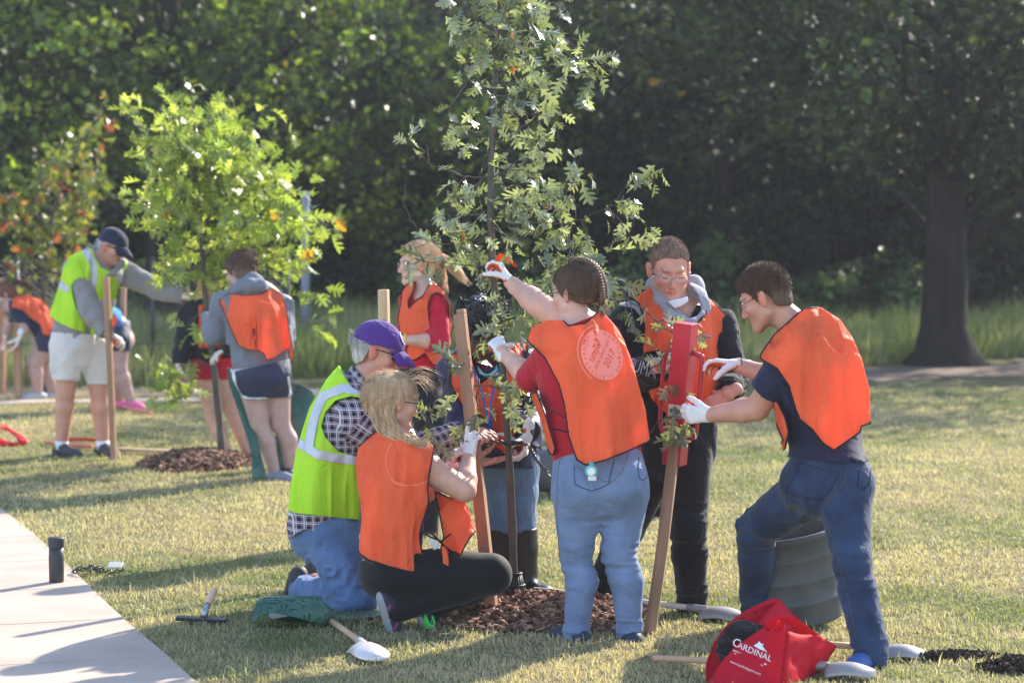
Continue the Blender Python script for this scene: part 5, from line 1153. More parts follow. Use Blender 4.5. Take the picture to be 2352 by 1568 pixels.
    for sx in (-1, 1):
        V = [h.w((sx * (.006 + .060 * t), .107 - .030 * t * t, z)) for t in (0, .33, .66, 1) for z in (.016, -.020 + .008 * t)]
        lb.add(V, [[2 * i, 2 * i + 1, 2 * i + 3, 2 * i + 2] for i in range(3)])
    lb.build('lens', M_black_lens, gl, solid=.003)
    for (wr, fw, pn, rt, cl) in ((wr1, A(1, .05, -.10), A(.2, .45, -.9), True, (.25, .3, .35, .4)), (wr2, A(1, -.05, -.05), A(0, -.2, 1), False, (.12, .15, .2, .3))):
        pr, _ = hand_prims(wr, fw, pn, right=rt, sc=1.12, curl=cl, thumb=(.8, .45, .3)); sdf_mesh('hand', pr, M_skin, s.root, vox=.0036, k=.006, cols=lambda V: np.tile(s.skin, (len(V), 1)))
    mb = MB(); c = p(1078, 1058, .05); mb.tube([c + .037 * A(0, math.cos(a), .85 * math.sin(a)) for a in np.linspace(0, 6.28, 19)], .011, n=6, cap=False, upv=(1, 0, 0)); mb.build('watch_strap', mat('black_plastic'), s.root)
    return s
# ---- crouching blonde woman ----------------------------------------------------------
def w8():
    Y0 = 11.55; p = lambda x, y, d=0: P(x, y, Y0 + d); q3 = lambda x, y, d=0: p(*cc(3, (x, y))[0], d)
    s = Person('crouching woman with a windblown blonde ponytail, orange vest and black leggings', A(p(930, 1420)[0], Y0, 0), skin='fair')
    h = s.head = Head(p(905, 922, .0), (.86, .46, -.16), size=1.04)
    s.torso([p(898, 1290, 0), p(898, 1200, 0), p(903, 1110, 0), p(905, 1060, 0)], [.150, .142, .160, .135], nrm(A(.70, .70, 0)), q=.74)
    s.limb('neck', [p(897, 1035, 0), p(893, 975, -.01)], [.058, .054])
    rs, ls = p(975, 1072, -.08), p(862, 1060, .10)
    s.arm('right', rs, p(1066, 1125, -.06), p(1078, 1048, .08), r=(.066, .054, .048, .029), k=.015); s.arm('left', ls, p(960, 1150, .35), p(1030, 1075, .25), r=(.060, .046, .042, .028))
    s.limb('shoulder', [rs, p(905, 1045, .01), ls], [.066, .09, .062], k=.04)
    hipr, kr, ar = p(915, 1315, -.10), p(1128, 1318, -.05), p(905, 1405, -.14)
    hipl, kl, al = p(905, 1320, .10), p(1110, 1330, .18), p(985, 1400, .02)
    s.leg('right_leg', hipr, kr, ar, r=(.118, .086, .070, .045), k=.02); s.leg('left_leg', hipl, kl, al, r=(.115, .082, .066, .045), k=.02)
    s.body()
    blk = cloth('black_leggings', (.010, .009, .011), sheen=.15, rough=.75, wrinkle=.12)
    s.wear('leggings', ['torso', 'right_leg', 'left_leg'], blk, off=.008, extra=[ell(p(888, 1320, -.02), (.115, .125, .11), k=.05)], cut=picpoly([(800, 1282), (860, 1290), (920, 1305), (960, 1265), (1240, 1200), (1240, 1500), (800, 1500)]), disp=folds(.002, (8, 8, 8), 1))
    s.wear('shirt', ['torso'], cloth('charcoal_top', (.045, .045, .055)), off=.012, cut=picpoly([(820, 1040), (900, 1010), (990, 1060), (985, 1200), (975, 1300), (905, 1318), (865, 1305), (828, 1278)]), extra=[ell(p(890, 1290, -.02), (.125, .13, .10), k=.05)], disp=folds(.004, (10, 10, 10), 2))
    dk = cloth('black_top', (.014, .013, .016)); s.wear('top', ['torso', 'shoulder'], dk, off=.014, cut=fmax(picpoly([(860, 1010), (930, 1005), (985, 1030), (1000, 1100), (985, 1240), (940, 1270), (850, 1100)]), armcut(s.sel('right_upper'), .012)), disp=folds(.005, (10, 10, 10), 2))
    poly = cc(3, (505, 552), (470, 582), (428, 622), (416, 690), (422, 780), (436, 850), (442, 940), (430, 1062), (436, 1086), (475, 1112), (560, 1140), (640, 1160), (685, 1168), (706, 1162), (708, 1100), (694, 1010), (706, 950), (735, 880), (730, 800), (736, 740), (762, 612), (720, 583), (650, 570), (570, 545))
    vp = s.sel('torso', 'shoulder') + [cone(p(893, 1290, -.03), p(898, 1150, -.02), .165, .15, n=nrm(A(.70, .70, 0)), q=.9, k=.05)]
    vest(s, poly, p(905, 1060), 5, prims=vp, off=.026, tags=(), cut=None, a=1.1, notrim=cc(3, (380, 600), (440, 628), (435, 700), (440, 780), (455, 850), (462, 940), (452, 1050), (452, 1075), (380, 1080)))
    vb = [o for o in s.root.children if o.name.startswith('vest')][0]
    decal('vest_print', [ring2d(.125, .0016, 60, math.radians(150), math.radians(330), .95)], q3(650, 668, -.2), (.9, -.4, 0), (0, 0, 1), vb, M_print, vb, off=.0015)
    # front panel hanging forward
    fp = [cone(p(1000, 1130, .12), p(1040, 1250, .02), .11, .13, n=nrm(A(.75, .66, 0)), q=.5, k=.05), cone(p(1000, 1130, .12), p(985, 1290, -.08), .08, .085, n=nrm(A(.75, .66, 0)), q=.6, k=.05)]
    vest(s, cc(3, (762, 815), (820, 840), (880, 850), (925, 870), (948, 905), (967, 935), (948, 975), (910, 1020), (880, 1075), (878, 1130), (872, 1175), (845, 1190), (812, 1178), (795, 1130), (788, 1060), (800, 1010), (785, 930)), p(1000, 1130), 7, prims=fp, off=.0, tags=(), name='vest_front', a=1.3)
    mb = MB(); mb.tube([q3(745, 880, -.20), q3(722, 960, -.22), q3(752, 1000, -.20), q3(800, 1050, -.14), q3(850, 1090, -.1)], .005, n=6); mb.tube([q3(700, 985, -.2), q3(735, 1010, -.2), q3(790, 1030, -.15), q3(830, 1000, -.1)], .004, n=6); mb.build('side_strap', M_piping, s.root)
    mb = MB(); mb.box(q3(757, 1040, -.17), (.030, .012, .055), np.array([[.85, 0, -.5], [0, 1, 0], [.5, 0, .85]])); mb.build('phone', mat('pale_plastic', (.5, .5, .52), rough=.3), s.root, bevel=.003)
    hb = M_hair('blonde', (.60, .39, .23)); h2 = M_hair('pale_blonde', (.66, .46, .29))
    hair_cap(h, s.root, h2, [(.088, .055), (.055, .045), (.030, .02), (.012, -.008), (-.012, .0), (-.03, -.03), (-.06, -.07), (-.16, -.07), (-.16, .17), (.12, .17), (.10, .075)], off=.010, seed=8, amp=.002, f=(50, 50, 20), top=.0)
    fuzz(h, s.root, h2, [(.088, .055), (.055, .045), (.030, .02), (.012, -.008), (-.012, .0), (-.03, -.03), (-.06, -.07), (-.16, -.07), (-.16, .17), (.12, .17), (.10, .075)], n=15000, L=.045, comb=(0, -1.0, -.35), up=.12, off=.012, seed=3, wave=.3)
    W = lambda x, y, d: q3(x, y, d)
    g = [[W(520, 420, -.08), W(525, 480, -.09), W(560, 545, -.09), (W(620, 595, -.10)), W(670, 630, -.10), W(690, 672, -.10)],
         [W(560, 430, -.09), W(560, 500, -.10), W(600, 560, -.11), W(660, 595, -.12), W(710, 620, -.12), W(722, 655, -.12)],
         [W(500, 400, -.06), W(500, 470, -.08), W(530, 540, -.09), W(585, 590, -.10), W(640, 625, -.10), W(660, 660, -.10)]]
    strands('ponytail', g, 800, [.022, .028, .026, .026, .026, .020], h2, s.root, rad=.0017, seed=5, curl=.017, cf=17)
    g = [[h.w((.05, .0, .115)), W(680, 300, -.06), W(720, 315, -.06), W(775, 345, -.06)], [h.w((.05, .03, .10)), W(700, 320, -.05), W(740, 360, -.05), W(765, 400, -.05)], [h.w((-.02, .05, .11)), W(690, 290, 0), W(730, 300, 0), W(790, 330, 0)]]
    strands('loose_hair', g, 34, [.022, .034, .044, .055], h2, s.root, rad=.0007, seed=6, curl=.008, cf=11)
    glasses(h, s.root, rim=(.02, .02, .02))
    s.glove(p(1078, 1046, .08), A(.12, .25, 1), (.55, .8, 0), right=True, sc=1.0, curl=(.10, .9, 1.0, 1.1), curl2=(.15, 1.0, 1.0, 1.0), thumb=(.65, .75, .2))
    s.glove(p(1034, 1074, .25), A(.2, -.3, .6), (.7, .2, -.3), right=False, sc=1.0, curl=(.7, .8, .9, 1.0))
    # running shoes, toes dug in, soles turned back
    s.shoe(ar + A(-.01, 0, .03), A(.28, .15, -1), up=nrm(A(1, .3, .35)), L=.25, col=(.03, .025, .04), sole=(.28, .28, .31), h=.060, W=.040, sh=.024, stripe=(.25, .05, .18))
    s.shoe(al + A(-.02, -.02, .02), A(.55, .05, -1), up=nrm(A(1, .1, .5)), L=.26, col=(.03, .03, .045), sole=(.42, .46, .52), h=.060, W=.040, sh=.028, stripe=(.02, .30, .33))
    mb = MB()
    for k in range(3): c = q3(738, 1375, -.05); mb.tube(catmull([c + A(-.02, 0, .03), c + A(-.02 + .01 * k, -.01, -.02), c + A(.0, -.02, -.035 + .01 * k), c + A(.025, -.01, -.02), c + A(.012, 0, .02)], 4), .004, n=5)
    mb.build('shoelace', mat('green_lace', (.12, .75, .10)), s.root)
    return s
# ---- man in the navy cap, left ---------------------------------------------------------
def w1():
    Y0 = 19.3; p = lambda x, y, d=0: P(x, y, Y0 + d); q1 = lambda x, y, d=0: p(*cc(1, (x, y))[0], d)
    s = Person('man in a navy cap, lime vest, grey hoodie and white shorts holding a stake', G(195, 1048), skin='ruddy', vox=.0065)
    h = s.head = Head(p(258, 566, 0), (.84, -.42, -.34), up=(.3, -.1, .95), size=1.08)
    s.torso([p(176, 795, 0), p(186, 720, 0), p(208, 645, 0), p(222, 620, 0)], [.180, .178, .185, .150], nrm(A(.80, -.55, 0)), q=.76)
    s.limb('neck', [p(226, 608, 0), p(246, 580, 0)], [.075, .066])
    rs, ls = p(176, 622, -.12), p(272, 622, .13)
    s.arm('right', rs, p(206, 712, -.22), p(252, 768, -.30), r=(.064, .050, .046, .034)); s.arm('left', ls, p(350, 660, .05), p(432, 681, -.25), r=(.068, .052, .046, .034))
    s.limb('shoulder', [rs, p(224, 618, 0), ls], [.074, .10, .074], k=.04)
    s.leg('right_leg', p(160, 800, -.08), p(150, 898, -.10), p(142, 1020, -.08), r=(.115, .072, .070, .045), k=.02); s.leg('left_leg', p(214, 800, .06), p(228, 895, .0), p(236, 1020, -.02), r=(.112, .072, .070, .045), k=.02)
    s.body(stubble=.2)
    gy = cloth('grey_hoodie', (.235, .22, .235)); wh = cloth('off_white_shorts', (.62, .57, .54))
    s.wear('shorts', ['torso', 'right_leg_thigh', 'left_leg_thigh'], wh, off=.035, cut=picpoly([(80, 760), (260, 770), (262, 884), (200, 882), (186, 848), (182, 876), (120, 872), (104, 800)]), disp=dsum(folds(.008, (7, 7, 8), 3, True), folds(.004, (16, 16, 16), 3)), k=.02)
    mb = MB(); mb.box(p(128, 835, -.19), (.09, .03, .14)); mb.build('cargo_pocket', wh, s.root, bevel=.01)
    s.wear('hoodie', ['torso', 'shoulder', 'right_upper', 'right_fore', 'left_upper', 'left_fore'], gy, off=.026, cut=fmax(picpoly([(60, 560), (200, 560), (228, 600), (262, 622), (280, 590), (437, 600), (434, 720), (300, 760), (258, 770), (238, 800), (180, 796), (105, 768), (90, 700)]), cuffcut((p(206, 712, -.22), p(252, 768, -.30), .02), (p(350, 660, .05), p(432, 681, -.25), .02))), disp=dsum(folds(.010, (9, 9, 9), 4, True), folds(.005, (20, 20, 20), 2)))
    H = lambda x, y, d: q1(x, y, d)
    hood_roll(s, [H(650, 260, .10), H(618, 340, .0), H(640, 430, -.08), H(690, 490, -.12), H(745, 475, -.10), H(795, 415, -.04), H(790, 380, .05)], [.022, .028, .028, .024, .024, .024, .02], gy)
    poly = cc(1, (600, 315), (520, 335), (450, 370), (412, 440), (390, 540), (345, 680), (315, 752), (400, 810), (500, 850), (602, 882), (660, 850), (690, 800), (735, 770), (765, 690), (800, 600), (830, 520), (842, 410), (812, 385), (780, 430), (720, 465), (660, 440), (620, 370))
    vp = s.sel('torso', 'shoulder')
    rim = prim = s.sel('right_upper', 'right_fore', 'left_upper')
    sh_cut = fmax(armcut([cone(rs + A(-.02, 0, .02), p(206, 712, -.22), .064, .05)], .036), armcut(s.sel('left_upper'), .045))
    vo = vest(s, poly, p(215, 620), 3, prims=vp, off=.042, m=M_lime, trim=False, tags=(), cut=sh_cut)
    bands = [cc(1, (560, 330), (610, 420), (615, 500), (600, 600)), cc(1, (380, 540), (430, 580)), cc(1, (590, 660), (680, 672), (780, 672)), cc(1, (775, 440), (778, 520))]
    tape(s, vo, vp, p(215, 620), 3, bands, off=.042, cut=fmax(picpoly(poly), sh_cut), hw=.028)
    c_ = cap(h, cloth('navy_cap', (.018, .025, .055)), s.root)
    hair_cap(h, s.root, M_hair('grey', (.35, .30, .27)), [(.02, .03), (.014, -.012), (.0, .0), (-.02, .012), (-.04, -.01), (-.045, -.05), (-.16, -.05), (-.16, .06), (.02, .06)], off=.006, seed=5, amp=.002, vox=.006)
    lb = MB()
    for sx in (-1, 1):
        V = [h.w((sx * (.006 + .060 * t), .110 - .030 * t * t, z)) for t in (0, .33, .66, 1) for z in (.018, -.020 + .008 * t)]
        lb.add(V, [[2 * i, 2 * i + 1, 2 * i + 3, 2 * i + 2] for i in range(3)]); lb.tube([h.w((sx * .082, -.02, .004)), h.w((sx * .082, .02, .012)), h.w((sx * .070, .08, .010))], [.002, .004, .005], n=6)
    lb.build('sunglasses', M_black_lens, s.root)
    s.glove(p(250, 766, -.30), A(.6, .1, -.35), (-.5, .1, -.85), right=True, sc=1.12, curl=(.5, .6, .6, .7), thumb=(.6, .6, .4), white=(.62, .56, .52))
    s.glove(p(432, 681, -.25), A(1, -.4, -.1), (0, .4, -1), right=False, sc=1.15, cuff=.02, curl=(.8, .9, 1., 1.), thumb=(.8, .5, .5), white=(.62, .56, .52))
    for an, t in ((p(142, 1022, -.08), A(.75, -.65, 0)), (p(236, 1022, -.02), A(.65, -.75, 0))):
        s.shoe(an, t, L=.30, col=(.05, .05, .06), sole=(.10, .10, .10), h=.085); sk = MB(); sk.tube([an + A(0, 0, -.03), an + A(0, 0, .035)], [.050, .050], n=14); sk.build('sock', cloth('white_sock', (.75, .74, .78)), s.root)
    return s
# ---- woman in the grey hoodie, back view ---------------------------------------------------
def w5():
    Y0 = 17.6; p = lambda x, y, d=0: P(x, y, Y0 + d); q2 = lambda x, y, d=0: p(*cc(2, (x, y))[0], d)
    s = Person('woman with a messy brown bun, grey hoodie, orange vest and navy shorts, seen from behind', G(640, 1104), skin='legs', vox=.006)
    h = s.head = Head(p(551, 625, 0), (-.74, .52, -.42), up=(-.2, .2, .95), size=1.02)
    n = nrm(A(-.3, .95, 0))
    s.torso([p(601, 855, 0), p(598, 790, 0), p(592, 715, 0), p(588, 690, 0)], [.190, .178, .190, .150], n, q=.68)
    s.limb('neck', [p(578, 675, 0), p(560, 645, 0)], [.065, .058])
    ls, rs = p(520, 695, .0), p(650, 700, .08)
    s.arm('left', ls, p(493, 764, .04), p(474, 735, .28), r=(.068, .058, .050, .03)); s.arm('right', rs, p(655, 765, .12), p(610, 760, .34), r=(.062, .054, .046, .03))
    s.limb('shoulder', [ls, p(582, 682, 0), rs], [.068, .10, .066], k=.04)
    s.leg('left_leg', p(580, 880, .0), p(598, 978, .0), p(632, 1088, .0), r=(.104, .066, .062, .036), k=.015, calf=(.01, .0, 0)); s.leg('right_leg', p(636, 880, .04), p(645, 975, .05), p(668, 1080, .08), r=(.096, .066, .062, .036), k=.015, calf=(.03, 0, 0))
    s.body()
    gy = cloth('blue_grey_hoodie', (.16, .17, .21)); nv = cloth('navy_shorts', (.020, .025, .065), rough=.6, spec=.3)
    s.wear('shorts', ['torso', 'left_leg_thigh', 'right_leg_thigh'], nv, off=.024, cut=picpoly(cc(2, (520, 820), (880, 740), (895, 960), (870, 965), (755, 972), (700, 980), (610, 978), (560, 900))), disp=dsum(folds(.008, (8, 8, 8), 3, True)), extra=[ell(p(600, 860, -.03), (.19, .14, .12), k=.05)])
    s.wear('side_stripe', ['torso', 'left_leg_thigh', 'right_leg_thigh'], cloth('white_trim', (.70, .68, .72)), off=.028, shell=.004, cut=fmax(picpoly(cc(2, (520, 820), (880, 740), (895, 960), (870, 965), (755, 972), (700, 980), (610, 978), (560, 900))), fmin(picband(cc(2, (545, 820), (556, 900), (590, 960), (640, 978), (740, 976)), .012), picband(cc(2, (868, 850), (880, 940), (872, 965)), .008))), disp=dsum(folds(.008, (8, 8, 8), 3, True)), extra=[ell(p(600, 860, -.03), (.19, .14, .12), k=.05)])
    s.wear('white_tee_hem', ['torso'], cloth('white_trim'), off=.022, cut=picband(cc(2, (535, 812), (640, 792), (760, 765), (870, 740)), .014), disp=folds(.004, (10, 10, 10), 3))
    s.wear('hoodie', ['torso', 'shoulder', 'left_upper', 'left_fore', 'right_upper', 'right_fore'], gy, off=.026, cut=picpoly(cc(2, (360, 380), (520, 330), (740, 300), (900, 400), (920, 730), (830, 750), (640, 790), (540, 808), (525, 660), (360, 660))), disp=dsum(folds(.010, (9, 9, 9), 4, True), folds(.004, (20, 20, 20), 2)))
    hood_roll(s, [q2(540, 340, -.02), q2(590, 320, -.12), q2(650, 310, -.15), q2(700, 310, -.14), q2(725, 330, -.05)], [.030, .045, .052, .045, .030], gy)
    hood_roll(s, [q2(560, 300, .05), q2(600, 290, -.06), q2(660, 270, -.10), q2(700, 275, -.06)], [.030, .040, .040, .030], gy)
    poly = cc(2, (520, 358), (463, 398), (480, 440), (515, 520), (545, 600), (578, 665), (640, 690), (700, 695), (730, 715), (742, 752), (790, 735), (868, 682), (872, 730), (888, 775), (900, 700), (870, 560), (855, 430), (830, 370), (775, 325), (700, 366), (600, 370))
    vest(s, poly, p(590, 690), 8, off=.036, a=1.5, prims=s.sel('torso', 'shoulder') + [cone(p(620, 830, -.05), p(600, 740, -.03), .17, .16, k=.05)], tags=(), cut=armcut([cone(p(505, 725, .02), p(493, 764, .04), .060, .055)], .02))
    mb = MB(); mb.tube([q2(520, 670, -.05), q2(565, 660, -.12)], .010, n=6, flat=.4); mb.build('side_strap', M_piping, s.root)
    hb = M_hair('brown', (.075, .038, .025))
    hair_cap(h, s.root, hb, HAIRLINE_LONG, off=.014, seed=3, amp=.006, vox=.006); fuzz(h, s.root, hb, HAIRLINE_LONG, n=4000, L=.035, comb=(0, -1.0, .3), up=.3, off=.016, seed=3, w_=.0012)
    bun = h.w((0, -.115, .055)); sdf_mesh('bun', [ell(bun, (.045, .04, .045)), ell(bun + A(.02, 0, .02), (.03, .03, .03))], hb, s.root, vox=.006, disp=folds(.010, (40, 40, 40), 2, True))
    g = [[bun, bun + A(.03, -.01, .03), bun + A(.06, -.01, .02 * k)] for k in (-1, 0, 1, 2)]; strands('loose_hair', g, 90, [.02, .03, .035], hb, s.root, rad=.0015, seed=3, curl=.012)
    s.shoe(p(634, 1090, .0), A(.45, -.35, 0), L=.25, col=(.22, .22, .26), sole=(.5, .5, .52), h=.055); s.shoe(p(668, 1082, .08), A(.2, .9, 0), L=.25, col=(.05, .05, .06), sole=(.2, .2, .2), h=.055)
    return s
def w4():
    Y0 = 18.9; p = lambda x, y, d=0: P(x, y, Y0 + d)
    s = Person('person in a black jacket and red shorts behind the bright green sapling', G(545, 1058), skin='fair', vox=.0075)
    h = s.head = Head(p(474, 640, 0), (.1, -.9, -.35), size=1.0)
    s.torso([p(498, 850, 0), p(490, 790, 0), p(482, 735, 0), p(478, 710, 0)], [.150, .145, .165, .14], A(.1, -1, 0), q=.68); s.limb('neck', [p(476, 690, 0), p(474, 660, 0)], [.06, .055])
    rs, ls = p(436, 722, 0), p(525, 720, 0)
    s.arm('right', rs, p(424, 785, -.05), p(412, 838, -.15), r=(.06, .05, .045, .03)); s.arm('left', ls, p(540, 780, 0), p(520, 800, -.2), r=(.06, .05, .045, .03)); s.limb('shoulder', [rs, p(480, 705, 0), ls], [.06, .09, .06])
    s.leg('right_leg', p(480, 880, 0), p(492, 965, 0), p(524, 1045, -.05), r=(.095, .060, .055, .036), k=.015); s.leg('left_leg', p(516, 880, 0), p(546, 970, .02), p(572, 1045, .05), r=(.092, .060, .052, .036), k=.015)
    s.body()
    s.wear('shorts', ['torso', 'right_leg_thigh', 'left_leg_thigh'], cloth('red_shorts', (.50, .015, .035)), off=.022, cut=picpoly([(430, 826), (560, 820), (560, 868), (510, 872), (496, 862), (480, 872), (440, 870)]), disp=folds(.008, (8, 8, 8), 3, True))
    s.wear('jacket', ['torso', 'shoulder', 'right_upper', 'right_fore', 'left_upper', 'left_fore'], cloth('dark_jacket', (.018, .018, .026)), off=.022, cut=picpoly([(390, 690), (560, 680), (560, 832), (450, 832), (430, 834), (395, 834)]), disp=folds(.009, (9, 9, 9), 4, True))
    vest(s, [(455, 700), (525, 690), (535, 780), (525, 800), (455, 800)], p(480, 700), 3, off=.03, cut=notbox([(470, 680), (495, 680), (492, 770), (475, 770)]))
    hair_cap(h, s.root, M_hair('brown', (.075, .038, .025)), HAIRLINE_LONG, off=.012, vox=.0075)
    s.glove(p(412, 840, -.15), A(.05, -.1, -1), (1, 0, 0), right=True, curl=(.5, .6, .6, .6), orange=(.5, .1, .05)); s.glove(p(520, 800, -.2), A(-.5, -.2, -.3), (0, 0, -1), right=False)
    s.shoe(p(524, 1048, -.05), A(.1, -1, 0), L=.25, col=(.5, .5, .52), sole=(.6, .6, .6), h=.05); s.shoe(p(572, 1048, .05), A(.4, -.8, 0), L=.25, col=(.10, .10, .12), sole=(.6, .6, .6), h=.05)
    return s
def w2():
    Y0 = 24.6; p = lambda x, y, d=0: P(x, y, Y0 + d)
    s = Person('person with brown hair and orange vest bending over at the left edge', G(100, 916), skin='legs', vox=.008)
    h = s.head = Head(p(12, 678, 0), (-.75, -.1, -.6), up=(-.6, 0, .7), size=1.05)
    s.torso([p(108, 772, 0), p(88, 735, 0), p(60, 712, 0), p(44, 706, 0)], [.165, .155, .165, .14], nrm(A(-.4, .1, -1)), q=.75)
    s.limb('neck', [p(35, 700, 0), p(20, 688, 0)], [.06, .055]); rs, ls = p(44, 715, -.17), p(44, 712, .17)
    s.arm('left', rs, p(58, 752, -.2), p(44, 772, -.25), r=(.06, .05, .042, .028)); s.arm('right', ls, p(20, 750, .2), p(10, 780, .2), r=(.06, .05, .042, .028)); s.limb('shoulder', [rs, p(46, 708, 0), ls], [.06, .09, .06])
    s.leg('left_leg', p(108, 782, -.08), p(80, 832, -.1), p(88, 905, -.08), r=(.12, .075, .066, .042)); s.leg('right_leg', p(112, 782, .1), p(104, 838, .1), p(122, 905, .12), r=(.115, .072, .064, .042)); s.body()
    s.wear('shorts', ['torso', 'left_leg_thigh', 'right_leg_thigh'], cloth('navy_shorts'), off=.02, cut=picpoly([(92, 735), (150, 760), (150, 815), (88, 806), (80, 780)]))
    s.wear('tshirt', ['torso', 'shoulder', 'left_upper', 'right_upper'], cloth('navy_tshirt'), off=.02, cut=halfspace(p(46, 742, 0), (-.3, 0, -1)) if False else picpoly([(20, 690), (110, 690), (120, 790), (90, 790), (60, 742), (20, 740)]))
    vest(s, [(24, 705), (30, 682), (60, 676), (100, 690), (130, 735), (112, 772), (98, 768), (92, 745), (70, 730), (50, 712)], p(60, 700), 3, off=.035)
    hb = M_hair('auburn', (.14, .055, .03)); hair_cap(h, s.root, hb, HAIRLINE_LONG, off=.012, vox=.008)
    b = h.w((0, -.11, .04)); strands('ponytail', [[b, b + A(.08, 0, .02), b + A(.16, 0, -.01), b + A(.22, 0, -.05)]], 160, [.02, .03, .03, .02], hb, s.root, rad=.003)
    s.glove(p(44, 772, -.25), A(-.3, 0, -.8), (-1, 0, 0), right=False, sc=1.1); s.glove(p(10, 780, .2), A(-.3, 0, -.8), (-1, 0, 0), sc=1.1)
    for an in (p(88, 908, -.08), p(122, 908, .12)): s.shoe(an, A(-.8, -.5, 0), L=.25, col=(.4, .4, .45), sole=(.6, .6, .6), h=.05)
    return s
def w3():
    Y0 = 23.5; p = lambda x, y, d=0: P(x, y, Y0 + d)
    s = Person('person bending over behind the man in the navy cap, bare legs and pink shoes showing', G(295, 938), skin='legs', vox=.008)
    h = s.head = Head(p(205, 742, 0), (-.7, -.2, -.6), up=(-.6, 0, .7), size=1.0)
    s.torso([p(270, 775, 0), p(258, 748, 0), p(236, 730, 0), p(224, 726, 0)], [.16, .15, .16, .13], nrm(A(-.4, .1, -1)), q=.75); s.limb('neck', [p(218, 728, 0), p(208, 736, 0)], [.06, .055])
    rs, ls = p(224, 735, -.16), p(224, 733, .16); s.arm('left', rs, p(226, 780, -.2), p(232, 820, -.2), r=(.06, .05, .042, .028)); s.arm('right', ls, p(222, 780, .2), p(226, 820, .2), r=(.06, .05, .042, .028)); s.limb('shoulder', [rs, p(226, 730, 0), ls], [.06, .09, .06])
    s.leg('left_leg', p(270, 785, -.08), p(273, 843, -.1), p(301, 925, -.06), r=(.12, .072, .068, .042)); s.leg('right_leg', p(266, 785, .1), p(262, 845, .1), p(268, 925, .15), r=(.115, .072, .064, .042)); s.body()
    s.wear('shorts', ['torso', 'left_leg_thigh', 'right_leg_thigh'], cloth('navy_shorts'), off=.02, cut=picpoly([(252, 735), (300, 735), (300, 806), (245, 806)]))
    s.wear('tshirt', ['torso', 'shoulder', 'left_upper', 'right_upper'], cloth('sky_blue_shirt', (.05, .22, .62)), off=.02, cut=picpoly([(190, 700), (275, 700), (285, 745), (262, 775), (190, 790)]))
    vest(s, [(205, 740), (210, 705), (250, 705), (272, 735), (262, 752), (240, 745)], p(236, 720), 3, off=.035)
    hair_cap(h, s.root, M_hair('brown', (.07, .04, .02)), HAIRLINE_LONG, off=.012, vox=.008)
    for an in (p(301, 928, -.06), p(268, 925, .15)): s.shoe(an, A(.6, -.6, 0), L=.26, col=(.70, .12, .28), sole=(.35, .65, .70), h=.05)
    for q in (p(232, 822, -.2), p(226, 822, .2)): s.glove(q, A(0, 0, -1), (-1, 0, 0))
    return s
W10 = w10(); print('w10', time.time() - T0)
W12 = w12(); print('w12', time.time() - T0)
W11 = w11(); print('w11', time.time() - T0)
W9 = w9(); W6 = w6(); print('w9 w6', time.time() - T0)
for f_ in (w7, w8, w1, w5, w4, w2, w3):
    f_(); print(f_.__name__, time.time() - T0)
# ================================================================== SAPLINGS
M_leaf1 = mat('oak_leaf_grey_green', rough=0.30, spec=0.75, attr=True, var=0.15, vscale=8, trans=0.36, tcol=(1.2, 1.3, .55))
M_leaf2 = mat('oak_leaf_bright', rough=0.36, spec=0.55, attr=True, var=0.15, vscale=8, trans=0.48, tcol=(1.25, 1.35, .55))
M_twig = mat('young_bark', (0.10, 0.085, 0.075), rough=.8, spec=.25, var=.25, vscale=30, bump=.5, bscale=60, bdist=.003, stretch=(1, 1, .3))
_O = [(.02, 0, 0), (.06, .12, .10), (.20, .24, .18), (.23, .33, .22), (.07, .30, .30), (.09, .38, .36), (.34, .50, .44), (.42, .62, .48), (.09, .52, .54), (.11, .60, .60), (.30, .72, .68), (.36, .84, .72), (.09, .76, .78), (.12, .88, .88), (.0, 1.0, 1.0)]
def leaf_template(curl=.25, fold=.30):
    V = []; n = len(_O)
    for x, y, m in _O: V += [(0, m, -curl * m * m), (x, y, fold * x - curl * y * y), (-x, y, fold * x - curl * y * y)]
    F = []
    for i in range(n - 1): a, b = 3 * i, 3 * i + 3; F += [[a, a + 1, b + 1, b], [a, b, b + 2, a + 2]]
    return np.array(V), F
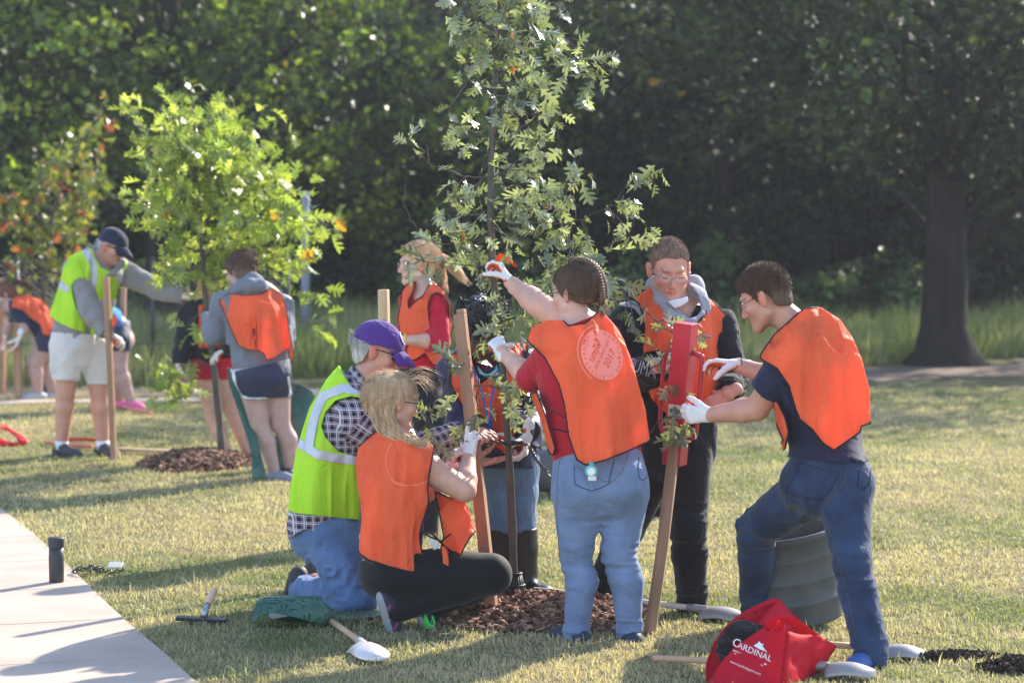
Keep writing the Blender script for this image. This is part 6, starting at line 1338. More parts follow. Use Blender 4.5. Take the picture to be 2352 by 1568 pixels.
def sapling(name, label, base, trunk, tr, branches, seed, m, size, cols, per_m=38, spread=.05, aut=.02, autcol=((.35, .12, .03), (.30, .22, .04)), twig_r=.004, group=None, droop=.35, sub=2):
    r = np.random.RandomState(seed); t = empty(name, base, label, 'tree', group)
    mb = MB(); tp = catmull(trunk, 4); rr = np.interp(np.linspace(0, 1, len(tp)), np.linspace(0, 1, len(tr)), tr); mb.tube(tp, [q * (1 + .06 * r.randn()) for q in rr], n=10); mb.build('trunk', M_twig, t)
    bb = MB(); C = []; D = []; 
    def put(pts, dens, sp):
        pts = np.array(pts); seg = np.linalg.norm(np.diff(pts, axis=0), axis=1); L_ = seg.sum(); n = max(1, int(L_ * per_m * dens)); cum = np.concatenate([[0], np.cumsum(seg)])
        for i in range(n):
            u = L_ * (1 - r.rand() ** 1.25 * .92); j = min(np.searchsorted(cum, u) - 1, len(seg) - 1); q = pts[j] + (pts[j + 1] - pts[j]) * ((u - cum[j]) / seg[j])
            d = nrm(pts[j + 1] - pts[j]); C.append(q + r.randn(3) * sp * .5); D.append(nrm(d * .7 + r.randn(3) * .8 + A(0, 0, -droop)))
    for br in branches:
        pts = br[0]; dens = br[1] if len(br) > 1 else 1.0; rb = br[2] if len(br) > 2 else twig_r
        c = catmull(pts, 4); c = [q + r.randn(3) * .004 * (i > 0) for i, q in enumerate(c)]
        bb.tube(c, list(np.linspace(rb, rb * .3, len(c))), n=6)
        if dens > 0:
            put(c, dens, spread)
            for k in range(int(sub * len(pts) * min(dens, 1.5))):      # side twigs
                i = r.randint(max(1, len(c) // 4), len(c)); d = nrm(c[i] - c[i - 1]); o = nrm(d * .6 + r.randn(3) * .7); L_ = (.05 + .13 * r.rand()) * (spread / .05) ** .5
                tw = [c[i], c[i] + o * L_ * .5 + A(0, 0, -.01), c[i] + o * L_ + A(0, 0, -.03)]; bb.tube(tw, [rb * .45, rb * .35, rb * .2], n=4); put(tw, dens * 1.3, spread * .7)
    bb.build('branches', M_twig, t)
    C = np.array(C); n = len(C); tint = np.array(cols)[r.randint(len(cols), size=n)] * (.7 + .6 * r.rand(n, 1)); a = r.rand(n) < aut; tint[a] = np.array(autcol)[r.randint(len(autcol), size=a.sum())]
    T, F = leaf_template(); VV = []; FF = []; CC = []
    parts_ = [leaf_template(cu, fo) for cu, fo in ((.15, .25), (.45, .15), (.7, .45), (-.2, .5))]
    k = r.randint(4, size=n); off = 0
    for i in range(4):
        s_ = k == i
        if not s_.any(): continue
        V, Fq, Cq = leafcloud(C[s_], size * (.55 + .7 * r.rand(s_.sum())), r, parts_[i][0], parts_[i][1], tint[s_], up=.5, dirs=np.array(D)[s_]); VV.append(V); FF.append(Fq + off); CC.append(Cq); off += len(V)
    mesh_np('foliage', np.concatenate(VV), np.concatenate(FF), m, t, smooth=False, cols=np.concatenate(CC)); print(name, n); return t
def trees():
    Y = 11.85
    def a(*pts, d0=0.0, d1=0.0):   # picture crop (980,0) coordinates, depth from d0 to d1
        n = len(pts); return [P(900.4 + x * .4102, y * .4102, Y + d0 + (d1 - d0) * i / (n - 1)) for i, (x, y) in enumerate(pts)]
    def b(*pts, d0=0.0, d1=0.0):
        n = len(pts); return [P(x, y, Y + d0 + (d1 - d0) * i / (n - 1)) for i, (x, y) in enumerate(pts)]
    tr = [P(1178, 1405, 12.0), P(1178, 1250, 11.98), P(1172, 1100, 11.95), P(1163, 950, 11.92), P(1152, 800, 11.88), P(1141, 700, 11.86), P(1131, 600, 11.84), P(1127, 500, 11.84), P(1127, 400, 11.85), P(1131, 300, 11.86), P(1136, 200, 11.87), P(1142, 100, 11.88), P(1150, -20, 11.9), P(1156, -120, 11.9)]
    br = [(a((590, 180), (480, 130), (380, 80), (320, 10), d1=-.15), 1.3), (a((590, 120), (560, 60), (500, -60), d1=.1), 1.5), (a((600, 100), (680, 40), (760, -60), d1=-.1), 1.5), (a((590, 250), (700, 180), (780, 100), (900, 20), d1=.15), 1.4),
          (a((600, 60), (640, 0), (700, -80)), 1.4), (a((590, 200), (660, 130), (640, 40), (600, -60), d1=-.12), 1.5), (a((585, 330), (500, 230), (430, 170), (410, 240), d1=-.1), 1.4), (a((585, 300), (470, 300), (420, 360), d1=.1), 1.1), (a((590, 280), (680, 230), (740, 250), (800, 180), d1=-.15), 1.4),
          (a((590, 300), (750, 250), (940, 205), (1060, 230), (1190, 270), d1=.2), .9), (a((575, 440), (750, 330), (900, 290), (1050, 330), (1150, 420), d1=-.2), 1.1), (a((578, 400), (680, 340), (780, 380), (900, 360), d1=.15), 1.2), (a((1000, 330), (1100, 330), (1200, 350), d1=-.2, d0=-.2), 1.1),
          (a((570, 470), (700, 450), (800, 500), (960, 550), d1=.1), 1.0), (a((565, 520), (480, 460), (420, 440), d1=-.05), .7), (a((565, 540), (640, 540), (700, 560), (760, 540), d1=-.1), 1.0), (a((420, 470), (330, 600), (340, 700), (430, 770), (520, 740), d1=.05), .35), (a((560, 780), (470, 750), (400, 720), (345, 630), d1=-.1), 1.0), (a((560, 700), (480, 710), (430, 760), d1=.1), 1.1),
          (a((565, 600), (650, 600), (780, 620), (880, 660), (930, 720), d1=-.1), 1.0), (a((565, 650), (680, 640), (720, 740), (760, 820), d1=.1), .9), (a((560, 820), (660, 760), (760, 700), (860, 760), d1=-.1), .8), (a((545, 830), (520, 880), (520, 930), d1=-.05), .4),
          (a((545, 1005), (440, 990), (340, 970), (210, 920), (130, 830), (95, 730), d1=-.1), .35), (a((210, 920), (200, 850), (180, 770)), .9), (a((420, 985), (370, 1030), (350, 1100), d1=-.05), 1.3), (a((500, 1000), (470, 1050), (490, 1100)), 1.0),
          (a((545, 1330), (400, 1350), (240, 1360), (150, 1290), (70, 1160), (80, 1010), d1=-.15), .30), (a((240, 1360), (300, 1310), (400, 1300), (480, 1290), d1=-.05), 1.2), (a((545, 1210), (450, 1200), (350, 1180), (320, 1120), (350, 1050), d1=.1), .9),
          (a((550, 1180), (700, 1170), (850, 1150), (1000, 1050), (1030, 900), d1=-.15), 1.3), (a((550, 1220), (750, 1240), (950, 1250), (1100, 1210), (1230, 1140), (1350, 1010), d1=.1), .65), (a((1210, 1160), (1300, 1150), (1370, 1200), d1=.1, d0=.1), 1.3), (a((1210, 1160), (1280, 1240), (1300, 1320), d1=.1, d0=.1), 1.2), (a((1340, 1010), (1400, 1000), (1440, 1040), d1=.1, d0=.1), 1.2),
          (a((1060, 1230), (1100, 1330), (1060, 1400), (1090, 1500), d1=.1, d0=.1), 1.5), (a((950, 1250), (960, 1330), (1020, 1400), (990, 1480), d1=-.05, d0=.05), 1.5), (a((1000, 1240), (930, 1310), (900, 1350), d0=.05), 1.3), (a((550, 1000), (650, 950), (750, 960), (830, 1000), (1090, 1030), d1=-.1), 1.2), (a((640, 960), (700, 900), (790, 910), d1=.1), 1.2), (a((550, 1080), (650, 1040), (760, 1060), (880, 1070), d1=.2), 1.3), (a((555, 1120), (640, 1110), (720, 1130), (820, 1210), d1=-.2), 1.3),
          (a((550, 1300), (650, 1270), (740, 1330), d1=-.1), .8), (a((545, 1330), (480, 1380), (470, 1480), (480, 1560), d1=-.08), .9), (a((545, 1350), (430, 1380), (410, 1470), d1=.1), .8), (a((550, 1330), (420, 1290), (320, 1210), (310, 1150), d1=.1), .7), (a((550, 1280), (640, 1310), (660, 1380), d1=.1), .8), (a((545, 1500), (400, 1480), (260, 1475), (110, 1440), d1=-.2), .25), (a((180, 1470), (150, 1420), (120, 1370), d0=-.2, d1=-.2), .7), (a((200, 1470), (190, 1540), d0=-.2, d1=-.2), 1.0),
          (b((1141, 690), (1200, 680), (1250, 640), (1285, 600), d1=.15), 1.2), (b((1145, 720), (1190, 700), (1230, 720), (1270, 740), d1=.2), 1.2), (b((1225, 700), (1250, 650), (1290, 655), d0=.1, d1=.15), 1.2), (b((1150, 740), (1210, 715), (1300, 640), (1380, 620), (1436, 680), (1496, 728), (1540, 742), (1590, 762), d0=.05, d1=-.30), .55, .006),
          (b((1370, 625), (1400, 640), (1410, 680), d0=-.05, d1=-.1), 1.3), (b((1436, 680), (1440, 720), (1470, 750), d0=-.15, d1=-.2), 1.1), (b((1500, 730), (1540, 765), (1560, 780), d0=-.25, d1=-.3), 1.4), (b((1458, 867), (1512, 837), (1537, 805), (1590, 808), d0=-.1, d1=-.42), .6), (b((1537, 805), (1515, 830), (1530, 870), d0=-.42, d1=-.42), 1.0), (b((1493, 995), (1530, 958), (1560, 985), d0=-.3, d1=-.48), 1.3), (b((1530, 958), (1570, 960), (1590, 990), d0=-.45, d1=-.48), .9),
          (b((1148, 800), (1120, 720), (1118, 680), d1=-.1), .9), (b((1145, 760), (1170, 700), (1180, 670), d1=-.1), .9), (b((1150, 800), (1135, 770), (1150, 740), d1=-.15), 1.2), (b((1160, 895), (1200, 890), (1235, 860), d1=-.1), 1.2), (b((1160, 930), (1190, 890), (1215, 925), d1=-.1), 1.1), (b((1157, 862), (1110, 862), (1080, 840), d1=-.1), .8), (b((1160, 890), (1090, 885), (1030, 900), (985, 930), (970, 960), d1=-.1), .9), (b((1100, 870), (1095, 920), (1110, 945), d1=-.1), 1.0), (b((1020, 905), (1035, 840), (1010, 810), d0=-.1, d1=-.1), 1.1), (b((1000, 920), (985, 970), (1000, 1000), d0=-.1, d1=-.1), 1.2)]
    sapling('oak_sapling', 'tall thin oak sapling with grey green lobed leaves being planted in the centre', tr[0], tr, [.022, .019, .018, .017, .014, .012, .008], br, 5, M_leaf1, .090, ((.215, .235, .145), (.165, .19, .11), (.28, .295, .20)), per_m=15, spread=.045, droop=.7, sub=1.0, aut=.012)
    Y = 18.7
    def c(*pts, d1=0.0): n = len(pts); return [P(x, y + max(0, 420 - y) * .16, 18.7 + d1 * i / (n - 1)) for i, (x, y) in enumerate(pts)]
    tr = [P(511, 1062, 18.7), P(505, 980, 18.7), P(492, 850, 18.7), P(476, 720, 18.7), P(466, 600, 18.7), P(458, 480, 18.7), P(452, 380, 18.7), P(446, 280, 18.7), P(438, 200, 18.7)]
    br = []; r = np.random.RandomState(3)
    for pts, dn in ((((452, 420), (390, 340), (330, 280), (302, 215)), .8), (((455, 400), (410, 300), (405, 200)), 1.1), (((450, 330), (470, 270), (440, 210)), .9), (((455, 400), (500, 300), (525, 200)), 1.0), (((458, 430), (540, 330), (598, 222)), 1.0), (((460, 480), (540, 440), (600, 410), (630, 445)), 1.2), (((462, 520), (560, 420), (605, 360)), 1.2), (((465, 560), (560, 520), (635, 450)), 1.2),
                    (((462, 520), (380, 490), (322, 455)), 1.0), (((465, 580), (400, 560), (360, 500)), 1.0), (((458, 470), (400, 440), (350, 400)), 1.0), (((455, 420), (380, 380), (340, 330)), 1.0), (((468, 640), (540, 590), (620, 565), (700, 515), (765, 530)), .9), (((470, 650), (560, 620), (640, 590), (700, 600)), 1.0), (((475, 700), (560, 680), (650, 690), (740, 672)), .6), (((476, 710), (600, 730), (690, 735), (755, 765)), .5), (((475, 705), (445, 730), (425, 748)), .6),
                    (((488, 830), (440, 845), (400, 850), (360, 870)), .9), (((465, 590), (520, 560), (580, 500)), 1.2), (((460, 500), (500, 420), (560, 380)), 1.3), (((455, 440), (480, 360), (500, 300)), 1.3), (((455, 420), (430, 340), (380, 280)), 1.2), (((468, 640), (420, 620), (400, 590)), 1.2), (((466, 600), (500, 560), (540, 560)), 1.2), (((460, 540), (430, 480), (400, 430)), 1.3), (((470, 660), (500, 640), (540, 660)), 1.0), (((620, 565), (650, 500), (670, 480)), 1.2), (((400, 850), (385, 880), (395, 890)), 1.2)):
        for k in (-.45, .0, .45): br.append((c(*[(x + (r.rand() - .5) * 26 * (i > 0), y + (r.rand() - .5) * 22 * (i > 0)) for i, (x, y) in enumerate(pts)], d1=k), dn * (.85 if pts[0][0] != 488 else .5), .005))
    sapling('oak_sapling', 'bushy bright green sapling on the left, held by the man in the navy cap', tr[0], tr, [.030, .026, .023, .017, .011, .006], br, 6, M_leaf2, .125, ((.24, .30, .07), (.31, .36, .09), (.17, .23, .06), (.38, .40, .12)), per_m=18, spread=.10, droop=.15, sub=1.1, aut=.012, autcol=((.5, .25, .03), (.6, .45, .05)))
    def e(*pts, d1=0.0): n = len(pts); return [P(x, y, 25 + d1 * i / (n - 1)) for i, (x, y) in enumerate(pts)]
    g = G(100, 985); tr = [A(P(100, 700, 25)[0], 25, 0), P(100, 700, 25), P(104, 600, 25), P(122, 490, 25), P(165, 370, 25), P(205, 300, 25), P(228, 250, 25)]; br = []
    for pts, dn in ((((165, 370), (190, 320), (228, 255)), 1.2), (((160, 380), (200, 380), (210, 420)), 1.0), (((140, 430), (190, 420), (200, 460)), 1.1), (((130, 460), (110, 400), (125, 360)), 1.1), (((122, 490), (90, 440), (105, 390)), 1.0), (((115, 520), (60, 480), (25, 450)), 1.0), (((110, 540), (50, 520), (10, 500)), .8), (((110, 540), (150, 500), (190, 480)), 1.2), (((107, 570), (160, 540), (200, 545)), 1.1), (((105, 600), (50, 580), (40, 540)), .9), (((104, 620), (150, 610), (180, 590)), .9), (((103, 650), (60, 650), (30, 620)), .8), (((103, 650), (110, 600), (90, 560)), 1.0)):
        for k in (-.35, .3): br.append((e(*[(x + (r.rand() - .5) * 20 * (i > 0), y + (r.rand() - .5) * 18 * (i > 0)) for i, (x, y) in enumerate(pts)], d1=k), dn, .006))
    sapling('oak_sapling', 'thin sapling with reddening autumn leaves at the far left', tr[0], tr, [.03, .025, .02, .015, .01, .006], br, 8, M_leaf2, .115, ((.15, .17, .04), (.12, .15, .04), (.20, .20, .05)), per_m=22, spread=.11, aut=.16, autcol=((.38, .10, .05), (.40, .19, .05), (.28, .07, .04)), droop=.3, sub=1)
trees()
# flagging ribbon on the sapling
mb = MB(); q = [P(1141, 600, 11.75), P(1152, 584, 11.72), P(1170, 600, 11.70), P(1187, 612, 11.72)]
mb.tube(q, .011, n=6, flat=.12, upv=(0, 1, 0)); tag(mb.build('ribbon', mat('orange_ribbon', (1.0, .08, .02), rough=.4, trans=.3)), 'red orange ribbon tied to the central sapling above the gloved hand', 'ribbon')
# ================================================================== STAKES AND TOOLS
M_wood = mat('stake_wood', (.33, .19, .12), rough=.75, spec=.2, var=.22, vscale=14, bump=.3, bscale=60, bdist=.002, stretch=(1, 1, .08)); M_wood_pale = mat('pale_wood', (.50, .36, .22), rough=.75, spec=.2, var=.15, vscale=14, bump=.3, bscale=60, bdist=.002, stretch=(1, 1, .08))
def stake(top, bot, w_, label, m=None, notch=False, d=None, twist=.25, group='wooden stakes'):
    top, bot = A(*top), A(*bot); ax = nrm(top - bot); u = nrm(np.cross(A(math.sin(twist), math.cos(twist), 0), ax)); v = np.cross(ax, u); R = np.stack([u, v, ax], 1); L_ = np.linalg.norm(top - bot) + .05; mb = MB(); d = d or w_
    if notch:
        mb.box(bot - ax * .05 + ax * (L_ - .02) / 2, (w_, d, L_ - .02), R); mb.box(top - ax * .010 + u * w_ * .17, (w_ * .66, d, .022), R)
    else: mb.box(bot - ax * .05 + ax * L_ / 2, (w_, d, L_), R)
    return tag(mb.build('stake', m or M_wood, smooth=False, base=bot, bevel=.004), label, 'stake', group)
stake(P(1055, 711, 11.85), P(1133, 1432, 11.68), .054, 'notched wooden stake leaning beside the crouching blonde woman', notch=True)
stake(P(881, 665, 13.2), P(895, 1330, 13.2), .050, 'pale square stake standing behind the purple cap', M_wood_pale)
stake(P(244, 636, 18.9), P(262, 1056, 18.9), .042, 'wooden stake gripped upright by the man in the navy cap')
stake(P(284, 660, 23.6), P(278, 945, 23.6), .045, 'stake standing beside the bare legs and pink shoes')
stake(P(41, 735, 24.4), P(42, 912, 24.4), .055, 'stake held by the bending person at the left edge')
stake(P(5, 640, 25.0), P(5, 890, 25.2), .055, 'stake cut off by the left edge of the picture')
# post driver and its post
ax_t, ax_b = P(1576, 742, 11.45), P(1549, 1066, 11.50); ax = nrm(ax_t - ax_b); u = nrm(np.cross(A(.45, .9, 0), ax)); v = np.cross(ax, u); R = np.stack([u, v, ax], 1)
M_red = mat('red_paint', (.42, .022, .045), rough=.38, spec=.5, var=.14, vscale=9, bump=.1)
pd = empty('post_driver', ax_b, 'red steel post driver with side handles pushed over a wooden post', 'tool')
L_ = np.linalg.norm(ax_t - ax_b); mb = MB(); w_ = .082
for sx, sy, sz in ((-1, 0, 0), (1, 0, 0), (0, -1, 0), (0, 1, 0)): mb.box(ax_b + ax * L_ / 2 + u * sx * w_ / 2 + v * sy * w_ / 2, (.005 if sx else w_, .005 if sy else w_ + .004, L_), R)
mb.box(ax_t - ax * .004, (w_ + .006, w_ + .006, .010), R); mb.build('barrel', M_red, pd, smooth=False, bevel=.002)
mb = MB()
o = u * .045; mb.tube(catmull([ax_b + o + ax * (L_ * .80), ax_b + u * .078 + ax * (L_ * .785), ax_b + u * .092 + ax * (L_ * .74), ax_b + u * .092 + ax * (L_ * .30), ax_b + u * .080 + ax * (L_ * .22), ax_b + o + ax * (L_ * .17)], 5), .011, n=10); mb.build('handle', M_red, pd)
mb = MB(); o = -u * .045; mb.tube(catmull([ax_b + o + ax * (L_ * .80), ax_b - u * .10 + ax * (L_ * .74) + v * .03, ax_b - u * .10 + ax * (L_ * .30) + v * .03, ax_b + o + ax * (L_ * .17)], 5), .010, n=10); mb.build('handle', M_red, pd)
c = ax_b + ax * (L_ * .385) - v * (w_ / 2 + .006) if (v @ A(0, 1, 0)) > 0 else ax_b + ax * (L_ * .385) + v * (w_ / 2 + .006)
mb = MB(); mb.box(c, (.066, .0015, .060), R, col=(.62, .55, .45)); vv = -v if (v @ A(0, 1, 0)) > 0 else v
M5 = [(0, 1), (.16, .62), (.34, .70), (.28, .38), (.55, .52), (.60, .36), (.92, .40), (.80, .15), (.95, .02), (.52, -.28), (.58, -.46), (.08, -.40), (.04, -.8), (-.04, -.8), (-.08, -.40), (-.58, -.46), (-.52, -.28), (-.95, .02), (-.80, .15), (-.92, .40), (-.60, .36), (-.55, .52), (-.28, .38), (-.34, .70), (-.16, .62)]
V = [c + vv * .003 + u * x * .029 + ax * y * .029 for x, y in M5]; mb.add([c + vv * .003] + V, [[0, 1 + i, 1 + (i + 1) % len(V)] for i in range(len(V))], (.03, .22, .09)); mb.add([c + vv * .0032 + u * x * .029 + ax * y * .029 for x, y in M5][:0] or [c, c + u * .0001, c + ax * .0001], [[0, 1, 2]], (.1, .1, .1))
mb.build('leaf_sticker', mat('sticker', attr=True, rough=.5), pd, smooth=False, cols=True)
bot = P(1494, 1446, 11.35); mb = MB(); mb.tube([bot - (ax_b - bot) * .05, bot, bot + (ax_b - bot) * .5, ax_b + ax * .3], [.026, .027, .027, .027], n=8); tag(mb.build('post', M_wood, base=bot), 'round brown wooden post under the red post driver', 'post')
# tree guard at the foot of the central trunk
g = P(1180, 1405, 12.0); mb = MB(); n = 22; cN_ = A(g[0], g[1] - .0, 0)
for j in range(n):
    a0 = 2 * math.pi * j / n; a1 = a0 + 2 * math.pi / n * .62; V = []
    for z, r_ in ((.0, .062), (.06, .058), (.12, .050), (.175, .036)): V += [cN_ + A(r_ * math.cos(a0), r_ * math.sin(a0), z), cN_ + A(r_ * math.cos(a1), r_ * math.sin(a1), z)]
    mb.add(V, [[2 * i, 2 * i + 1, 2 * i + 3, 2 * i + 2] for i in range(3)])
for z, r_ in ((.01, .063), (.065, .060), (.12, .052), (.175, .037)): mb.tube([cN_ + A(r_ * math.cos(a), r_ * math.sin(a), z) for a in np.linspace(0, 2 * math.pi, 25)], .004, n=5, cap=False)
tag(mb.build('tree_guard', mat('black_mesh', (.03, .032, .036), rough=.5), base=cN_, solid=.003), 'black slotted plastic guard round the foot of the central trunk', 'tree guard')
# chain tie
def links(mb, pts, r=.0075, wire=.0022):
    pts = catmull(pts, 6); seg = [0]; 
    for i in range(1, len(pts)): seg.append(seg[-1] + np.linalg.norm(pts[i] - pts[i - 1]))
    n = int(seg[-1] / (r * 2.5)); PP = np.array(pts)
    for i in range(n + 1):
        u_ = seg[-1] * i / max(n, 1); q = A(*[np.interp(u_, seg, PP[:, k]) for k in range(3)]); q2 = A(*[np.interp(min(u_ + .01, seg[-1]), seg, PP[:, k]) for k in range(3)]); q1 = A(*[np.interp(max(u_ - .01, 0), seg, PP[:, k]) for k in range(3)])
        t = nrm(q2 - q1); up = A(0, 0, 1) if abs(t[2]) < .8 else A(1, 0, 0); s1 = nrm(np.cross(t, up)); s2 = np.cross(t, s1); sd = s1 if i % 2 else s2
        mb.tube([q + t * r * 1.7 * math.cos(a) + sd * r * math.sin(a) for a in np.linspace(0, 2 * math.pi, 9)], wire, n=4, cap=False)
M_chain = mat('black_chain', (.018, .018, .02), rough=.35, spec=.5)
mb = MB(); links(mb, [P(1108, 1022, 11.80), P(1135, 1014, 11.84), P(1160, 1016, 11.86), P(1172, 1018, 11.86)], .009, .003); 
mb.tube([P(1158, 1017, 11.87), P(1172, 1017, 11.86), P(1196, 1014, 11.88)], .014, n=8); links(mb, [P(1196, 1014, 11.88), P(1218, 1030, 11.9), P(1232, 1055, 11.75), P(1262, 1088, 11.6), P(1280, 1105, 11.6)], .009, .003)
tag(mb.build('tie_chain', M_chain), 'black plastic chain tie fastened round the central trunk', 'chain')
g = G(195, 1326); mb = MB(); lp = []
for t in np.linspace(0, 1, 26): a = t * 4.2 * math.pi; lp.append(A(g[0] - .03 + .055 * math.cos(a) + .17 * (t ** 1.5), g[1] + .02 + .06 * math.sin(a) + .05 * t, .018 + .028 * (t * (1 - t) * 4) * (1 + math.sin(a * 1.5)) / 2 + .01))
links(mb, lp, .010, .0032); ch = mb.build('chain', M_chain); tag(ch, 'coil of black chain with a pale tag on the edge of the pavement', 'chain')
mb = MB(); q = G(265, 1312); mb.box(q + A(0, 0, .035), (.075, .05, .006), frame(A(.1, 1, .5)).T @ np.eye(3)); mb.build('tag', mat('pale_tag', (.62, .55, .52), rough=.6), ch, smooth=False, bevel=.002)
# thermos
g = G(130, 1342); M_th = mat('thermos_grey', (.045, .045, .050), rough=.5, spec=.35, var=.05); t = empty('thermos', g + A(0, 0, .014), 'dark grey travel thermos standing on the pavement', 'bottle')
mb = MB(); mb.lathe([(.0001, .002), (.034, .0), (.037, .004), (.038, .100), (.0385, .130), (.037, .135), (.037, .175), (.0001, .176)], g + A(0, 0, .014), n=40); mb.build('body', M_th, t)
mb = MB(); mb.lathe([(.0385, .176), (.0400, .180), (.0405, .206), (.042, .212), (.042, .222), (.039, .226), (.0001, .228)], g + A(0, 0, .014), n=40); mb.build('lid', M_th, t)
# garden tool left of the green sheet
g = G(462, 1432); t = empty('hand_tool', g, 'short handled tool with a flat black blade in the grass left of the green plastic', 'tool')
mb = MB(); mb.box(g + A(0, 0, .022), (.23, .07, .016), np.array([[.99, .02, .05], [-.02, 1, 0], [-.05, 0, .99]])); mb.build('blade', mat('black_steel', (.015, .015, .018), rough=.45), t, bevel=.005)
mb = MB(); q = g + A(.01, .02, .03); mb.tube([q, q + A(.012, .05, .05)], .016, n=12); mb.build('ferrule', mat('grey_steel', (.35, .34, .37), rough=.35, metal=.6), t)
mb = MB(); mb.tube([q + A(.012, .05, .05), q + A(.025, .10, .085), q + A(.035, .13, .10)], [.0175, .017, .015], n=12); mb.build('handle', mat('beech', (.62, .38, .28), rough=.5), t)
# sheets of green plastic (split tree bags)
M_green = mat('green_plastic', (.035, .095, .070), rough=.42, spec=.45, var=.25, vscale=9, bump=.3, bscale=40, bdist=.003)
def sheet(name, prims, poly, m, label, cat, disp, vox=.006, th=.003, off=0.0, group=None, extra=None):
    c = np.mean([p_['a'] if p_['t'] == 'c' else p_['c'] for p_ in prims], 0); b = A(c[0], c[1], 0); root = None
    o = sdf_mesh(name, prims, m, None, vox=vox, k=.04, shell=th, off=off, cut=fmax(picpoly(poly), halfspace(A(0, 0, .004), (0, 0, -1))), disp=disp)
    return tag(o, label, cat, group)
D5 = lambda *pts: [(551.3 + x * .293, 1240.3 + y * .293) for x, y in pts]
g = G(670, 1440); sheet('plastic_sheet', [cone(g + A(-.10, .03, .02), g + A(.12, .06, .04), .13, .12, n=(0, .6, 1), q=.8)], D5((95, 640), (100, 560), (130, 470), (250, 388), (430, 400), (500, 352), (540, 345), (600, 380), (660, 480), (740, 555), (730, 600), (690, 668), (560, 645), (380, 592), (250, 566), (160, 585), (120, 660)), M_green, 'crumpled green plastic sheet on the grass by the kneeling man', 'plastic sheet', dsum(folds(.012, (9, 9, 9), 3), folds(.003, (22, 22, 22), 3)), group='green plastic sheets')
mb = MB(); V = []; 
gg = [G(600, 1436), G(700, 1444), G(780, 1430), G(890, 1424), G(900, 1412), G(780, 1405), G(690, 1410), G(620, 1405)]; 
mb.add([p_ + A(0, 0, .018 + .012 * math.sin(i * 2.1)) for i, p_ in enumerate(gg)], [[0, 1, 6, 7], [1, 2, 5, 6], [2, 3, 4, 5]]); o = mb.build('plastic_sheet', M_green, solid=.004, base=G(740, 1430), sub=2); tag(o, 'flat strip of green plastic lying under the kneeling man', 'plastic sheet', 'green plastic sheets')
c2 = lambda *pts: cc(2, *pts)
sheet('plastic_sheet', [cone(P(530, 880, 17.9), P(600, 1085, 17.55), .13, .15, k=.05)], c2((505, 790), (540, 800), (575, 900), (640, 1060), (700, 1250), (735, 1395), (745, 1440), (700, 1458), (655, 1440), (650, 1300), (615, 1180), (560, 1010), (520, 900)), M_green, 'long green plastic sheet leaning in front of the navy shorts legs', 'plastic sheet', folds(.03, (8, 8, 4), 3), vox=.009, th=.005, group='green plastic sheets')
sheet('plastic_sheet', [cone(P(690, 900, 18.2), P(640, 1080, 18.0), .24, .24, k=.05)], c2((800, 880), (880, 868), (945, 890), (1010, 930), (1024, 955), (985, 1060), (940, 1200), (905, 1330), (860, 1440), (790, 1440), (790, 1200)), M_green, 'tall green plastic sheet standing behind the navy shorts', 'plastic sheet', folds(.03, (6, 6, 4), 5), vox=.010, th=.006, group='green plastic sheets')
g = G(100, 912); sheet('plastic_sheet', [cone(g + A(0, .1, .0), g + A(0, .1, .6), .13, .13)], [(96, 915), (92, 850), (100, 810), (108, 830), (112, 915)], M_green, 'strip of dark green plastic between the legs at the far left', 'plastic sheet', folds(.03, (6, 6, 4), 5), vox=.012, th=.006, group='green plastic sheets')
# shovels
M_steel = mat('shovel_steel', (.30, .275, .27), rough=.45, spec=.5, metal=.2, var=.1, vscale=10); M_handle = mat('handle_wood', (.50, .30, .19), rough=.55, var=.1)
def shovel(label, blade_c, fwd, L=.28, W=.20, handle_to=None, lift=.02, tilt=(0, 0, 1), hm=None, hr=.014, dome=.05):
    b = A(*blade_c); f = nrm(fwd); R = frame(f, tilt); t = empty('shovel', A(b[0], b[1], 0), label, 'shovel', 'shovels on the grass'); mb = MB(); n, m_ = 15, 9; V = []
    for i in range(n):
        v_ = i / (n - 1); wd = W / 2 * (1 if v_ < .5 else math.sqrt(max(1 - ((v_ - .5) / .5) ** 2.2, 0.0004))) * (.9 + .1 * v_)
        for j in range(m_):
            x = (j / (m_ - 1) * 2 - 1); V.append(b + R.T @ A(x * wd, (v_ - .5) * L, lift + dome * (1 - x * x) * (1 - .4 * v_) + .02 * math.sin(v_ * 3)))
    mb.add(V, [[i * m_ + j, i * m_ + j + 1, (i + 1) * m_ + j + 1, (i + 1) * m_ + j] for i in range(n - 1) for j in range(m_ - 1)]); mb.build('blade', M_steel, t, solid=.004)
    s0 = b + R.T @ A(0, -L * .5, lift + dome * .8)
    if handle_to is not None:
        h_ = A(*handle_to); mb = MB(); mb.tube([s0 + (s0 - h_) * -.0 + R.T @ A(0, L * .2, .0), s0, s0 + nrm(h_ - s0) * .10], [.008, .018, .019], n=10); mb.build('socket', M_steel, t); mb = MB(); mb.tube([s0 + nrm(h_ - s0) * .06, (s0 + h_) / 2, h_], hr, n=10); mb.build('handle', hm or M_handle, t)
    return t
M_steel = mat('sunlit_steel', (.62, .56, .54), rough=.35, spec=.5, metal=.2)  # pale blade colour has the sun's reflection painted in
b = G(850, 1512); h0 = G(745, 1428); shovel('shovel with a bright steel blade and short wooden handle in front of the green plastic', b + A(0, -.02, .0), nrm(A(b[0] - h0[0], b[1] - h0[1], 0)), L=.25, W=.17, handle_to=h0 + A(0, 0, .03), lift=.01, tilt=(.1, -.35, 1), dome=.045)
M_steel = MATS['shovel_steel']
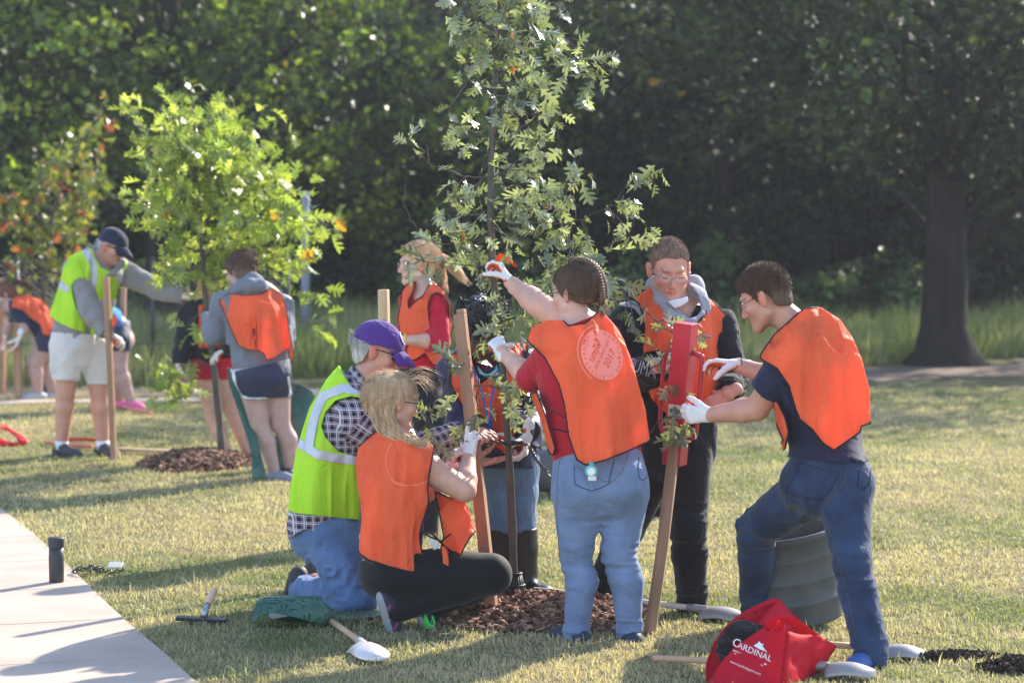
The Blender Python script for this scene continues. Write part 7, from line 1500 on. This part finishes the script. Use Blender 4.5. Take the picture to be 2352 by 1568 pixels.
b = G(1668, 1424); h0 = G(1228, 1372); shovel('shovel lying with its blade behind the red bag and its pale handle across the mulch', b, nrm(b - h0), L=.22, W=.17, handle_to=h0 + A(0, 0, .04), lift=.0, hm=mat('pale_handle', (.62, .52, .50), rough=.4))
b = G(1955, 1560); h0 = G(1500, 1532); shovel('shovel lying behind the red bag, its blade at a blue shoe', b, nrm(b - h0), L=.2, W=.15, handle_to=h0 + A(0, 0, .04), lift=.01)
b = G(2078, 1512); shovel('shovel with a pale blade lying right of the foot of the man in glasses', b, A(.9, -.2, 0), L=.18, W=.15, handle_to=b + A(-.6, .25, .04), lift=.0)
# plastic tub behind the man in glasses
M_tub = mat('grey_tub', (.085, .088, .095), rough=.6, spec=.25, var=.22, vscale=7, bump=.2, bscale=20, bdist=.004)
c = A(P(1842, 1470, 11.5)[0], 11.58, .01); up = nrm(A(-.17, -.05, 1)); R = frame(A(0, 1, 0) - up * up[1], up).T
mb = MB(); prof = [(.0001, .0), (.205, .0), (.212, .012), (.216, .10), (.2185, .102), (.2185, .107), (.217, .112), (.221, .20), (.2235, .202), (.2235, .207), (.223, .212), (.227, .30), (.2295, .302), (.2295, .307), (.230, .312), (.233, .385), (.246, .390), (.248, .415), (.238, .418), (.225, .405), (.215, .30), (.205, .02), (.0001, .015)]
mb.lathe([(r_ * .93, z) for r_, z in prof], c + A(0, 0, .015), n=64, R=R); tag(mb.build('plastic_tub', M_tub, base=A(c[0], c[1], 0)), 'big grey plastic tub standing behind the man in glasses', 'tub')
# pot and sheet behind the group
c = P(1262, 1105, 16.6); mb = MB(); R = frame(A(0, 0, 1), A(1, -.3, .1)).T; mb.lathe([(.0001, -.2), (.14, -.2), (.15, 0), (.165, .24), (.18, .25), (.18, .27), (.165, .27), (.15, .05), (.0001, .04)], A(c[0], 16.7, .16), n=40, R=R); tag(mb.build('plant_pot', M_tub, base=A(c[0], 16.7, 0)), 'grey nursery pot lying on its side behind the group', 'plant pot')
g = G(1500, 1178); sheet('plastic_sheet', [cone(g + A(-.12, .1, .05), g + A(.1, .1, .02), .13, .11)], [(1440, 1180), (1450, 1140), (1480, 1112), (1500, 1108), (1518, 1150), (1520, 1170)], mat('pale_green_plastic', (.55, .66, .56), rough=.4, trans=.3), 'pale translucent green plastic lying on the grass behind the man in black', 'plastic sheet', folds(.02, (9, 9, 9), 5), group=None)
mb = MB(); mb.lathe([(.0001, 0), (.12, .0), (.13, .07), (.14, .075), (.13, .08), (.11, .03), (.0001, .02)], G(1490, 1185) + A(0, -.02, 0), n=32); tag(mb.build('plant_tray', mat('black_plastic')), 'low black tray in front of the pale green plastic', 'tray')
# lying sticks and straps on the left
M_rh = mat('red_handle', (.50, .03, .03), rough=.4); mb = MB(); mb.tube([G(152, 1019) + A(0, 0, .04), G(226, 1021) + A(0, 0, .04)], .014, n=8); tag(mb.build('tool_handle', M_rh), 'dark red tool handle lying between the feet of the man in the navy cap', 'tool')
mb = MB(); mb.tube([G(104, 1024) + A(0, 0, .03), G(212, 1034) + A(0, 0, .03)], .013, n=8); tag(mb.build('tool_handle', mat('pink_handle', (.62, .16, .14), rough=.5)), 'faded pink red handle lying behind the shoes of the man in the navy cap', 'tool')
mb = MB(); a_, b_ = G(268, 1040), G(442, 1048); mb.box((a_ + b_) / 2 + A(0, 0, .03), (np.linalg.norm(b_ - a_), .06, .025), np.stack([nrm(b_ - a_), nrm(A(-(b_ - a_)[1], (b_ - a_)[0], 0)), A(0, 0, 1)], 1)); tag(mb.build('board', M_wood_pale, smooth=False, bevel=.003), 'narrow wooden board lying on the grass left of the mulch heap', 'board')
mb = MB(); mb.tube([G(268, 939) + A(0, 0, .03), G(345, 956) + A(0, 0, .03)], .016, n=8); tag(mb.build('tool_handle', mat('pink_handle')), 'pink handle lying at the pink shoes', 'tool')
g = G(30, 1022); mb = MB(); r = np.random.RandomState(4)
for k in range(4):
    o = A(r.randn() * .05, r.randn() * .06, 0); mb.tube(catmull([g + A(-.30, .05, .02), g + A(-.14, .05, .15 - .02 * k) + o, g + A(-.02, .0, .12) + o * .5, g + A(.06 + .02 * k, -.03, .03), g + A(.02, -.08, .015), g + A(-.08, -.04 * k, .03), g + A(-.2, .02 * k, .08)], 5), .016, n=6, flat=.15)
tag(mb.build('strap', mat('red_strap', (.72, .02, .03), rough=.5, trans=.15)), 'loose tangle of red webbing strap on the grass at the left edge', 'strap')
# ================================================================== RED TOTE BAG
def bag():
    c7 = lambda x, y, Y: P(1598.6 + x * .6212, 588 + y * .6212, Y)
    g = G(1760, 1610); t = empty('tote_bag', A(g[0], 10.2, 0), 'red fabric tote bag standing open on the grass, printed with CARDINAL', 'bag')
    M = mat('red_nonwoven', (.62, .010, .030), rough=.75, spec=.2, var=.08, vscale=8, trans=.30, bump=.3, bscale=300, bdist=.001)
    def panel(name, top, bot, seed, amp=.008, rows=14, cols_=22, sag=0.0, parent=None, m=None):
        T, B = np.array(catmull(top, 6)), np.array(catmull(bot, 6)); T = np.array([T[int(i)] for i in np.linspace(0, len(T) - 1, cols_)]); B = np.array([B[int(i)] for i in np.linspace(0, len(B) - 1, cols_)]); V = []
        for i in range(rows):
            v_ = i / (rows - 1)
            for j in range(cols_):
                q = T[j] * (1 - v_) + B[j] * v_; nn = vnoise(np.array(q[0] * 9 + seed), np.array(q[2] * 9.), np.array(q[1] * 9.)); n2 = vnoise(np.array(q[0] * 25 + seed), np.array(q[2] * 20.), np.array(3.)); q = q + A(.3, -1, .2) * (amp * float(nn) + amp * .6 * float(rid(n2)) + sag * math.sin(v_ * 3.14)); V.append(q)
        mb = MB(); mb.add(V, [[i * cols_ + j, i * cols_ + j + 1, (i + 1) * cols_ + j + 1, (i + 1) * cols_ + j] for i in range(rows - 1) for j in range(cols_ - 1)]); return mb.build(name, m or M, parent or t, solid=.0035)
    zb = lambda x, Y: A(c7(x, 1600, Y)[0], Y, .01)
    fr = panel('front_panel', [c7(52, 1570, 10.12), c7(90, 1505, 10.14), c7(150, 1442, 10.16), c7(240, 1378, 10.18), c7(305, 1345, 10.20), c7(335, 1385, 10.16)], [zb(40, 10.08), zb(90, 10.06), zb(150, 10.05), zb(220, 10.05), zb(270, 10.05), zb(318, 10.05)], 1, .006)
    panel('side_panel', [c7(335, 1385, 10.16), c7(390, 1398, 10.22), c7(445, 1400, 10.28), c7(490, 1422, 10.36), c7(522, 1440, 10.44)], [zb(318, 10.05), zb(360, 10.12), zb(400, 10.2), zb(440, 10.3), zb(462, 10.40)], 2, .014)
    rimT = [c7(36, 1570, 10.2), c7(40, 1500, 10.3), c7(68, 1425, 10.36), c7(112, 1365, 10.40), c7(175, 1315, 10.44), c7(240, 1282, 10.46), c7(300, 1264, 10.47), c7(318, 1284, 10.47), c7(372, 1332, 10.46), c7(432, 1386, 10.45), c7(522, 1440, 10.44)]
    rimB = [zb(50, 10.2), zb(80, 10.26), zb(120, 10.32), zb(170, 10.36), zb(220, 10.38), zb(270, 10.40), zb(320, 10.41), zb(350, 10.41), zb(390, 10.41), zb(430, 10.41), zb(462, 10.40)]
    panel('back_panel', rimT, rimB, 3, .008, cols_=40)
    lo = [q + A(0, -.012, -.028) for q in rimT[1:-1]]; panel('hem', [q + A(0, -.006, .002) for q in rimT[1:-1]], lo, 3, .004, rows=3, cols_=36)
    panel('flap', [c7(300, 1268, 10.45), c7(322, 1290, 10.44), c7(360, 1335, 10.40), c7(432, 1390, 10.36)], [c7(225, 1360, 10.30), c7(300, 1372, 10.28), c7(352, 1385, 10.28), c7(430, 1400, 10.30)], 5, .014)
    mb = MB()
    for k, (x, y) in enumerate(((300, 1335), (335, 1340))): mb.tube(catmull([c7(x - 40, y + 45, 10.17), c7(x, y, 10.12), c7(x + 40, y + 15, 10.12), c7(x + 110, y + 60, 10.22)], 5), .012, n=6, flat=.15, upv=(0, 1, 0))
    mb.build('strap', M, t)
    sdf_mesh('dark_cloth', [ell(c7(180, 1385, 10.30), (.075, .05, .035)), ell(c7(110, 1460, 10.24), (.035, .03, .06))], cloth('black_cloth', (.015, .014, .016)), None, vox=.005, disp=folds(.012, (25, 25, 25), 2, True))
    o = bpy.data.objects['dark_cloth']; tag(o, 'black cloth stuffed inside the red tote bag', 'cloth')
    w_ = mat('white_print', (.80, .72, .74), rough=.6, var=.03); L = []
    V, F = text2d('C', .046, (.95, 1)); L.append((V + [-.066, .004], F)); V, F = text2d('ARDINAL', .034, (1.0, 1)); L.append((V + [.012, .0], F))
    L.append((np.array([(-.070, -.024), (.070, -.024), (.072, -.029), (-.068, -.029)]), [[0, 1, 2, 3]])); L.append((np.array([(-.060, -.034), (.060, -.034), (.061, -.037), (-.059, -.037)]), [[0, 1, 2, 3]]))
    V, F = text2d('www.cardinalspirit.com', .0135); L.append((V + [.0, -.070], F))
    bird = np.array([(.004, .022), (.014, .034), (.020, .047), (.028, .040), (.040, .044), (.036, .034), (.050, .026), (.064, .018), (.050, .020), (.034, .018), (.016, .020)]); L.append((bird + [-.004, .0], [list(range(11))[::-1]]))
    a = -.38; decal('bag_print', [(rot2(V, a), F) for V, F in L], c7(207, 1460, 10.1), (1, -.05, 0), (0, .1, 1), fr, w_, t, off=.004)
bag()
# ================================================================== FENCE, LAMP POST
fy = 27.4; M_galv = mat('galvanised', (.07, .075, .08), rough=.45, metal=.6); fe = empty('chain_link_fence', (-7.0, fy, 0), 'grey chain-link fence at the foot of the wood on the left', 'fence')
for i in range(5): mb = MB(); x = -8.2 + i * 1.45; mb.tube([(x, fy, -.02), (x, fy, 1.30)], .022, n=10); mb.build('fence_post', M_galv, fe)
mb = MB(); mb.tube([(-8.2, fy, .37), (-2.4, fy, .37)], .008, n=6); mb.build('rail', M_galv, fe); mb = MB()
for i in range(84):
    x0 = -8.2 + i * .07
    for sg in (-1, 1):
        xa, za, xb_, zb_ = (x0, .02, x0 + 1.26, 1.28) if sg > 0 else (x0, 1.28, x0 + 1.26, .02)
        if xb_ > -2.4: f = (-2.4 - xa) / (xb_ - xa); xb_ = -2.4; zb_ = za + (zb_ - za) * f
        if abs(xb_ - xa) > .02: mb.tube([(xa, fy - .02, za), (xb_, fy - .02, zb_)], .0022, n=3, cap=False)
mb.build('wire_mesh', M_galv, fe)
g = G(692, 828); mb = MB(); mb.tube([(g[0], 31, 0), (g[0], 31, 2.0)], .055, n=14); lp_ = mb.build('metal_post', mat('grey_post', (.22, .24, .30), rough=.4)); tag(lp_, 'plain grey metal post standing behind the bright green sapling', 'post')
# ================================================================== HAZE, added to wash out the blacks
hz = MB(); hz.box((0, 45, 11.4), (150, 96, 24.8)); M_air = bpy.data.materials.new('air'); M_air.use_nodes = True; t_ = M_air.node_tree
for n_ in list(t_.nodes):
    if n_.type == 'BSDF_PRINCIPLED': t_.nodes.remove(n_)
pv_ = t_.nodes.new('ShaderNodeVolumePrincipled'); pv_.inputs['Color'].default_value = (.86, .90, 1, 1); pv_.inputs['Density'].default_value = 0.00065; pv_.inputs['Anisotropy'].default_value = 0.35
t_.links.new(pv_.outputs[0], t_.nodes['Material Output'].inputs['Volume'])
tag(hz.build('haze', M_air, smooth=False, base=A(0, 45, -1)), 'thin haze added to lift the dark tones like veiling glare', 'haze', kind='stuff')
